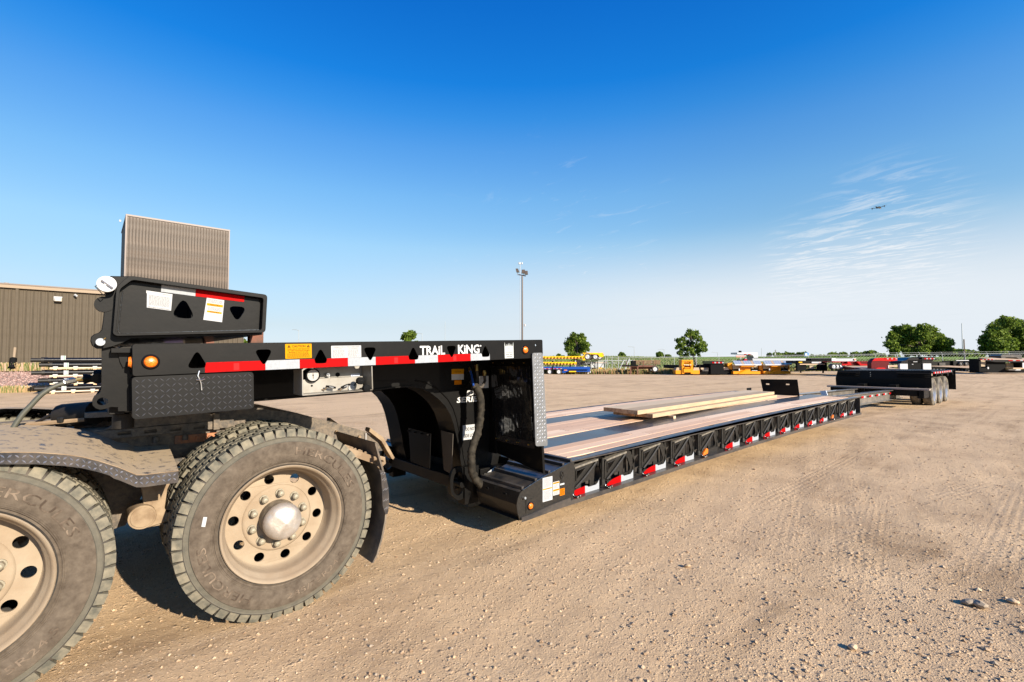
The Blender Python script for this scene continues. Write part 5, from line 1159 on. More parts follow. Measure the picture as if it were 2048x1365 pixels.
# quarter fenders
prof = [(-1.66, .70), (-1.55, .84), (-1.40, .955), (-1.20, 1.035), (-1.0, 1.062), (-.85, 1.066), (-.705, 1.056), (-.60, 1.042), (-.507, 1.021), (-.45, 1.003), (-.389, .975), (-.32, .937), (-.255, .893), (-.225, .889), (-.155, .889), (-.092, .888)]
def fender(ya, yb, sgn):
    b = MB(); n = len(prof)
    fine = []
    for i in range(n-1):
        for k in range(4): t = k/4; fine.append((prof[i][0]*(1-t)+prof[i+1][0]*t, prof[i][1]*(1-t)+prof[i+1][1]*t))
    fine.append(prof[-1]); n = len(fine)
    ins = lambda p: p[1]+.028+.012*max(0, min(1, (-.1-p[0])/.3))
    ny = 10; grid = []
    for j in range(ny+1):
        t = j/ny; y = ya*(1-t)+yb*t
        grid.append([(p[0]+(.03*t if p[0] > -.3 else 0), y, p[1]+(ins(p)-p[1])*t+.004*math.sin(math.pi*t)) for p in fine])
    for j in range(ny): b.loft(grid[j], grid[j+1], 0)
    sk = [(p[0], p[1]-(.050 if p[0] < -.35 else .058)) for p in fine]
    b.loft([(p[0], ya, p[1]) for p in fine], [(p[0], ya, q[1]) for p, q in zip(fine, sk)], 1)
    b.loft([(p[0], ya-sgn*.004, q[1]) for p, q in zip(fine, sk)], [(p[0], ya-sgn*.004, p[1]-.004) for p in fine], 1)
    b.add([(grid[j][-1]) for j in range(ny+1)]+[(grid[j][-1][0]+.012, grid[j][-1][1], grid[j][-1][2]-.05) for j in range(ny+1)], [(j, j+1, ny+2+j, ny+1+j) for j in range(ny)], 0)
    b.tube([(p[0], ya, p[1]) for p in fine], .0022, 6, 3)
    # raised tread pattern on the skirt
    if sgn < 0:
        run = 0; L0 = 0
        for i in range(0, n-1):
            pass
        cum = [0]
        for i in range(n-1): cum.append(cum[-1]+math.hypot(fine[i+1][0]-fine[i][0], fine[i+1][1]-fine[i][1]))
        def pos(s_):
            i = min(max(np.searchsorted(cum, s_)-1, 0), n-2); t = (s_-cum[i])/(cum[i+1]-cum[i]); return (fine[i][0]+(fine[i+1][0]-fine[i][0])*t, fine[i][1]+(fine[i+1][1]-fine[i][1])*t)
        lozenges(b, .02, cum[-1]-.005, .006, .050, 0, p=.0215, ln=.021, wd=.008, h=.002, m=2, f=lambda a, c, h: (pos(a)[0], ya-.0015-h, pos(a)[1]-c))
    return b.build('fender', [FEND, FENDS, mat('skirt_bars', (.13, .15, .19), .25, metal=.5, coat=.4, dust=.5, dns=25, dup=.1) if 'skirt_bars' not in bpy.data.materials else bpy.data.materials['skirt_bars'], TAN], TK, smooth=30, merge=False, recalc=False, label='curved tread plate fender covered in dust')
fender(-1.245, -.54, -1); fender(1.20, .54, 1)
# spring hanger and chamber between the wheels
b = MB(); P = [(-.235, .83), (-.05, .83), (-.095, .72), (-.105, .62), (-.085, .575), (-.10, .545), (-.175, .53), (-.215, .555), (-.195, .62), (-.205, .72)]
b.prism(P, 'y', -.86, -.80)
b.hexa([(-.20, -1.1, .80), (-.09, -1.1, .80), (-.09, -.5, .80), (-.20, -.5, .80), (-.21, -1.1, .84), (-.08, -1.1, .84), (-.08, -.5, .84), (-.21, -.5, .84)])
b.cyl((-.205, -.90, .60), (-.205, -.74, .60), .062, n=22); b.cyl((-.205, -.905, .60), (-.205, -.90, .60), .052, n=22); b.box(-.2, .15, -.84, -.78, .525, .555)
b.build('spring_hanger', TAN, TK, bevel=.005)
b = MB(); b.prism([(-.50, .46), (-.26, .50), (-.12, .80), (-.45, .85)], 'y', -.62, -.56); b.build('suspension_plate', TRUCK, TK)
# mud flap with its hanger
fl = [(.955, .905), (.985, .80), (1.015, .70), (1.032, .60), (1.036, .50), (1.028, .40), (1.006, .30), (.975, .20), (.945, .155)]
b = MB(); b.loft([(p[0], -1.235, p[1]) for p in fl], [(p[0], -.58, p[1]+.0) for p in fl]); b.loft([(p[0]-.012, -.58, p[1]) for p in fl], [(p[0]-.012, -1.235, p[1]) for p in fl]); b.loft([(p[0]-.012, -1.235, p[1]) for p in fl], [(p[0], -1.235, p[1]) for p in fl])
MF = b.build('mud_flap', mat('dusty_flap', (.055, .045, .035), .75, c2=(.15, .115, .08), ns=5), TK, smooth=50, merge=False)
b = MB(); b.hexa([(.70, -1.16, .885), (1.0, -1.16, .745), (1.0, -.52, .745), (.70, -.52, .885), (.69, -1.16, .935), (1.01, -1.16, .79), (1.01, -.52, .79), (.69, -.52, .935)])
b.tube([(.985, -1.2, .735), (1.025, -1.2, .765), (1.022, -1.2, .79), (.99, -1.2, .80), (.95, -1.2, .80)], .014, 6)
for k in range(40): x = .69+.008*k; b.lathe([(0, .012), (-.008, .001)], (x, -1.16+random.uniform(-.003, .3), .93-.45*(x-.69)+.004), 6)
b.build('flap_hanger', TAN, TK, merge=False)
b = MB(); A = [(.972, -1.238, .735), (.985, -1.238, .70), (.995, -1.238, .60), (1.0, -1.238, .50), (1.02, -1.238, .44)]; B_ = [(1.012, -1.238, .715), (1.022, -1.238, .68), (1.04, -1.238, .60), (1.046, -1.238, .50), (1.036, -1.238, .44)]
b.loft(A, B_, 0); 
for t in (.15, .32, .5, .67, .84):
    for o in (.35, .7): 
        i = min(int(t*4), 3); f_ = t*4-i; pa = Vector(A[i]).lerp(Vector(A[i+1]), f_); pb = Vector(B_[i]).lerp(Vector(B_[i+1]), f_); q = pa.lerp(pb, o)
        b.hexa([(q.x-.010, -1.240, q.z-.008), (q.x+.010, -1.240, q.z+.004), (q.x+.010, -1.238, q.z+.004), (q.x-.010, -1.238, q.z-.008), (q.x-.010, -1.241, q.z-.003), (q.x+.010, -1.241, q.z+.009), (q.x+.010, -1.238, q.z+.009), (q.x-.010, -1.238, q.z-.003)], 1)
b.build('flap_trim', [FENDS, bpy.data.materials['skirt_bars']], MF, merge=False)
# --- air hose between truck and trailer
b = MB(); P = [U(a, c, y=yy) for a, c, yy in ((-40, 980, -.62), (10, 885, -.62), (40, 836, -.62), (62, 811, -.62), (85, 788, -.62), (110, 773, -.62), (135, 765, -.62), (153, 760.5, -.62))]
def smoothp(P, k=6):
    out = []
    for i in range(len(P)-1):
        p0 = P[max(i-1, 0)]; p1 = P[i]; p2 = P[i+1]; p3 = P[min(i+2, len(P)-1)]
        for j in range(k):
            t = j/k; out.append(.5*((2*p1)+(p2-p0)*t+(2*p0-5*p1+4*p2-p3)*t*t+(3*p1-p0-3*p2+p3)*t**3))
    return out+[P[-1]]
sp = smoothp(P); b.tube(sp, .0125, 10, 0)
AH = thing('air_hose', 'grey green air hose with spring guard reaching from the truck up to the trailer', 'hose', tuple(sp[3]))
b.build('hose', HOSEG, AH, smooth=60)
b = MB(); d0 = U(128, 765.5, y=-.62); d1 = U(151, 760.5, y=-.62); ax = (d1-d0); n_ = 60; e1 = ax.normalized().orthogonal().normalized(); e2 = ax.normalized().cross(e1)
b.tube([d0+ax*(i/n_)+(e1*math.cos(i*.9)+e2*math.sin(i*.9))*.0165 for i in range(n_+1)], .002, 5); b.build('spring_guard', ZINC, AH)
b = MB(); a = U(151, 760.5, y=-.62); c = U(166, 758, y=-.62); b.cyl(a, c, .011, n=6); b.build('brass_fitting', BRASS, AH)
b = MB(); p = [U(x, y, y=-.62) for x, y in ((166, 758.5), (172, 758), (184, 757.5), (196, 757), (204, 756))]; b.tube(p, .02, 12, rs=[.027, .027, .019, .026, .026]); b.cyl((p[3].x, -.66, p[3].z), (p[3].x, -.58, p[3].z), .03, n=16); b.tube([p[3]+Vector((-.02, 0, .03)), p[4]+Vector((.03, 0, .02)), p[4]+Vector((.16, 0, 0))], .02, 8); b.build('glad_hand', BK, AH, bevel=.002)
# ================================================================ buildings on the left
def xw(px, y): return U(px, 600, y=y).x
WY = 30.0
def ribpanel(wd, h, ribh, ribw, sub=True):
    b = MB(); P = [(0, 0), (wd*.5-ribw*.2, 0), (wd*.5, -.008 if sub else 0), (wd*.5+ribw*.2, 0), (wd-ribw, 0), (wd-ribw*.7, -ribh), (wd-ribw*.3, -ribh), (wd, 0)]
    b.loft([(x, y, 0) for x, y in P], [(x, y, h) for x, y in P]); return b
LB = thing('metal_warehouse', 'low olive brown ribbed metal building at the left edge of the yard', 'building', (-3, WY, .9))
top = U(100, 577, y=WY).z; zb0 = .85
pn = None; x = -12.0; wd = .262
while x < xw(482, WY):
    if pn is None:
        b = ribpanel(wd, top-.12-zb0, .035, .05); b.v = [(p[0]+x, p[1]+WY, p[2]+zb0) for p in b.v]; pn = b.build('wall_panel', SIDE, LB, merge=False, recalc=False, smooth=0); l0 = pn.location.copy(); x00 = x
    else:
        c = pn.copy(); col.objects.link(c); c.location = l0+Vector((x-x00, 0, 0))
    x += wd
xe = x
b = MB(); b.box(-12.1, xe+.05, WY+.02, WY+14, .4, top-.13); b.hexa([(-12.1, WY-.02, top-.14), (xe+.1, WY-.02, top-.14), (xe+.1, WY+14, top-.14), (-12.1, WY+14, top-.14), (-12.1, WY-.02, top), (xe+.1, WY-.02, top), (xe+.1, WY+14, top+1.1), (-12.1, WY+14, top+1.1)]); b.build('building_body', SIDE, LB)
b = MB(); b.box(-12.1, xe+.06, WY-.16, WY-.04, top-.13, top+.05, 0); b.box(-12.1, xe+.06, WY-.19, WY-.15, top+.03, top+.09, 1); b.build('gutter', [SIDET, mat('gutter_brown', (.12, .08, .06), .5)], LB)
for (px) in (34,):
    q = U(px, 600, y=WY); b = MB(); b.box(q.x-.05, q.x+.05, WY-.12, WY-.04, 2.0, top-.1); b.tube([(q.x, WY-.08, 2.0), (q.x-.02, WY-.12, 1.5), (q.x-.05, WY-.2, 1.25)], .055, 8, 1); b.build('downspout', [SIDE, SIDET], LB)
a = U(31.5, 718, y=WY-.35); c = U(16, 738, y=WY-.9); b = MB(); b.cyl((a.x-.08, a.y, a.z), (c.x+.1, c.y+.2, c.z), .135, n=20); b.build('drain_tube', BKM, None, label='short black plastic drain tube leaning under the downspout', cat='tube', smooth=30)
q = U(116, 600, y=WY); b = MB(); b.box(q.x-.16, q.x+.16, WY-.09, WY-.04, q.z-.06, q.z+.16, 0); b.box(q.x-.12, q.x+.16, WY-.28, WY-.09, q.z-.10, q.z+.10, 1); b.box(q.x-.1, q.x+.12, WY-.30, WY-.28, q.z-.08, q.z+.06, 0); b.build('wall_lamp', [WHITE, CONC], LB)
q = U(151, 591, y=WY); b = MB(); b.cyl((q.x, WY-.04, q.z), (q.x, WY-.16, q.z), .05, n=10); b.cyl((q.x-.03, WY-.12, q.z-.02), (q.x+.05, WY-.28, q.z-.05), .045, n=10); b.build('security_camera', WHITE, LB)
q = U(13, 566, y=WY+.4); b = MB(); b.cyl((q.x, WY+.4, top), (q.x, WY+.4, q.z-.02), .05, n=10); b.cyl((q.x, WY+.4, q.z-.06), (q.x, WY+.4, q.z), .09, n=10); b.build('roof_vent', SIDET, LB)
# tower block
TY = 40.0
TW = thing('tower_block', 'tall bronze brown ribbed metal tower rising behind the low building', 'building', (4, TY, 0))
xa, xb = xw(249, TY), xw(455, TY); tz = U(249, 428, y=TY).z
np_ = 34; wd = (xb-xa)/np_; pn = None
for i in range(np_):
    x = xa+i*wd
    if pn is None:
        b = ribpanel(wd, tz-.10, .04, wd*.34, False); b.v = [(p[0]+x, p[1]+TY, p[2]) for p in b.v]; pn = b.build('wall_panel', TOWER, TW, merge=False, recalc=False, smooth=0); l0 = pn.location.copy()
    else:
        c = pn.copy(); col.objects.link(c); c.location = l0+Vector((i*wd, 0, 0))
b = MB(); b.box(xa-.03, xb+.03, TY+.01, TY+6.5, 0, tz-.06, 0); b.box(xa-.07, xb+.07, TY-.06, TY+6.56, tz-.12, tz, 1); b.box(xb-.02, xb+.06, TY-.05, TY+.2, 0, tz-.1, 1); b.box(xa-.07, xa+.02, TY-.05, TY+.2, 0, tz-.1, 1)
b.build('tower_body', [SIDE, mat('bronze_trim', (.11, .075, .06), .45)], TW)
b = MB(); q = U(241, 448, y=TY+6); b.box(q.x-.12, q.x, TY+5, TY+5.1, q.z-.05, q.z+.10); b.build('tower_camera', WHITE, TW)
# gravel bed with kerb in front of the building
def bankz(x, y): return .24+(max(0, y-25.9)/4.0)*.66
KX = -1.75
b = MB(); b.box(-14, KX, 25.55, 25.9, -.05, .26); b.box(KX-.3, KX, 25.9, 30, -.05, .9) if False else None
b.build('kerb', CONC, label='low concrete kerb edging the gravel bed', kind='structure', bevel=.02)
RG = mat('red_gravel', (.25, .15, .115), .95, c2=(.4, .29, .23), ns=9, lo=.35, hi=.65, bump=.06, bs=14)
b = MB(); b.add([(-14, 25.9, .22), (7, 25.9, .22), (7, 30.1, .92), (-14, 30.1, .92)], [(0, 1, 2, 3)]); b.add([(7, 25.9, .22), (7, 25.9, -.1), (7, 30.1, -.1), (7, 30.1, .92)], [(0, 1, 2, 3)]); b.add([(KX, 25.9, .22), (7, 25.9, .22), (7, 25.9, -.1), (KX, 25.9, -.1)], [(0, 1, 2, 3)])
b.build('gravel_bed', RG, label='sloping bed of reddish gravel below the building', kind='structure')
vs = []; 
n = 5000; X = rng.uniform(-10, -.5, n); Y_ = rng.uniform(25.95, 29.7, n); b = MB()
for x_, y_ in zip(X, Y_):
    s_ = random.uniform(.02, .05); z_ = .22+(y_-25.9)/4.2*.7; o = len(b.v)
    b.v += [(x_-s_, y_, z_), (x_, y_-s_, z_), (x_+s_, y_, z_), (x_, y_+s_, z_), (x_+random.uniform(-.01, .01), y_, z_+s_)]; b.f += [(o, o+1, o+4), (o+1, o+2, o+4), (o+2, o+3, o+4), (o+3, o, o+4)]; b.m += [random.randrange(3)]*4
b.build('gravel_stones', [mat('gravel_red', (.27, .15, .12), .9), mat('gravel_pink', (.42, .28, .23), .9), mat('gravel_dark', (.14, .09, .08), .9)], label='reddish stones of the gravel bed', cat='gravel', kind='stuff', merge=False, recalc=False, smooth=0)
def wplace(): x_ = random.uniform(-10, 3); return Vector((x_, random.uniform(29.3, 29.8), .86))
tufts('dry_shrubs', 2600, wplace, .12, .42, [WD, mat('shrub_dry', (.42, .31, .22), .9, trans=.2), WG], 'dry tan weeds along the foot of the building wall', w_=.03)
tufts('kerb_weeds', 1500, lambda: Vector((random.uniform(-10, -1.6), random.uniform(25.25, 25.52), -.0)), .08, .32, [WG, WD, WD], 'thin green and dry weeds in front of the kerb', w_=.025)
# ---------------------------------------------------------------- bundles of cylinders on pallets
SY = 23.4; sx0 = U(97, 760, y=SY).x
PLW = PALLET; BLKW = mat('pallet_block', (.55, .36, .2), .8)
GRP = 'stacked cylinder bundles by the building'
def pallet(x0, z0, k):
    lab = ['bottom wooden pallet of the stack of black cylinders, on the ground', 'second wooden pallet from the bottom of the cylinder stack', 'middle wooden pallet of the cylinder stack', 'fourth wooden pallet from the bottom of the cylinder stack'][k]
    P = thing('pallet', lab, 'pallet', (x0+2, SY+.4, z0), GRP)
    b = MB(); b.box(x0, x0+3.6, SY-.02, SY+.10, z0+.055, z0+.105); B0 = b.build('board', PLW, P, bevel=.004)
    for yy in (.34, .7): c = B0.copy(); col.objects.link(c); c.location = B0.location+Vector((0, yy, 0))
    for i in range(6):
        xx = x0+.12+i*.62; b = MB(); b.box(xx, xx+.11, SY-.03, SY+.8, z0, z0+.055); b.build('block', BLKW, P)
        b = MB(); b.box(xx-.02, xx+.13, SY-.04, SY-.0, z0+.105, z0+.15); b.build('cleat', WHITE, P)
    return P
cyl0 = None
def cylinder_thing(x0, y0, z0, lab):
    global cyl0
    if cyl0 is None:
        cyl0 = thing('hydraulic_cylinder', lab, 'cylinder', (x0, y0, z0), GRP)
        b = MB(); b.cyl((x0+.35, y0, z0), (x0+4.2, y0, z0), .103, n=16); b.build('barrel', BKG, cyl0)
        b = MB(); b.cyl((x0+.10, y0, z0), (x0+.35, y0, z0), .08, n=12); b.cyl((x0, y0, z0), (x0+.10, y0, z0), .085, n=12); b.cyl((x0+.30, y0, z0), (x0+.40, y0, z0), .118, n=16); b.build('rod_end', BKC, cyl0)
        return cyl0
    return copy_tree(cyl0, loc=(x0, y0, z0), label=lab)
names = ['bottom', 'second', 'middle', 'fourth', 'top']
lvz = [.0, .325, .65, .975, 1.27]
for k in range(5):
    z0 = lvz[k]; xo = sx0+[-.05, .02, -.0, .0, -.1][k]
    if k < 4: pallet(xo+.02, z0+.0, k)
    for j in range(3):
        xs_ = xo-[.36, .34, .52, .30, .45][k]+j*.04
        cylinder_thing(xs_, SY+.12+j*.26, z0+(.215 if k < 4 else .115)+.0, '%s black cylinder in the %s layer of the stack%s' % (['front', 'middle', 'rear'][j], names[k], '' if k else ', just above the ground'))
    for xx in (.45, 1.75):
        b = MB(); b.box(xo+xx, xo+xx+.15, SY-.05, SY-.035, z0+.12, z0+.30, 0); b.box(xo+xx+.10, xo+xx+.115, SY-.053, SY-.05, z0+.12, z0+.30, 1); b.build('strap_card', [WHITE, SIGNG], None, label='white card strapped round the %s cylinder layer, %s of the two' % (names[k], 'left' if xx < 1 else 'right'), cat='packing card', group=GRP, smooth=0)
# crates behind, seen between flip box and gooseneck
for (p0, p1, t_, m_, lab) in ((258, 275, 671, WHP, 'white wrapped crate behind the folded flip box'), (279, 322, 673.5, PALLET, 'open wooden crate next to the white wrapped crate'), (330, 373, 672.5, PALLET, 'wooden crate with purple lining right of the open crate')):
    a = U(p0, t_, y=27.0); c = U(p1, t_, y=27.0)
    T_ = thing('crate', lab, 'crate', ((a.x+c.x)/2, 27.4, .4))
    b = MB(); b.box(a.x+.03, c.x-.03, 27.05, 28, .4, a.z-.04); b.build('crate_panel', m_ if m_ is WHP else (mat('purple_wrap', (.25, .18, .45), .5) if 'purple' in lab else mat('white_wrap', (.6, .6, .58), .5)), T_)
    for (q0, q1, z0, z1) in ((a.x, c.x, a.z-.07, a.z), (a.x, a.x+.07, .4, a.z-.07), (c.x-.07, c.x, .4, a.z-.07), (a.x, c.x, 1.2, 1.28)):
        b = MB(); b.box(q0, q1, 26.98, 27.05, z0, z1); b.build('crate_slat', m_, T_)
# ================================================================ poles and lamps
def polething(name, px, D, toppy, r0, r1, m_, lab, cat, extra=None, base=None):
    p = at(px, D); 
    if base is not None: p.z = base
    tz_ = 1.44+(HZ-toppy)*D/F; T_ = thing(name, lab, cat, tuple(p)); b = MB(); b.cyl((p.x, p.y, p.z-.1), (p.x, p.y, tz_), r0, r1, n=12); b.build('pole', m_, T_)
    if extra: extra(T_, p, tz_)
    return T_
def floods(T_, p, tz_):
    b = MB(); a = p+RT*-.45; c = p+RT*.42; b.cyl((a.x, a.y, tz_+.18), (c.x, c.y, tz_+.02), .06, n=8); b.build('crossarm', POLE, T_)
    for (o, dz, tilt, w_) in ((-.55, .62, .5, .34), (.12, .50, 0, .44), (.45, .36, 0, .40)):
        q = p+RT*o-FH*.15; b = MB(); 
        e1 = RT*(w_/2); e2 = Vector((0, 0, 1))*.2+RT*(-tilt*.25)*.5; e3 = FH*.18; cc = Vector((q.x, q.y, tz_+dz))
        b.hexa([tuple(cc+a_*e1+c_*e3-e2) for a_, c_ in ((-1, -1), (1, -1), (1, 1), (-1, 1))]+[tuple(cc+a_*e1*.8+c_*e3+e2) for a_, c_ in ((-1, -1), (1, -1), (1, 1), (-1, 1))])
        b.tube([cc-e2, (q.x, q.y, tz_+.1)], .03, 6); b.build('floodlight', POLE, T_)
    b = MB(); q = p+RT*.30; zc_ = 1.44+(HZ-651)*55/F; b.cyl((q.x, q.y, zc_-.12), (q.x, q.y, zc_+.12), .12, .09, n=12); b.tube([(p.x, p.y, zc_+.15), (q.x, q.y, zc_+.14)], .03, 6); b.build('dome_camera', WHITE, T_)
polething('light_pole', 1044.5, 55, 552, .10, .085, POLE, 'tall bronze light pole with three floodlights behind the gooseneck', 'light pole', floods)
def weather(T_, p, tz_):
    b = MB()
    for o in (-.14, 0, .22): q = p+RT*o; b.cyl((q.x, q.y, tz_-.05), (q.x, q.y, tz_+.18), .09, .06, n=8)
    b.tube([p+RT*-.18+Vector((0, 0, tz_-p.z)), p+RT*.26+Vector((0, 0, tz_-p.z))], .03, 6); b.build('weather_sensor', GALV, T_)
polething('weather_mast', 1040.5, 57, 527, .035, .03, GALV, 'slim grey mast with a weather sensor, left of the light pole', 'mast', weather)
def streetlamp(px, D, toppy, lab, arm=-1):
    def ex(T_, p, tz_):
        b = MB(); b.tube([Vector((p.x, p.y, tz_-.3)), Vector((p.x, p.y, tz_))+RT*arm*.8, Vector((p.x, p.y, tz_+.05))+RT*arm*2.4], .07, 6); b.build('lamp_arm', GALV, T_)
    polething('street_lamp', px, D, toppy, .11, .07, GALV, lab, 'street lamp', ex, base=1.8)
streetlamp(1268.5, 190, 694, 'thin street lamp on the horizon right of the small round dark tree'); streetlamp(1328.5, 190, 699, 'thin street lamp on the horizon beside the small bushy tree')
streetlamp(1435, 200, 705, 'faint street lamp on the horizon right of the leaning tree'); streetlamp(597, 170, 660, 'thin street lamp rising above the gooseneck near the flip box'); streetlamp(844, 170, 667, 'thin street lamp just right of the tree above the gooseneck')
polething('mast', 890, 170, 643, .07, .05, GALV, 'thin pole above the gooseneck between the tree and the light pole', 'pole')
def uarm(T_, p, tz_): b = MB(); a = p+RT*-.8; c = p+RT*.8; b.tube([(a.x, a.y, tz_-.5), (c.x, c.y, tz_-.5)], .09, 6); q = p+RT*-.35; b.cyl((q.x, q.y, tz_-2.4), (q.x, q.y, tz_-1.4), .3, n=8); b.build('transformer', GALV, T_)
polething('utility_pole', 1551, 230, 700, .22, .16, mat('grey_pole', (.2, .19, .17), .8), 'utility pole with a transformer behind the silver trailer', 'utility pole', uarm, base=1.5)
polething('mast', 1523, 230, 697, .12, .08, GALV, 'pale pole on the horizon left of the utility pole', 'pole', base=1.5)
polething('utility_pole', 1928.5, 92, 679, .13, .10, mat('dark_pole', (.10, .07, .05), .8), 'dark wooden pole between the two large trees', 'utility pole', base=1.2)
polething('antenna_mast', 1925.5, 240, 647, .30, .16, mat('antenna_grey', (.42, .44, .46), .6), 'tall pale antenna mast between the two large trees', 'antenna', base=1.5)
def sign(px, D, py0, py1, w_, mats_, lab, cols):
    p = at(px, D); p.z = 1.5; T_ = thing('road_sign', lab, 'sign', tuple(p)); z0 = 1.44+(HZ-py1)*D/F; z1 = 1.44+(HZ-py0)*D/F
    b = MB(); b.cyl((p.x, p.y, .5), (p.x, p.y, z0), .15, n=8); b.build('sign_post', GALV, T_)
    n = len(cols)
    for i, (a0, a1, c0, c1, m_) in enumerate(cols):
        b = MB(); A_ = p+RT*(a0*w_); B__ = p+RT*(a1*w_); e = FH*(.15+.03*i); zz0 = z0+(z1-z0)*c0; zz1 = z0+(z1-z0)*c1
        b.hexa([tuple(Vector((q.x, q.y, z_))) for z_ in (zz0, zz1) for q in (A_-e, B__-e, B__+e, A_+e)]); b.build('sign_panel', m_, T_)
sign(1613, 240, 706, 713, 2.0, None, 'blue and white roadside sign on the horizon', [(-.5, .5, 0, 1, SIGNB), (-.42, .1, .15, .85, WHP), (.0, .5, .0, .25, WHP)])
sign(1790, 200, 700, 709, 1.9, None, 'dark blue sign at the foot of the double-crowned tree', [(-.7, .1, .35, 1, SIGNB), (-.1, .7, .1, .6, SIGNB)])
sign(1480, 150, 711.5, 715, 1.3, None, 'small orange sign below the silver gooseneck', [(-1, 1, 0, 1, SIGNR)])
# ================================================================ chain link fence
FT = thing('chain_link_fence', 'galvanised chain link fence with top rail running behind the parked trailers', 'fence', tuple(at(1500, 63)))
def fp(px): t = (px-1060)/1000; return at(px, 63+3*t)
def ftop(px): return 1.44+(HZ-(716.2-9.5*max(0, (px-1250)/800)))*(63+3*(px-1060)/1000)/F
pxs = list(np.arange(1214, 2130, 44.7))
pn0 = None
for px in pxs:
    p = fp(px); zt = ftop(px); b = MB(); b.cyl((p.x, p.y, p.z-.3), (p.x, p.y, zt+.05), .035, n=8)
    if px > 1740: b.cyl((p.x, p.y, zt), tuple(Vector((p.x, p.y, zt+.32))-RT*.22), .022, n=6)
    b.build('post', GALV, FT, recalc=False)
b = MB(); b.tube([(fp(x).x, fp(x).y, ftop(x)) for x in np.arange(1214, 2130, 22)], .028, 6); b.build('top_rail', GALV, FT)
b = MB(); b.tube([(fp(x).x, fp(x).y, ftop(x)+.12+(.12 if x > 1740 else 0)) for x in np.arange(1320, 2130, 22)], .008, 4); b.build('barbed_wire', GALV, FT)
b = MB()
for i in range(150):
    x = 1214+i*6.0; h = 2.0*F/63*.5
    for sg in (-1, 1):
        x2 = x+sg*30; 
        if x2 < 1214 or x2 > 2125: continue
        a = fp(x); c = fp(x2); b.tube([(a.x, a.y, a.z+.05), (c.x, c.y, ftop(x2))], .0035, 3)
b.build('wire_mesh', GALV, FT, kind='stuff', merge=False, recalc=False)
# ================================================================ trailers parked along the far side
class Loc:
    """local frame of a parked thing: x to the right, y away, z up; sizes read off at distance D"""
    def __init__(s, name, lab, cat, px, D, group=None):
        s.px, s.D = px, D; s.o = at(px, D); s.k = D/F; s.T = thing(name, lab, cat, tuple(s.o), group, RZ, local=True); s.b = None; s.px0 = px
    def X(s, px, y=0): return ((px-CX)*(s.D+y)-(s.px0-CX)*s.D)/F
    def Z(s, py, y=0): return 1.44+(HZ-py)*(s.D+y)/F-s.o.z
    def bx(s, name, m_, *boxes, **kw):
        b = MB()
        for (p0, p1, y0, y1, q0, q1) in boxes: b.box(s.X(p0, y0), s.X(p1, y0), y0, y1, s.Z(q1, y0), s.Z(q0, y0))
        return b.build(name, m_, s.T, **kw)
    def wheel(s, px, py, rpx, y=0, rim=SILV, name='wheel', w_=.28):
        r = rpx*s.k; b = MB(); b.lathe([(.03, r*.62), (0, r*.7), (0, r*.9), (.04, r), (w_-.04, r), (w_, r*.9), (w_, r*.6)], (s.X(px, y), y, s.Z(py, y)), 24, 0); b.lathe([(.03, r*.62), (.06, r*.5), (.05, r*.2), (.02, r*.15), (.02, .001)], (s.X(px, y), y, s.Z(py, y)), 20, 1)
        return b.build(name, [RUBN, rim], s.T)
    def poly(s, name, m_, pts, y0, y1, **kw):
        b = MB(); b.prism([(s.X(a, y0), s.Z(c, y0)) for a, c in pts], 'y', y0, y1); return b.build(name, m_, s.T, **kw)
    def tapes(s, p0, p1, q0, q1, n, y):
        w_ = (p1-p0)/n
        for i in range(n):
            b = MB(); b.box(s.X(p0+i*w_, y), s.X(p0+(i+.6)*w_, y), y-.01, y, s.Z(q1, y), s.Z(q0, y), 0); b.box(s.X(p0+(i+.6)*w_, y), s.X(p0+(i+1)*w_, y), y-.01, y, s.Z(q1, y), s.Z(q0, y), 1); b.build('reflective_tape', [RRED, RWHITE], s.T, smooth=0)
PG = 'trailers parked along the far side of the yard'
# blue flatbed
t = Loc('blue_trailer', 'blue flatbed trailer with white wheel rims at the left end of the far row', 'trailer', 1110, 52, PG)
t.bx('deck', BLUEP, (1040, 1180, 0, 2.4, 734.3, 737.2)); t.bx('side_rail', BLUEP, (1040, 1180, 0, .05, 737.2, 739)); t.bx('chassis_beam', BLUEP, (1122, 1180, .3, .5, 739, 744), (1122, 1160, 1.8, 2, 739, 744)); t.poly('support', BLUEP, [(1126, 739), (1140, 739), (1130, 746), (1124, 746)], .1, .3)
for x in (1080, 1099.5, 1117.8): t.wheel(x, 743.8, 5.6, .02, WHP); t.wheel(x, 743.8, 5.6, 2.1, WHP)
t.tapes(1060, 1124, 737, 738.4, 8, -.002); t.bx('yellow_step', YELP, (1138, 1152, .0, .4, 742.5, 744.5)); t.bx('marker', SIGNR, (1128, 1134, -.02, .0, 740, 741.5)); t.bx('stake', BKM, (1105, 1106.5, -.1, .0, 727, 746), (1104, 1107, -.15, .05, 722, 725))
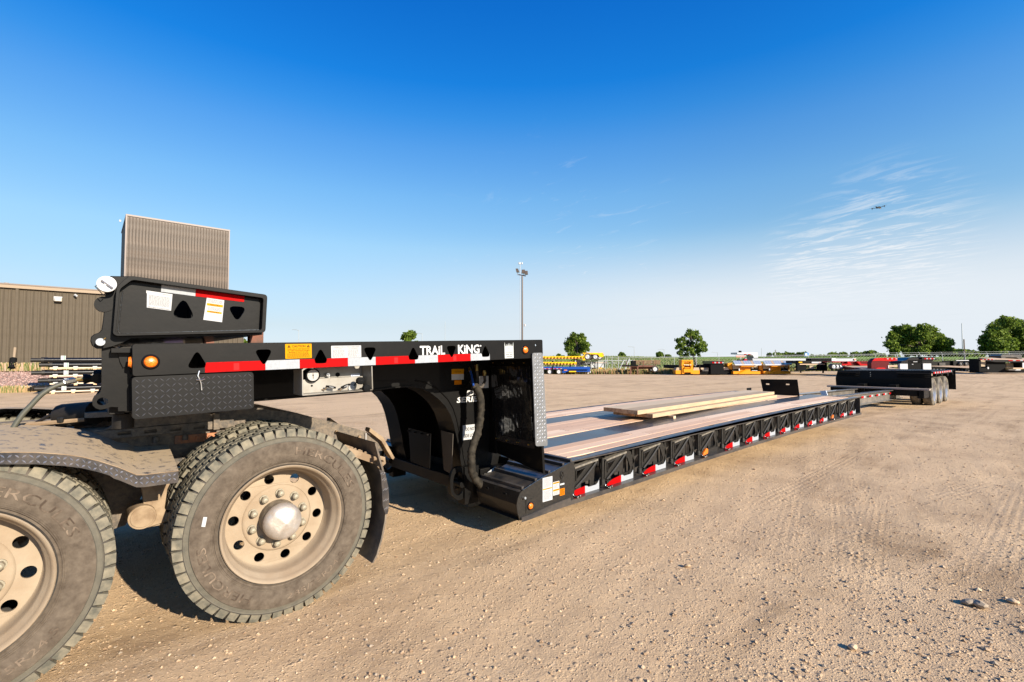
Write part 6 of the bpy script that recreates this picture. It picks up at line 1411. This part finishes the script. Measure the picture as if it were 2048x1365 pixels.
# yellow trailer stacked
def yellow_beam(t, p0, p1, q0, q1, slope=0):
    b = MB(); n = int((p1-p0)/6.5)
    b.hexa([(t.X(p0, 0), 0, t.Z(q1, 0)), (t.X(p1, 0), 0, t.Z(q1+slope, 0)), (t.X(p1, .1), .1, t.Z(q1+slope, .1)), (t.X(p0, .1), .1, t.Z(q1, .1)), (t.X(p0, 0), 0, t.Z(q0, 0)), (t.X(p1, 0), 0, t.Z(q0+slope, 0)), (t.X(p1, .1), .1, t.Z(q0+slope, .1)), (t.X(p0, .1), .1, t.Z(q0, .1))])
    b.build('side_beam', YELP, t.T, smooth=0)
    for i in range(n):
        f_ = (i+.5)/n; x = p0+(p1-p0)*f_; dz = slope*f_
        b = MB(); b.box(t.X(x-1.6), t.X(x+.9), -.12, 0, t.Z(q1-.2+dz), t.Z(q0+.4+dz), 0); b.box(t.X(x+1.0), t.X(x+2.6), -.04, -.0, t.Z(q1-.5+dz), t.Z(q0+2+dz), 1); b.box(t.X(x-1.4), t.X(x+.8), -.13, -.12, t.Z(q1-.4+dz), t.Z(q1-2.0+dz), 2); b.build('outrigger', [YELP, BKM, SIGNR], t.T, smooth=0)
t = Loc('yellow_trailer', 'upper yellow lowboy trailer of the stack, with a raised twin axle bogie', 'trailer', 1130, 55, PG)
yellow_beam(t, 1075, 1168, 713.5, 718.8, -.8); t.bx('deck', YELP, (1075, 1168, .1, 2.5, 713.3, 714.5))
t.poly('bogie_frame', YELP, [(1165, 721), (1167, 711), (1171, 706.5), (1196, 706), (1206, 706.5), (1208, 712), (1204, 715), (1199, 714), (1196, 709.5), (1186, 709), (1176, 709), (1172, 714), (1170, 721)], 0, .3); t.bx('bogie_deck', YELP, (1166, 1206, .3, 2.5, 706, 708))
t.wheel(1175.5, 713.6, 6.8, -.05); t.wheel(1191.3, 713.8, 6.6, .1); t.wheel(1200, 714.5, 6, 1.4); t.wheel(1182, 714.2, 6.2, 1.6)
t.bx('marker', SIGNR, (1171, 1174, -.02, 0, 705.8, 706.8), (1182, 1185, -.02, 0, 705.8, 706.8), (1196, 1199, -.02, 0, 705.8, 706.8), (1205, 1208, -.02, 0, 708, 710))
t.bx('support_post', GALV, (1105, 1107, .2, .4, 719, 748), (1150, 1152, .2, .4, 719, 748))
t = Loc('yellow_trailer', 'lower yellow lowboy trailer frame resting just above the blue flatbed', 'trailer', 1130, 54, PG)
yellow_beam(t, 1075, 1153, 724.5, 729.5, .9); t.bx('deck', YELP, (1075, 1153, .1, 2.5, 724.5, 725.5)); t.bx('support_post', BKM, (1095, 1096.5, .2, .4, 730, 736), (1140, 1142, .2, .4, 730, 736))
# galvanised rack with panels
t = Loc('steel_rack', 'galvanised pipe rack frames holding white panels beside the stacked yellow trailers', 'rack', 1200, 57)
for x in (1153.5, 1168, 1183, 1192, 1197, 1211, 1224, 1236.8, 1252):
    t.bx('upright', GALV, (x-.5, x+.5, 0, .06, 713.5 if x < 1245 else 718, 743))
t.bx('rail', GALV, (1160, 1268, 0, .05, 720.6, 721.8), (1160, 1268, .1, .15, 724.5, 725.2), (1162, 1250, .1, .15, 727, 727.6))
for (a, c) in (((1168, 722), (1183, 742)), ((1183, 722), (1198, 742)), ((1212, 722), (1224, 742)), ((1224, 722), (1237, 742)), ((1154, 724), (1168, 742)), ((1197, 742), (1211, 722))):
    b = MB(); b.tube([(t.X(a[0], .03), .03, t.Z(a[1], .03)), (t.X(c[0], .03), .03, t.Z(c[1], .03))], .025, 5); b.build('brace', GALV, t.T)
for (a, c) in (((1248, 720), (1238, 741)), ((1258, 719), (1249, 741)), ((1268, 720), (1262, 730))):
    b = MB(); b.tube([(t.X(a[0], -.1), -.1, t.Z(a[1], -.1)), (t.X(c[0], -.1), -.1, t.Z(c[1], -.1))], .055, 5); b.build('brace', WHP, t.T)
t.bx('panel', WHP, (1153, 1161, .15, .2, 720, 733)); t.bx('panel', WHP, (1180, 1209, .15, .3, 723.5, 735.5)); t.bx('stripe', mat('pale_orange', (.8, .5, .25), .5), (1186, 1213, .13, .149, 725, 726.2)); t.bx('machinery', mat('dark_machine', (.06, .06, .055), .7), (1161, 1180, .4, 1.2, 723, 731), (1182, 1193, .4, 1, 736, 743)); t.bx('yellow_part', YELP, (1195, 1203, .1, .3, 735, 738))
for (p0, p1, q0, q1, lab) in ((1167.5, 1174, 733, 742, 'white metal box standing on posts in front of the pipe rack'), (1174.5, 1177, 741, 748, 'white barrel below the white metal box'), (1179, 1181, 743, 746, 'small white bucket beside the white barrel')):
    q = Loc('white_box' if 'box' in lab else 'barrel' if 'barrel' in lab else 'bucket', lab, 'box' if 'box' in lab else 'barrel' if 'barrel' in lab else 'bucket', (p0+p1)/2, 52.5)
    if 'box' in lab: q.bx('housing', WHP, (p0, p1, 0, .35, q0, q1), bevel=.02); q.bx('post', WHP, (p0+2.5, p0+3, .1, .15, q1, 748))
    else:
        b = MB(); r = (p1-p0)/2*q.k; b.cyl((0, 0, q.Z(q1)), (0, 0, q.Z(q0)), r, n=14); b.build('shell', WHP, q.T); b = MB(); b.cyl((0, 0, q.Z(q0)), (0, 0, q.Z(q0)+.03), r*1.06, n=14); b.build('lid', WHP, q.T)
# rusty flat trailer
t = Loc('rusty_trailer', 'rusty old flat trailer with a load of lattice frames and one white wheel', 'trailer', 1288, 52, PG)
t.bx('deck', RUST, (1252, 1312, 0, 2.2, 731, 734)); t.bx('front_rail', BKM, (1252, 1276, -.05, .05, 730.5, 733)); t.bx('leg', RUST, (1260, 1262, 0, .1, 734, 749), (1274, 1276.5, -.05, .08, 734, 750)); t.bx('stake', RUST, (1252.3, 1253.3, 0, .06, 722, 731), (1286, 1287.5, -.03, .05, 722, 734), (1311, 1312, 0, .06, 720, 731)); t.poly('tongue', RUST, [(1262, 734), (1308, 731), (1308, 738), (1270, 739), (1262, 740)], .5, .7)
t.wheel(1310.5, 738.5, 6.6, -.12, WHP); t.wheel(1303, 738.5, 6.0, .6)
b = MB()
for i in range(16):
    x = 1268+i*3.3; b.tube([(t.X(x), .3+.05*(i % 3), t.Z(729.5)), (t.X(x+3.5, .3), .3, t.Z(721.5, .3))], .04, 4); b.tube([(t.X(x+3, .5), .5, t.Z(729.5, .5)), (t.X(x, .5), .5, t.Z(722, .5))], .035, 4)
for z in (721, 723, 725.5, 728): b.box(t.X(1267), t.X(1321), .25, .35, t.Z(z+.9), t.Z(z))
b.build('lattice_load', mat('rusty_lattice', (.22, .13, .08), .9), t.T, smooth=0); t.bx('crates', BKM, (1264, 1272, .2, .8, 722, 731))
# small orange unit seen from the front
def front_unit(px0, px1, D, m_, lab, deck=BEIGE, alt=None):
    c = (px0+px1)/2; w_ = px1-px0; t = Loc('parked_trailer', lab, 'trailer', c, D, PG)
    return t, c, w_
t, c, w_ = front_unit(1351, 1398, 50, ORP, 'small orange trailer front with a square tower between two low fenders')
t.bx('tower', ORP, (1363.5, 1368, 0, .9, 721, 748), (1381, 1385.5, 0, .9, 721, 748), (1368, 1381, .4, .9, 733, 747)); t.bx('top_frame', ORP, (1363.5, 1385.5, -.05, .9, 720.5, 723.5), (1363, 1386, -.08, .1, 728, 732)); t.bx('opening_shade', BKM, (1368, 1381, .35, .4, 724, 728), (1370, 1380, .1, .3, 747, 749)); t.bx('winch', ORP, (1367, 1382, -.1, .4, 738, 745), (1369, 1379, -.15, .3, 735, 737)); t.bx('hitch', SILV, (1371, 1378, -.16, -.08, 730, 731), (1368, 1370, -.16, -.1, 729.5, 731), (1380, 1382, -.16, -.1, 729.5, 731))  # black boxes in the openings are shade put in as colour
t.bx('cross_tube', ORP, (1366, 1383, .1, .3, 724.8, 726.2)); t.wheel(1359, 732, 2.5, 1.0); t.wheel(1391, 732, 2.5, 1.0)
for (a, d) in ((1351, 1364), (1385.5, 1398.5)):
    t.poly('fender_deck', BEIGE, [(a, 741), (a+2, 735.5), (d-1, 735.5), (d, 741)], .2, .9); t.bx('fender_side', ORP, (a, d, .1, 1.0, 741, 748.5))
t.bx('rear_body', BKM, (1355, 1395, 1.2, 6, 731, 738))
t, c, w_ = front_unit(1398, 1464, 50, BK, 'black trailer front with a wide square gooseneck, right of the small orange one')
t.bx('gooseneck', BKM, (1421, 1447, 0, 2, 724, 748.5)); t.bx('neck_cap', BKG, (1420, 1448, -.1, 2, 722.5, 728)); t.tapes(1424, 1447, 724.2, 727, 3, -.102); t.bx('lamp', LENSR, (1433, 1434, -.12, -.1, 724.5, 725.5)); t.bx('side_frame', BKM, (1398, 1421, .6, 1.2, 729.5, 737), (1447, 1464, .6, 1.2, 740, 748.5), (1398, 1421, .2, 1.2, 743, 748)); t.poly('deck_plate', WDECK, [(1402, 742), (1401, 736), (1419, 736), (1420, 740), (1412, 741)], .5, .6); t.poly('deck_plate', WDECK, [(1447, 741), (1447, 735), (1455, 735), (1458, 740)], .5, .6); t.bx('outrigger', BKP, (1404, 1416, .0, .5, 739.5, 743)); t.bx('stake', BKM, (1410, 1412, .5, .6, 728, 733), (1408, 1423, .5, .7, 731, 733)); t.bx('rear_body', BKM, (1402, 1460, 1.5, 9, 734, 745)); t.wheel(1428, 730, 3, 9.3)
for (p, lab) in ((1463, 'orange trailer with a slanted aluminium ramp deck, left one of the pair'), (1523.5, 'orange trailer with a slanted aluminium ramp deck, right one of the pair')):
    t = Loc('orange_trailer', lab, 'trailer', p+30, 50, PG)
    d = p-1463
    n = 11
    for i in range(n):
        x0 = 1465+i*4.95+d; col_ = WDECK if i in (3, 7) else SILV
        b = MB(); b.hexa([(t.X(x0+4.2, -.35), -.35, t.Z(730, -.35)), (t.X(x0+8.8, -.35), -.35, t.Z(730, -.35)), (t.X(x0+4.6, 1.2), 1.2, t.Z(722.5, 1.2)), (t.X(x0, 1.2), 1.2, t.Z(722.5, 1.2)), (t.X(x0+4.2, -.35), -.35, t.Z(729, -.35)), (t.X(x0+8.8, -.35), -.35, t.Z(729, -.35)), (t.X(x0+4.6, 1.2), 1.2, t.Z(721.8, 1.2)), (t.X(x0, 1.2), 1.2, t.Z(721.8, 1.2))])
        b.build('ramp_slat', col_, t.T, smooth=0)
    t.bx('ramp_lip', SILV, (1470+d, 1522+d, -.42, -.34, 729.5, 731)); t.bx('crossbar', ORP, (1482+d, 1508+d, -.3, .3, 731, 733.5)); t.bx('side_box', BEIGE, (1466+d, 1478.5+d, .2, .8, 731, 738.5), (1500+d, 1515+d, .5, .8, 731, 737)); t.bx('chassis', ORP, (1479+d, 1500+d, .3, .9, 733, 748.5), (1466+d, 1479+d, .1, .9, 743, 748.5), (1500+d, 1520+d, .3, .9, 743, 748.5)); t.bx('gap_shade', BKM, (1466+d, 1479+d, .3, .9, 738.5, 741.5), (1502+d, 1515+d, .5, .9, 737, 743)); t.bx('bracket', SILV, (1477+d, 1479+d, .05, .15, 737.5, 742), (1503+d, 1514+d, .3, .4, 741, 742))  # black boxes between the parts stand for the shade in the gaps
    b = MB(); b.tube([(t.X(1476+d, .1), .1, t.Z(748, .1)), (t.X(1492+d, .1), .1, t.Z(740, .1))], .08, 6); b.tube([(t.X(1505+d, .2), .2, t.Z(733, .2)), (t.X(1514+d, .5), .5, t.Z(742, .5))], .05, 6, 1); b.build('drawbar', [ORP, BKM], t.T)
    if d == 0: t.poly('end_body', ORP, [(1455, 727), (1464, 726), (1464, 740), (1457, 737), (1455, 734)], .4, 1.2)
    else: t.poly('end_body', ORP, [(1518, 726), (1525, 726), (1525, 742), (1518, 739)], .4, 1.2)
    t.bx('rear_body', ORP, (1470+d, 1518+d, 1.3, 7, 731, 740))
t = Loc('red_black_engine', 'small red and black power unit standing behind the orange trailers', 'engine', 1488, 60); t.bx('engine_block', BKM, (1478, 1486, 0, .6, 719.5, 724)); t.bx('tank', REDP, (1488, 1494, 0, .5, 718.5, 723)); t.bx('cap', WHP, (1490, 1493, .1, .3, 717.5, 718.5)); t.bx('leg', BKM, (1480, 1493, .1, .4, 723, 742))
# black flat front
t = Loc('black_trailer', 'black trailer seen end on with open legs and a beige panel in the middle', 'trailer', 1625, 48, PG)
t.bx('end_frame', BKM, (1594, 1600, 0, .3, 721.5, 742), (1648, 1653.5, 0, .3, 721.5, 742)); t.bx('cross_head', BK, (1594, 1653.5, 0, 2, 722, 727)); t.bx('deck_edge', WDECK, (1599, 1649, -.02, .1, 728, 730)); t.bx('centre_panel', BEIGE, (1618.5, 1627, .1, .3, 731, 738)); t.bx('lower_beam', BKM, (1599, 1650, .1, .4, 738, 741.5), (1600, 1612, .2, .5, 730, 738), (1636, 1648, .2, .5, 730, 738)); t.bx('landing_leg', BKM, (1600, 1602, .1, .2, 741, 746), (1644.5, 1647, .1, .2, 741, 746.5)); t.bx('valve_box', GALV, (1623, 1642, -.1, .0, 724, 727)); t.bx('top_gear', BKM, (1622, 1645, .3, 1.2, 717.5, 722)); t.bx('yellow_mark', YELP, (1597, 1604, -.03, -.01, 724, 726)); t.bx('white_mark', WHP, (1649, 1653, -.03, -.01, 723.5, 726)); t.bx('marker', SIGNR, (1638, 1640, -.12, -.1, 725.5, 726.5)); t.bx('rear_body', BKM, (1600, 1650, 2, 9, 722, 728))
# silver trailer behind
t = Loc('silver_trailer', 'long silver trailer with a raised gooseneck behind the orange trailers', 'trailer', 1600, 60, PG)
t.bx('side', mat('silver_side', (.34, .36, .38), .5, metal=.2, spec=.2), (1505, 1712, 0, 2.4, 716.8, 723)); t.bx('top_rail', BKM, (1507, 1705, -.03, 0, 716.0, 717.0)); t.poly('gooseneck', SILV, [(1474.5, 705.5), (1515, 705.5), (1516, 717), (1508, 717), (1506, 711), (1488, 709.5), (1474.5, 709)], .2, 2.0); t.tapes(1488, 1504, 708.4, 710, 2, .19); t.bx('wheel_cover', BKM, (1641, 1662, -.05, 0, 717.5, 722.5)); t.bx('bracket', SILV, (1663, 1671, -.08, 0, 716.8, 722.5)); t.bx('marker', SIGNR, (1708, 1711.5, -.1, 0, 718, 721)); b = MB(); b.cyl((t.X(1480, 1), 1, t.Z(705.5, 1)), (t.X(1480, 1), 1, t.Z(702, 1)), .18, n=10); b.build('hose_reel', BKM, t.T); t.bx('leg', GALV, (1560, 1562, .5, .6, 723, 745), (1690, 1692, .5, .6, 723, 745))
# red lowboy
t = Loc('red_trailer', 'dark red lowboy trailer with a tall curved gooseneck in the far row', 'trailer', 1730, 46, PG)
for i, x in enumerate((1668, 1674.8, 1681.5)): t.wheel(x, 733.5, 5.8, .3*i-.4, SILV, w_=.5)
t.bx('bogie_body', REDP, (1664, 1735, .5, 2.6, 723.5, 725)); t.poly('bogie_side', REDP, [(1683, 731.5), (1683, 728), (1695, 728), (1694, 723.5), (1699, 723.5), (1703, 731)], .2, .4); t.poly('bogie_side', REDP, [(1713, 723.5), (1718, 723.5), (1722, 728), (1735, 728.5), (1735, 731.5), (1720, 731.5)], .2, .4); t.bx('bogie_front', mat('shaded_red', (.085, .003, .005), .45, coat=.1, spec=.1), (1683, 1735, .45, .6, 724, 731))  # darker copy of the trailer red, shade of its faces put into colour
t.poly('deck', WDECK, [(1683, 731.8), (1735, 730.8), (1757, 732), (1757, 740), (1720, 737)], -.6, 2.0) if False else None
b = MB(); b.add([(t.X(1683, .6), .6, t.Z(732, .6)), (t.X(1742, .6), .6, t.Z(731, .6)), (t.X(1800, -3.5), -3.5, t.Z(738, -3.5)), (t.X(1722, -3.5), -3.5, t.Z(738, -3.5))], [(0, 1, 2, 3)]); b.add([(t.X(1683, .6), .6, t.Z(732, .6)), (t.X(1722, -3.5), -3.5, t.Z(738, -3.5)), (t.X(1722, -3.5), -3.5, t.Z(743, -3.5)), (t.X(1683, .6), .6, t.Z(738, .6))], [(0, 1, 2, 3)], 1); b.build('deck', [WDECK, bpy.data.materials['shaded_red']], t.T, smooth=0)
b = MB()
for i in range(12): f_ = i/12; x = t.X(1684+38*f_); y = .6-4.1*f_-.05; z1 = t.Z(733+6*f_); z0 = t.Z(737.5+4.5*f_); x = t.X(1684+38*f_, y); z1 = t.Z(733+6*f_, y); z0 = t.Z(737.5+4.5*f_, y); b.box(x-.03, x+.03, y-.05, y, z0, z1, 0)
b.build('deck_brackets', BKM, t.T)
t.poly('gooseneck', bpy.data.materials['shaded_red'], [(1742, 742), (1742, 727), (1744, 722), (1749, 717.5), (1756, 716.5), (1794, 716), (1794, 721.5), (1784, 722.5), (1777, 725), (1777, 744), (1742, 744)], -3.6, -3.1, smooth=0); t.poly('neck_top', bpy.data.materials.get('highlight_red') or mat('highlight_red', (.42, .004, .004), .4, coat=.1, spec=.1), [(1744, 722.5), (1749, 717.5), (1756, 716.3), (1794, 715.8), (1794, 721.5), (1784, 722.5), (1760, 722)], -3.64, -3.6, smooth=0); t.tapes(1768, 1794, 717, 719, 3, -3.65); t.poly('neck_arch', mat('highlight_red', (.42, .004, .004), .4, coat=.1, spec=.1), [(1747, 744), (1750, 738), (1756, 735.5), (1768, 736), (1773, 740), (1774, 744)], -3.9, -3.6); t.bx('neck_post', WHP, (1775.5, 1777, -3.65, -3.6, 731, 737)); t.bx('lower_side', bpy.data.materials['shaded_red'], (1722, 1800, -3.5, -3.3, 738.5, 744))  # brighter red on the neck top and arch is a painted highlight
# black gooseneck with white panels
t = Loc('black_trailer', 'black trailer gooseneck with two white wheel panels, just behind the near bogie', 'trailer', 1836, 44, PG)
t.bx('centre_body', BKM, (1815, 1844, 0, 1.2, 721, 744)); t.poly('neck_top', BKG, [(1800, 727), (1803, 722.5), (1812, 721), (1817, 716.5), (1824, 715), (1844, 716.5), (1866, 716.5), (1866, 722), (1860, 728)], .0, 1.5, bevel=.02); t.bx('white_panel', WHP, (1799.5, 1814.5, -.1, .1, 728, 742)); t.bx('white_panel', WHP, (1845.5, 1861.5, -.1, .1, 727.5, 742)); t.bx('front_head', BKG, (1844, 1870, -.2, 1.0, 714.5, 719.5)); t.poly('beavertail', BKM, [(1868, 717.5), (1882, 718), (1868, 720.5)], -.2, .8); t.tapes(1848, 1869, 716.5, 719, 3, -.21); t.bx('step', GALV, (1826, 1834, -.05, 0, 723.5, 724.5), (1823, 1826, -.05, 0, 728.5, 729.5)); t.bx('side_curve', BKM, (1799, 1815, .1, 1.2, 723, 728.5)); t.bx('lower_body', BKM, (1796, 1866, .2, 1.2, 742, 747))
# black box low deck behind red
t = Loc('black_trailer', 'low black trailer with a folded ramp between the red trailer and the white panels', 'trailer', 1780, 56, PG)
t.poly('ramp', BK, [(1718, 727), (1724, 723), (1745, 723), (1745, 735), (1720, 735)], .2, 2.4); t.poly('body', BKP, [(1777, 727), (1782, 721.5), (1792, 722), (1796, 729), (1777, 729)], 0, 2); t.bx('deck', WDECK, (1777, 1800, -1, .5, 731, 734)); t.bx('leg', BKM, (1722, 1724, .5, .7, 735, 744), (1785, 1787, .5, .7, 729, 742))
# long black lowboy on the right
t = Loc('long_black_trailer', 'long black lowboy trailer with a wooden deck and small white tape marks at the right', 'trailer', 1915, 50, PG)
t.bx('rear_body', BK, (1862, 1906, 1.4, 2.6, 723.5, 732), (1906, 1914, 1.2, 2.6, 722, 732), (1939, 1957, 1.2, 2.6, 720, 731)); t.bx('wheel_well', BKM, (1914, 1940, 1.6, 2.6, 722, 732)); t.wheel(1922, 728.5, 4.2, 1.0, BKP); t.wheel(1933, 728.5, 4.2, 1.0, BKP); t.bx('hub', WHP, (1921.5, 1922.5, .9, 1.0, 728, 729), (1932.5, 1933.5, .9, 1.0, 728, 729)); t.bx('fender_edge', SILV, (1912, 1938, 1.2, 1.3, 720.8, 722)); t.bx('step_plate', BKP, (1878, 1890, 1.3, 1.4, 726, 732))
b = MB(); b.add([(t.X(1862, 1.4), 1.4, t.Z(732, 1.4)), (t.X(1957, 1.4), 1.4, t.Z(731, 1.4)), (t.X(1957, -.6), -.6, t.Z(737.5, -.6)), (t.X(1862, -.4), -.4, t.Z(733, -.4))], [(0, 1, 2, 3)]); b.build('deck', WDECK, t.T, smooth=0)
t.poly('deck_side', BKM, [(1862, 733.3), (1957, 737.8), (1957, 744.5), (1862, 740.5)], -.7, -.5)
for i in range(13): x = 1866+i*7; f_ = (x-1862)/95; t.bx('reflective_tape', RWHITE, (x, x+1.8, -.72, -.705, 738+3.6*f_, 739.3+3.6*f_), smooth=0)
# near right black trailer
t = Loc('black_flatbed', 'black flatbed trailer with beige panels and an upturned hitch frame at the right edge', 'trailer', 2005, 46, PG)
b = MB(); b.add([(t.X(1957, 0), 0, t.Z(715.5, 0)), (t.X(2062, 1.8), 1.8, t.Z(716.5, 1.8)), (t.X(2075, -.6), -.6, t.Z(721, -.6)), (t.X(1990, -.6), -.6, t.Z(719.8, -.6))], [(0, 1, 2, 3)]); b.build('deck', WDECK, t.T, smooth=0)
t.poly('side_rail', BKG, [(1957, 715.5), (1990, 720), (2075, 721), (2075, 725), (1990, 724.5), (1957, 719.5)], -.65, -.58); t.tapes(1960, 1988, 718.8, 720.2, 4, -.66); t.tapes(2016, 2060, 720.6, 722.4, 3, -.66)
t.poly('front_leg', BKM, [(1957, 718), (1961, 719), (1961, 742), (1957, 742)], -.5, .5); t.bx('beige_panel', BEIGE, (1960, 1971, -.2, 0, 720.5, 733.5)); t.bx('beige_panel', BEIGE, (2012, 2027, .2, .4, 727, 735)); t.bx('centre_body', BKM, (1973, 2010, -.3, 1.5, 722, 746)); t.bx('dark_legs', BKM, (1957, 1977, -.4, .4, 736, 744), (1957, 2075, 0, 1, 740, 746), (2041, 2047, -.5, .5, 723, 736)); t.bx('white_step', WHP, (1974, 1976.5, -.45, -.35, 734.5, 738.5), (2044, 2056, -.55, -.5, 723, 736)); t.bx('leg_foot', SILV, (2016, 2040, -.3, .2, 739, 741)); t.bx('right_deck', WDECK, (2025, 2050, -1, 1, 736, 738)) 
t.poly('hitch_frame', BKP, [(2002, 717.5), (2001, 711.5), (2006, 709.5), (2043, 709.5), (2044, 718), (2038, 719), (2032, 715.5), (2011, 715.5), (2009, 719)], .0, 1.2, bevel=.02); t.bx('opening_shade', BKM, (2011, 2033, .5, .7, 711.5, 716))  # black box inside the hitch frame is painted shade
# ================================================================ drone
D0 = U(1757, 415.5, y=-2); dist = 25.0; dd = direction(1757, 415.5); P0 = CAM+dd*dist
t = thing('drone', 'small dark quadcopter drone hovering in the sky at the right', 'drone', tuple(P0), rot=RZ, local=True); t.rotation_euler = (0, R(-7), RZ)
b = MB(); b.box(-.07, .08, -.035, .035, -.03, .02); b.box(-.02, .05, -.03, .03, .02, .035); b.build('body', DARK, t, bevel=.008)
for (x, y) in ((-.17, -.10), (.17, -.10), (-.17, .12), (.17, .12)):
    b = MB(); b.tube([(x*.3, y*.3, 0), (x, y, .008)], .009, 6); b.cyl((x, y, -.012), (x, y, .03), .016, n=10); b.tube([(x, y, -.01), (x*1.02, y, -.045)], .006, 5); A = b.build('arm', DARK, t)
    b = MB(); b.hexa([(x-.10, y-.008, .032), (x+.10, y-.010, .036), (x+.10, y+.010, .036), (x-.10, y+.008, .032), (x-.10, y-.008, .034), (x+.10, y-.010, .038), (x+.10, y+.010, .038), (x-.10, y+.008, .034)]); b.build('propeller', DARK, A)
b = MB(); b.box(.04, .09, -.02, .02, -.055, -.03); b.build('camera_gimbal', mat('grey_gimbal', (.3, .3, .3), .4), t)
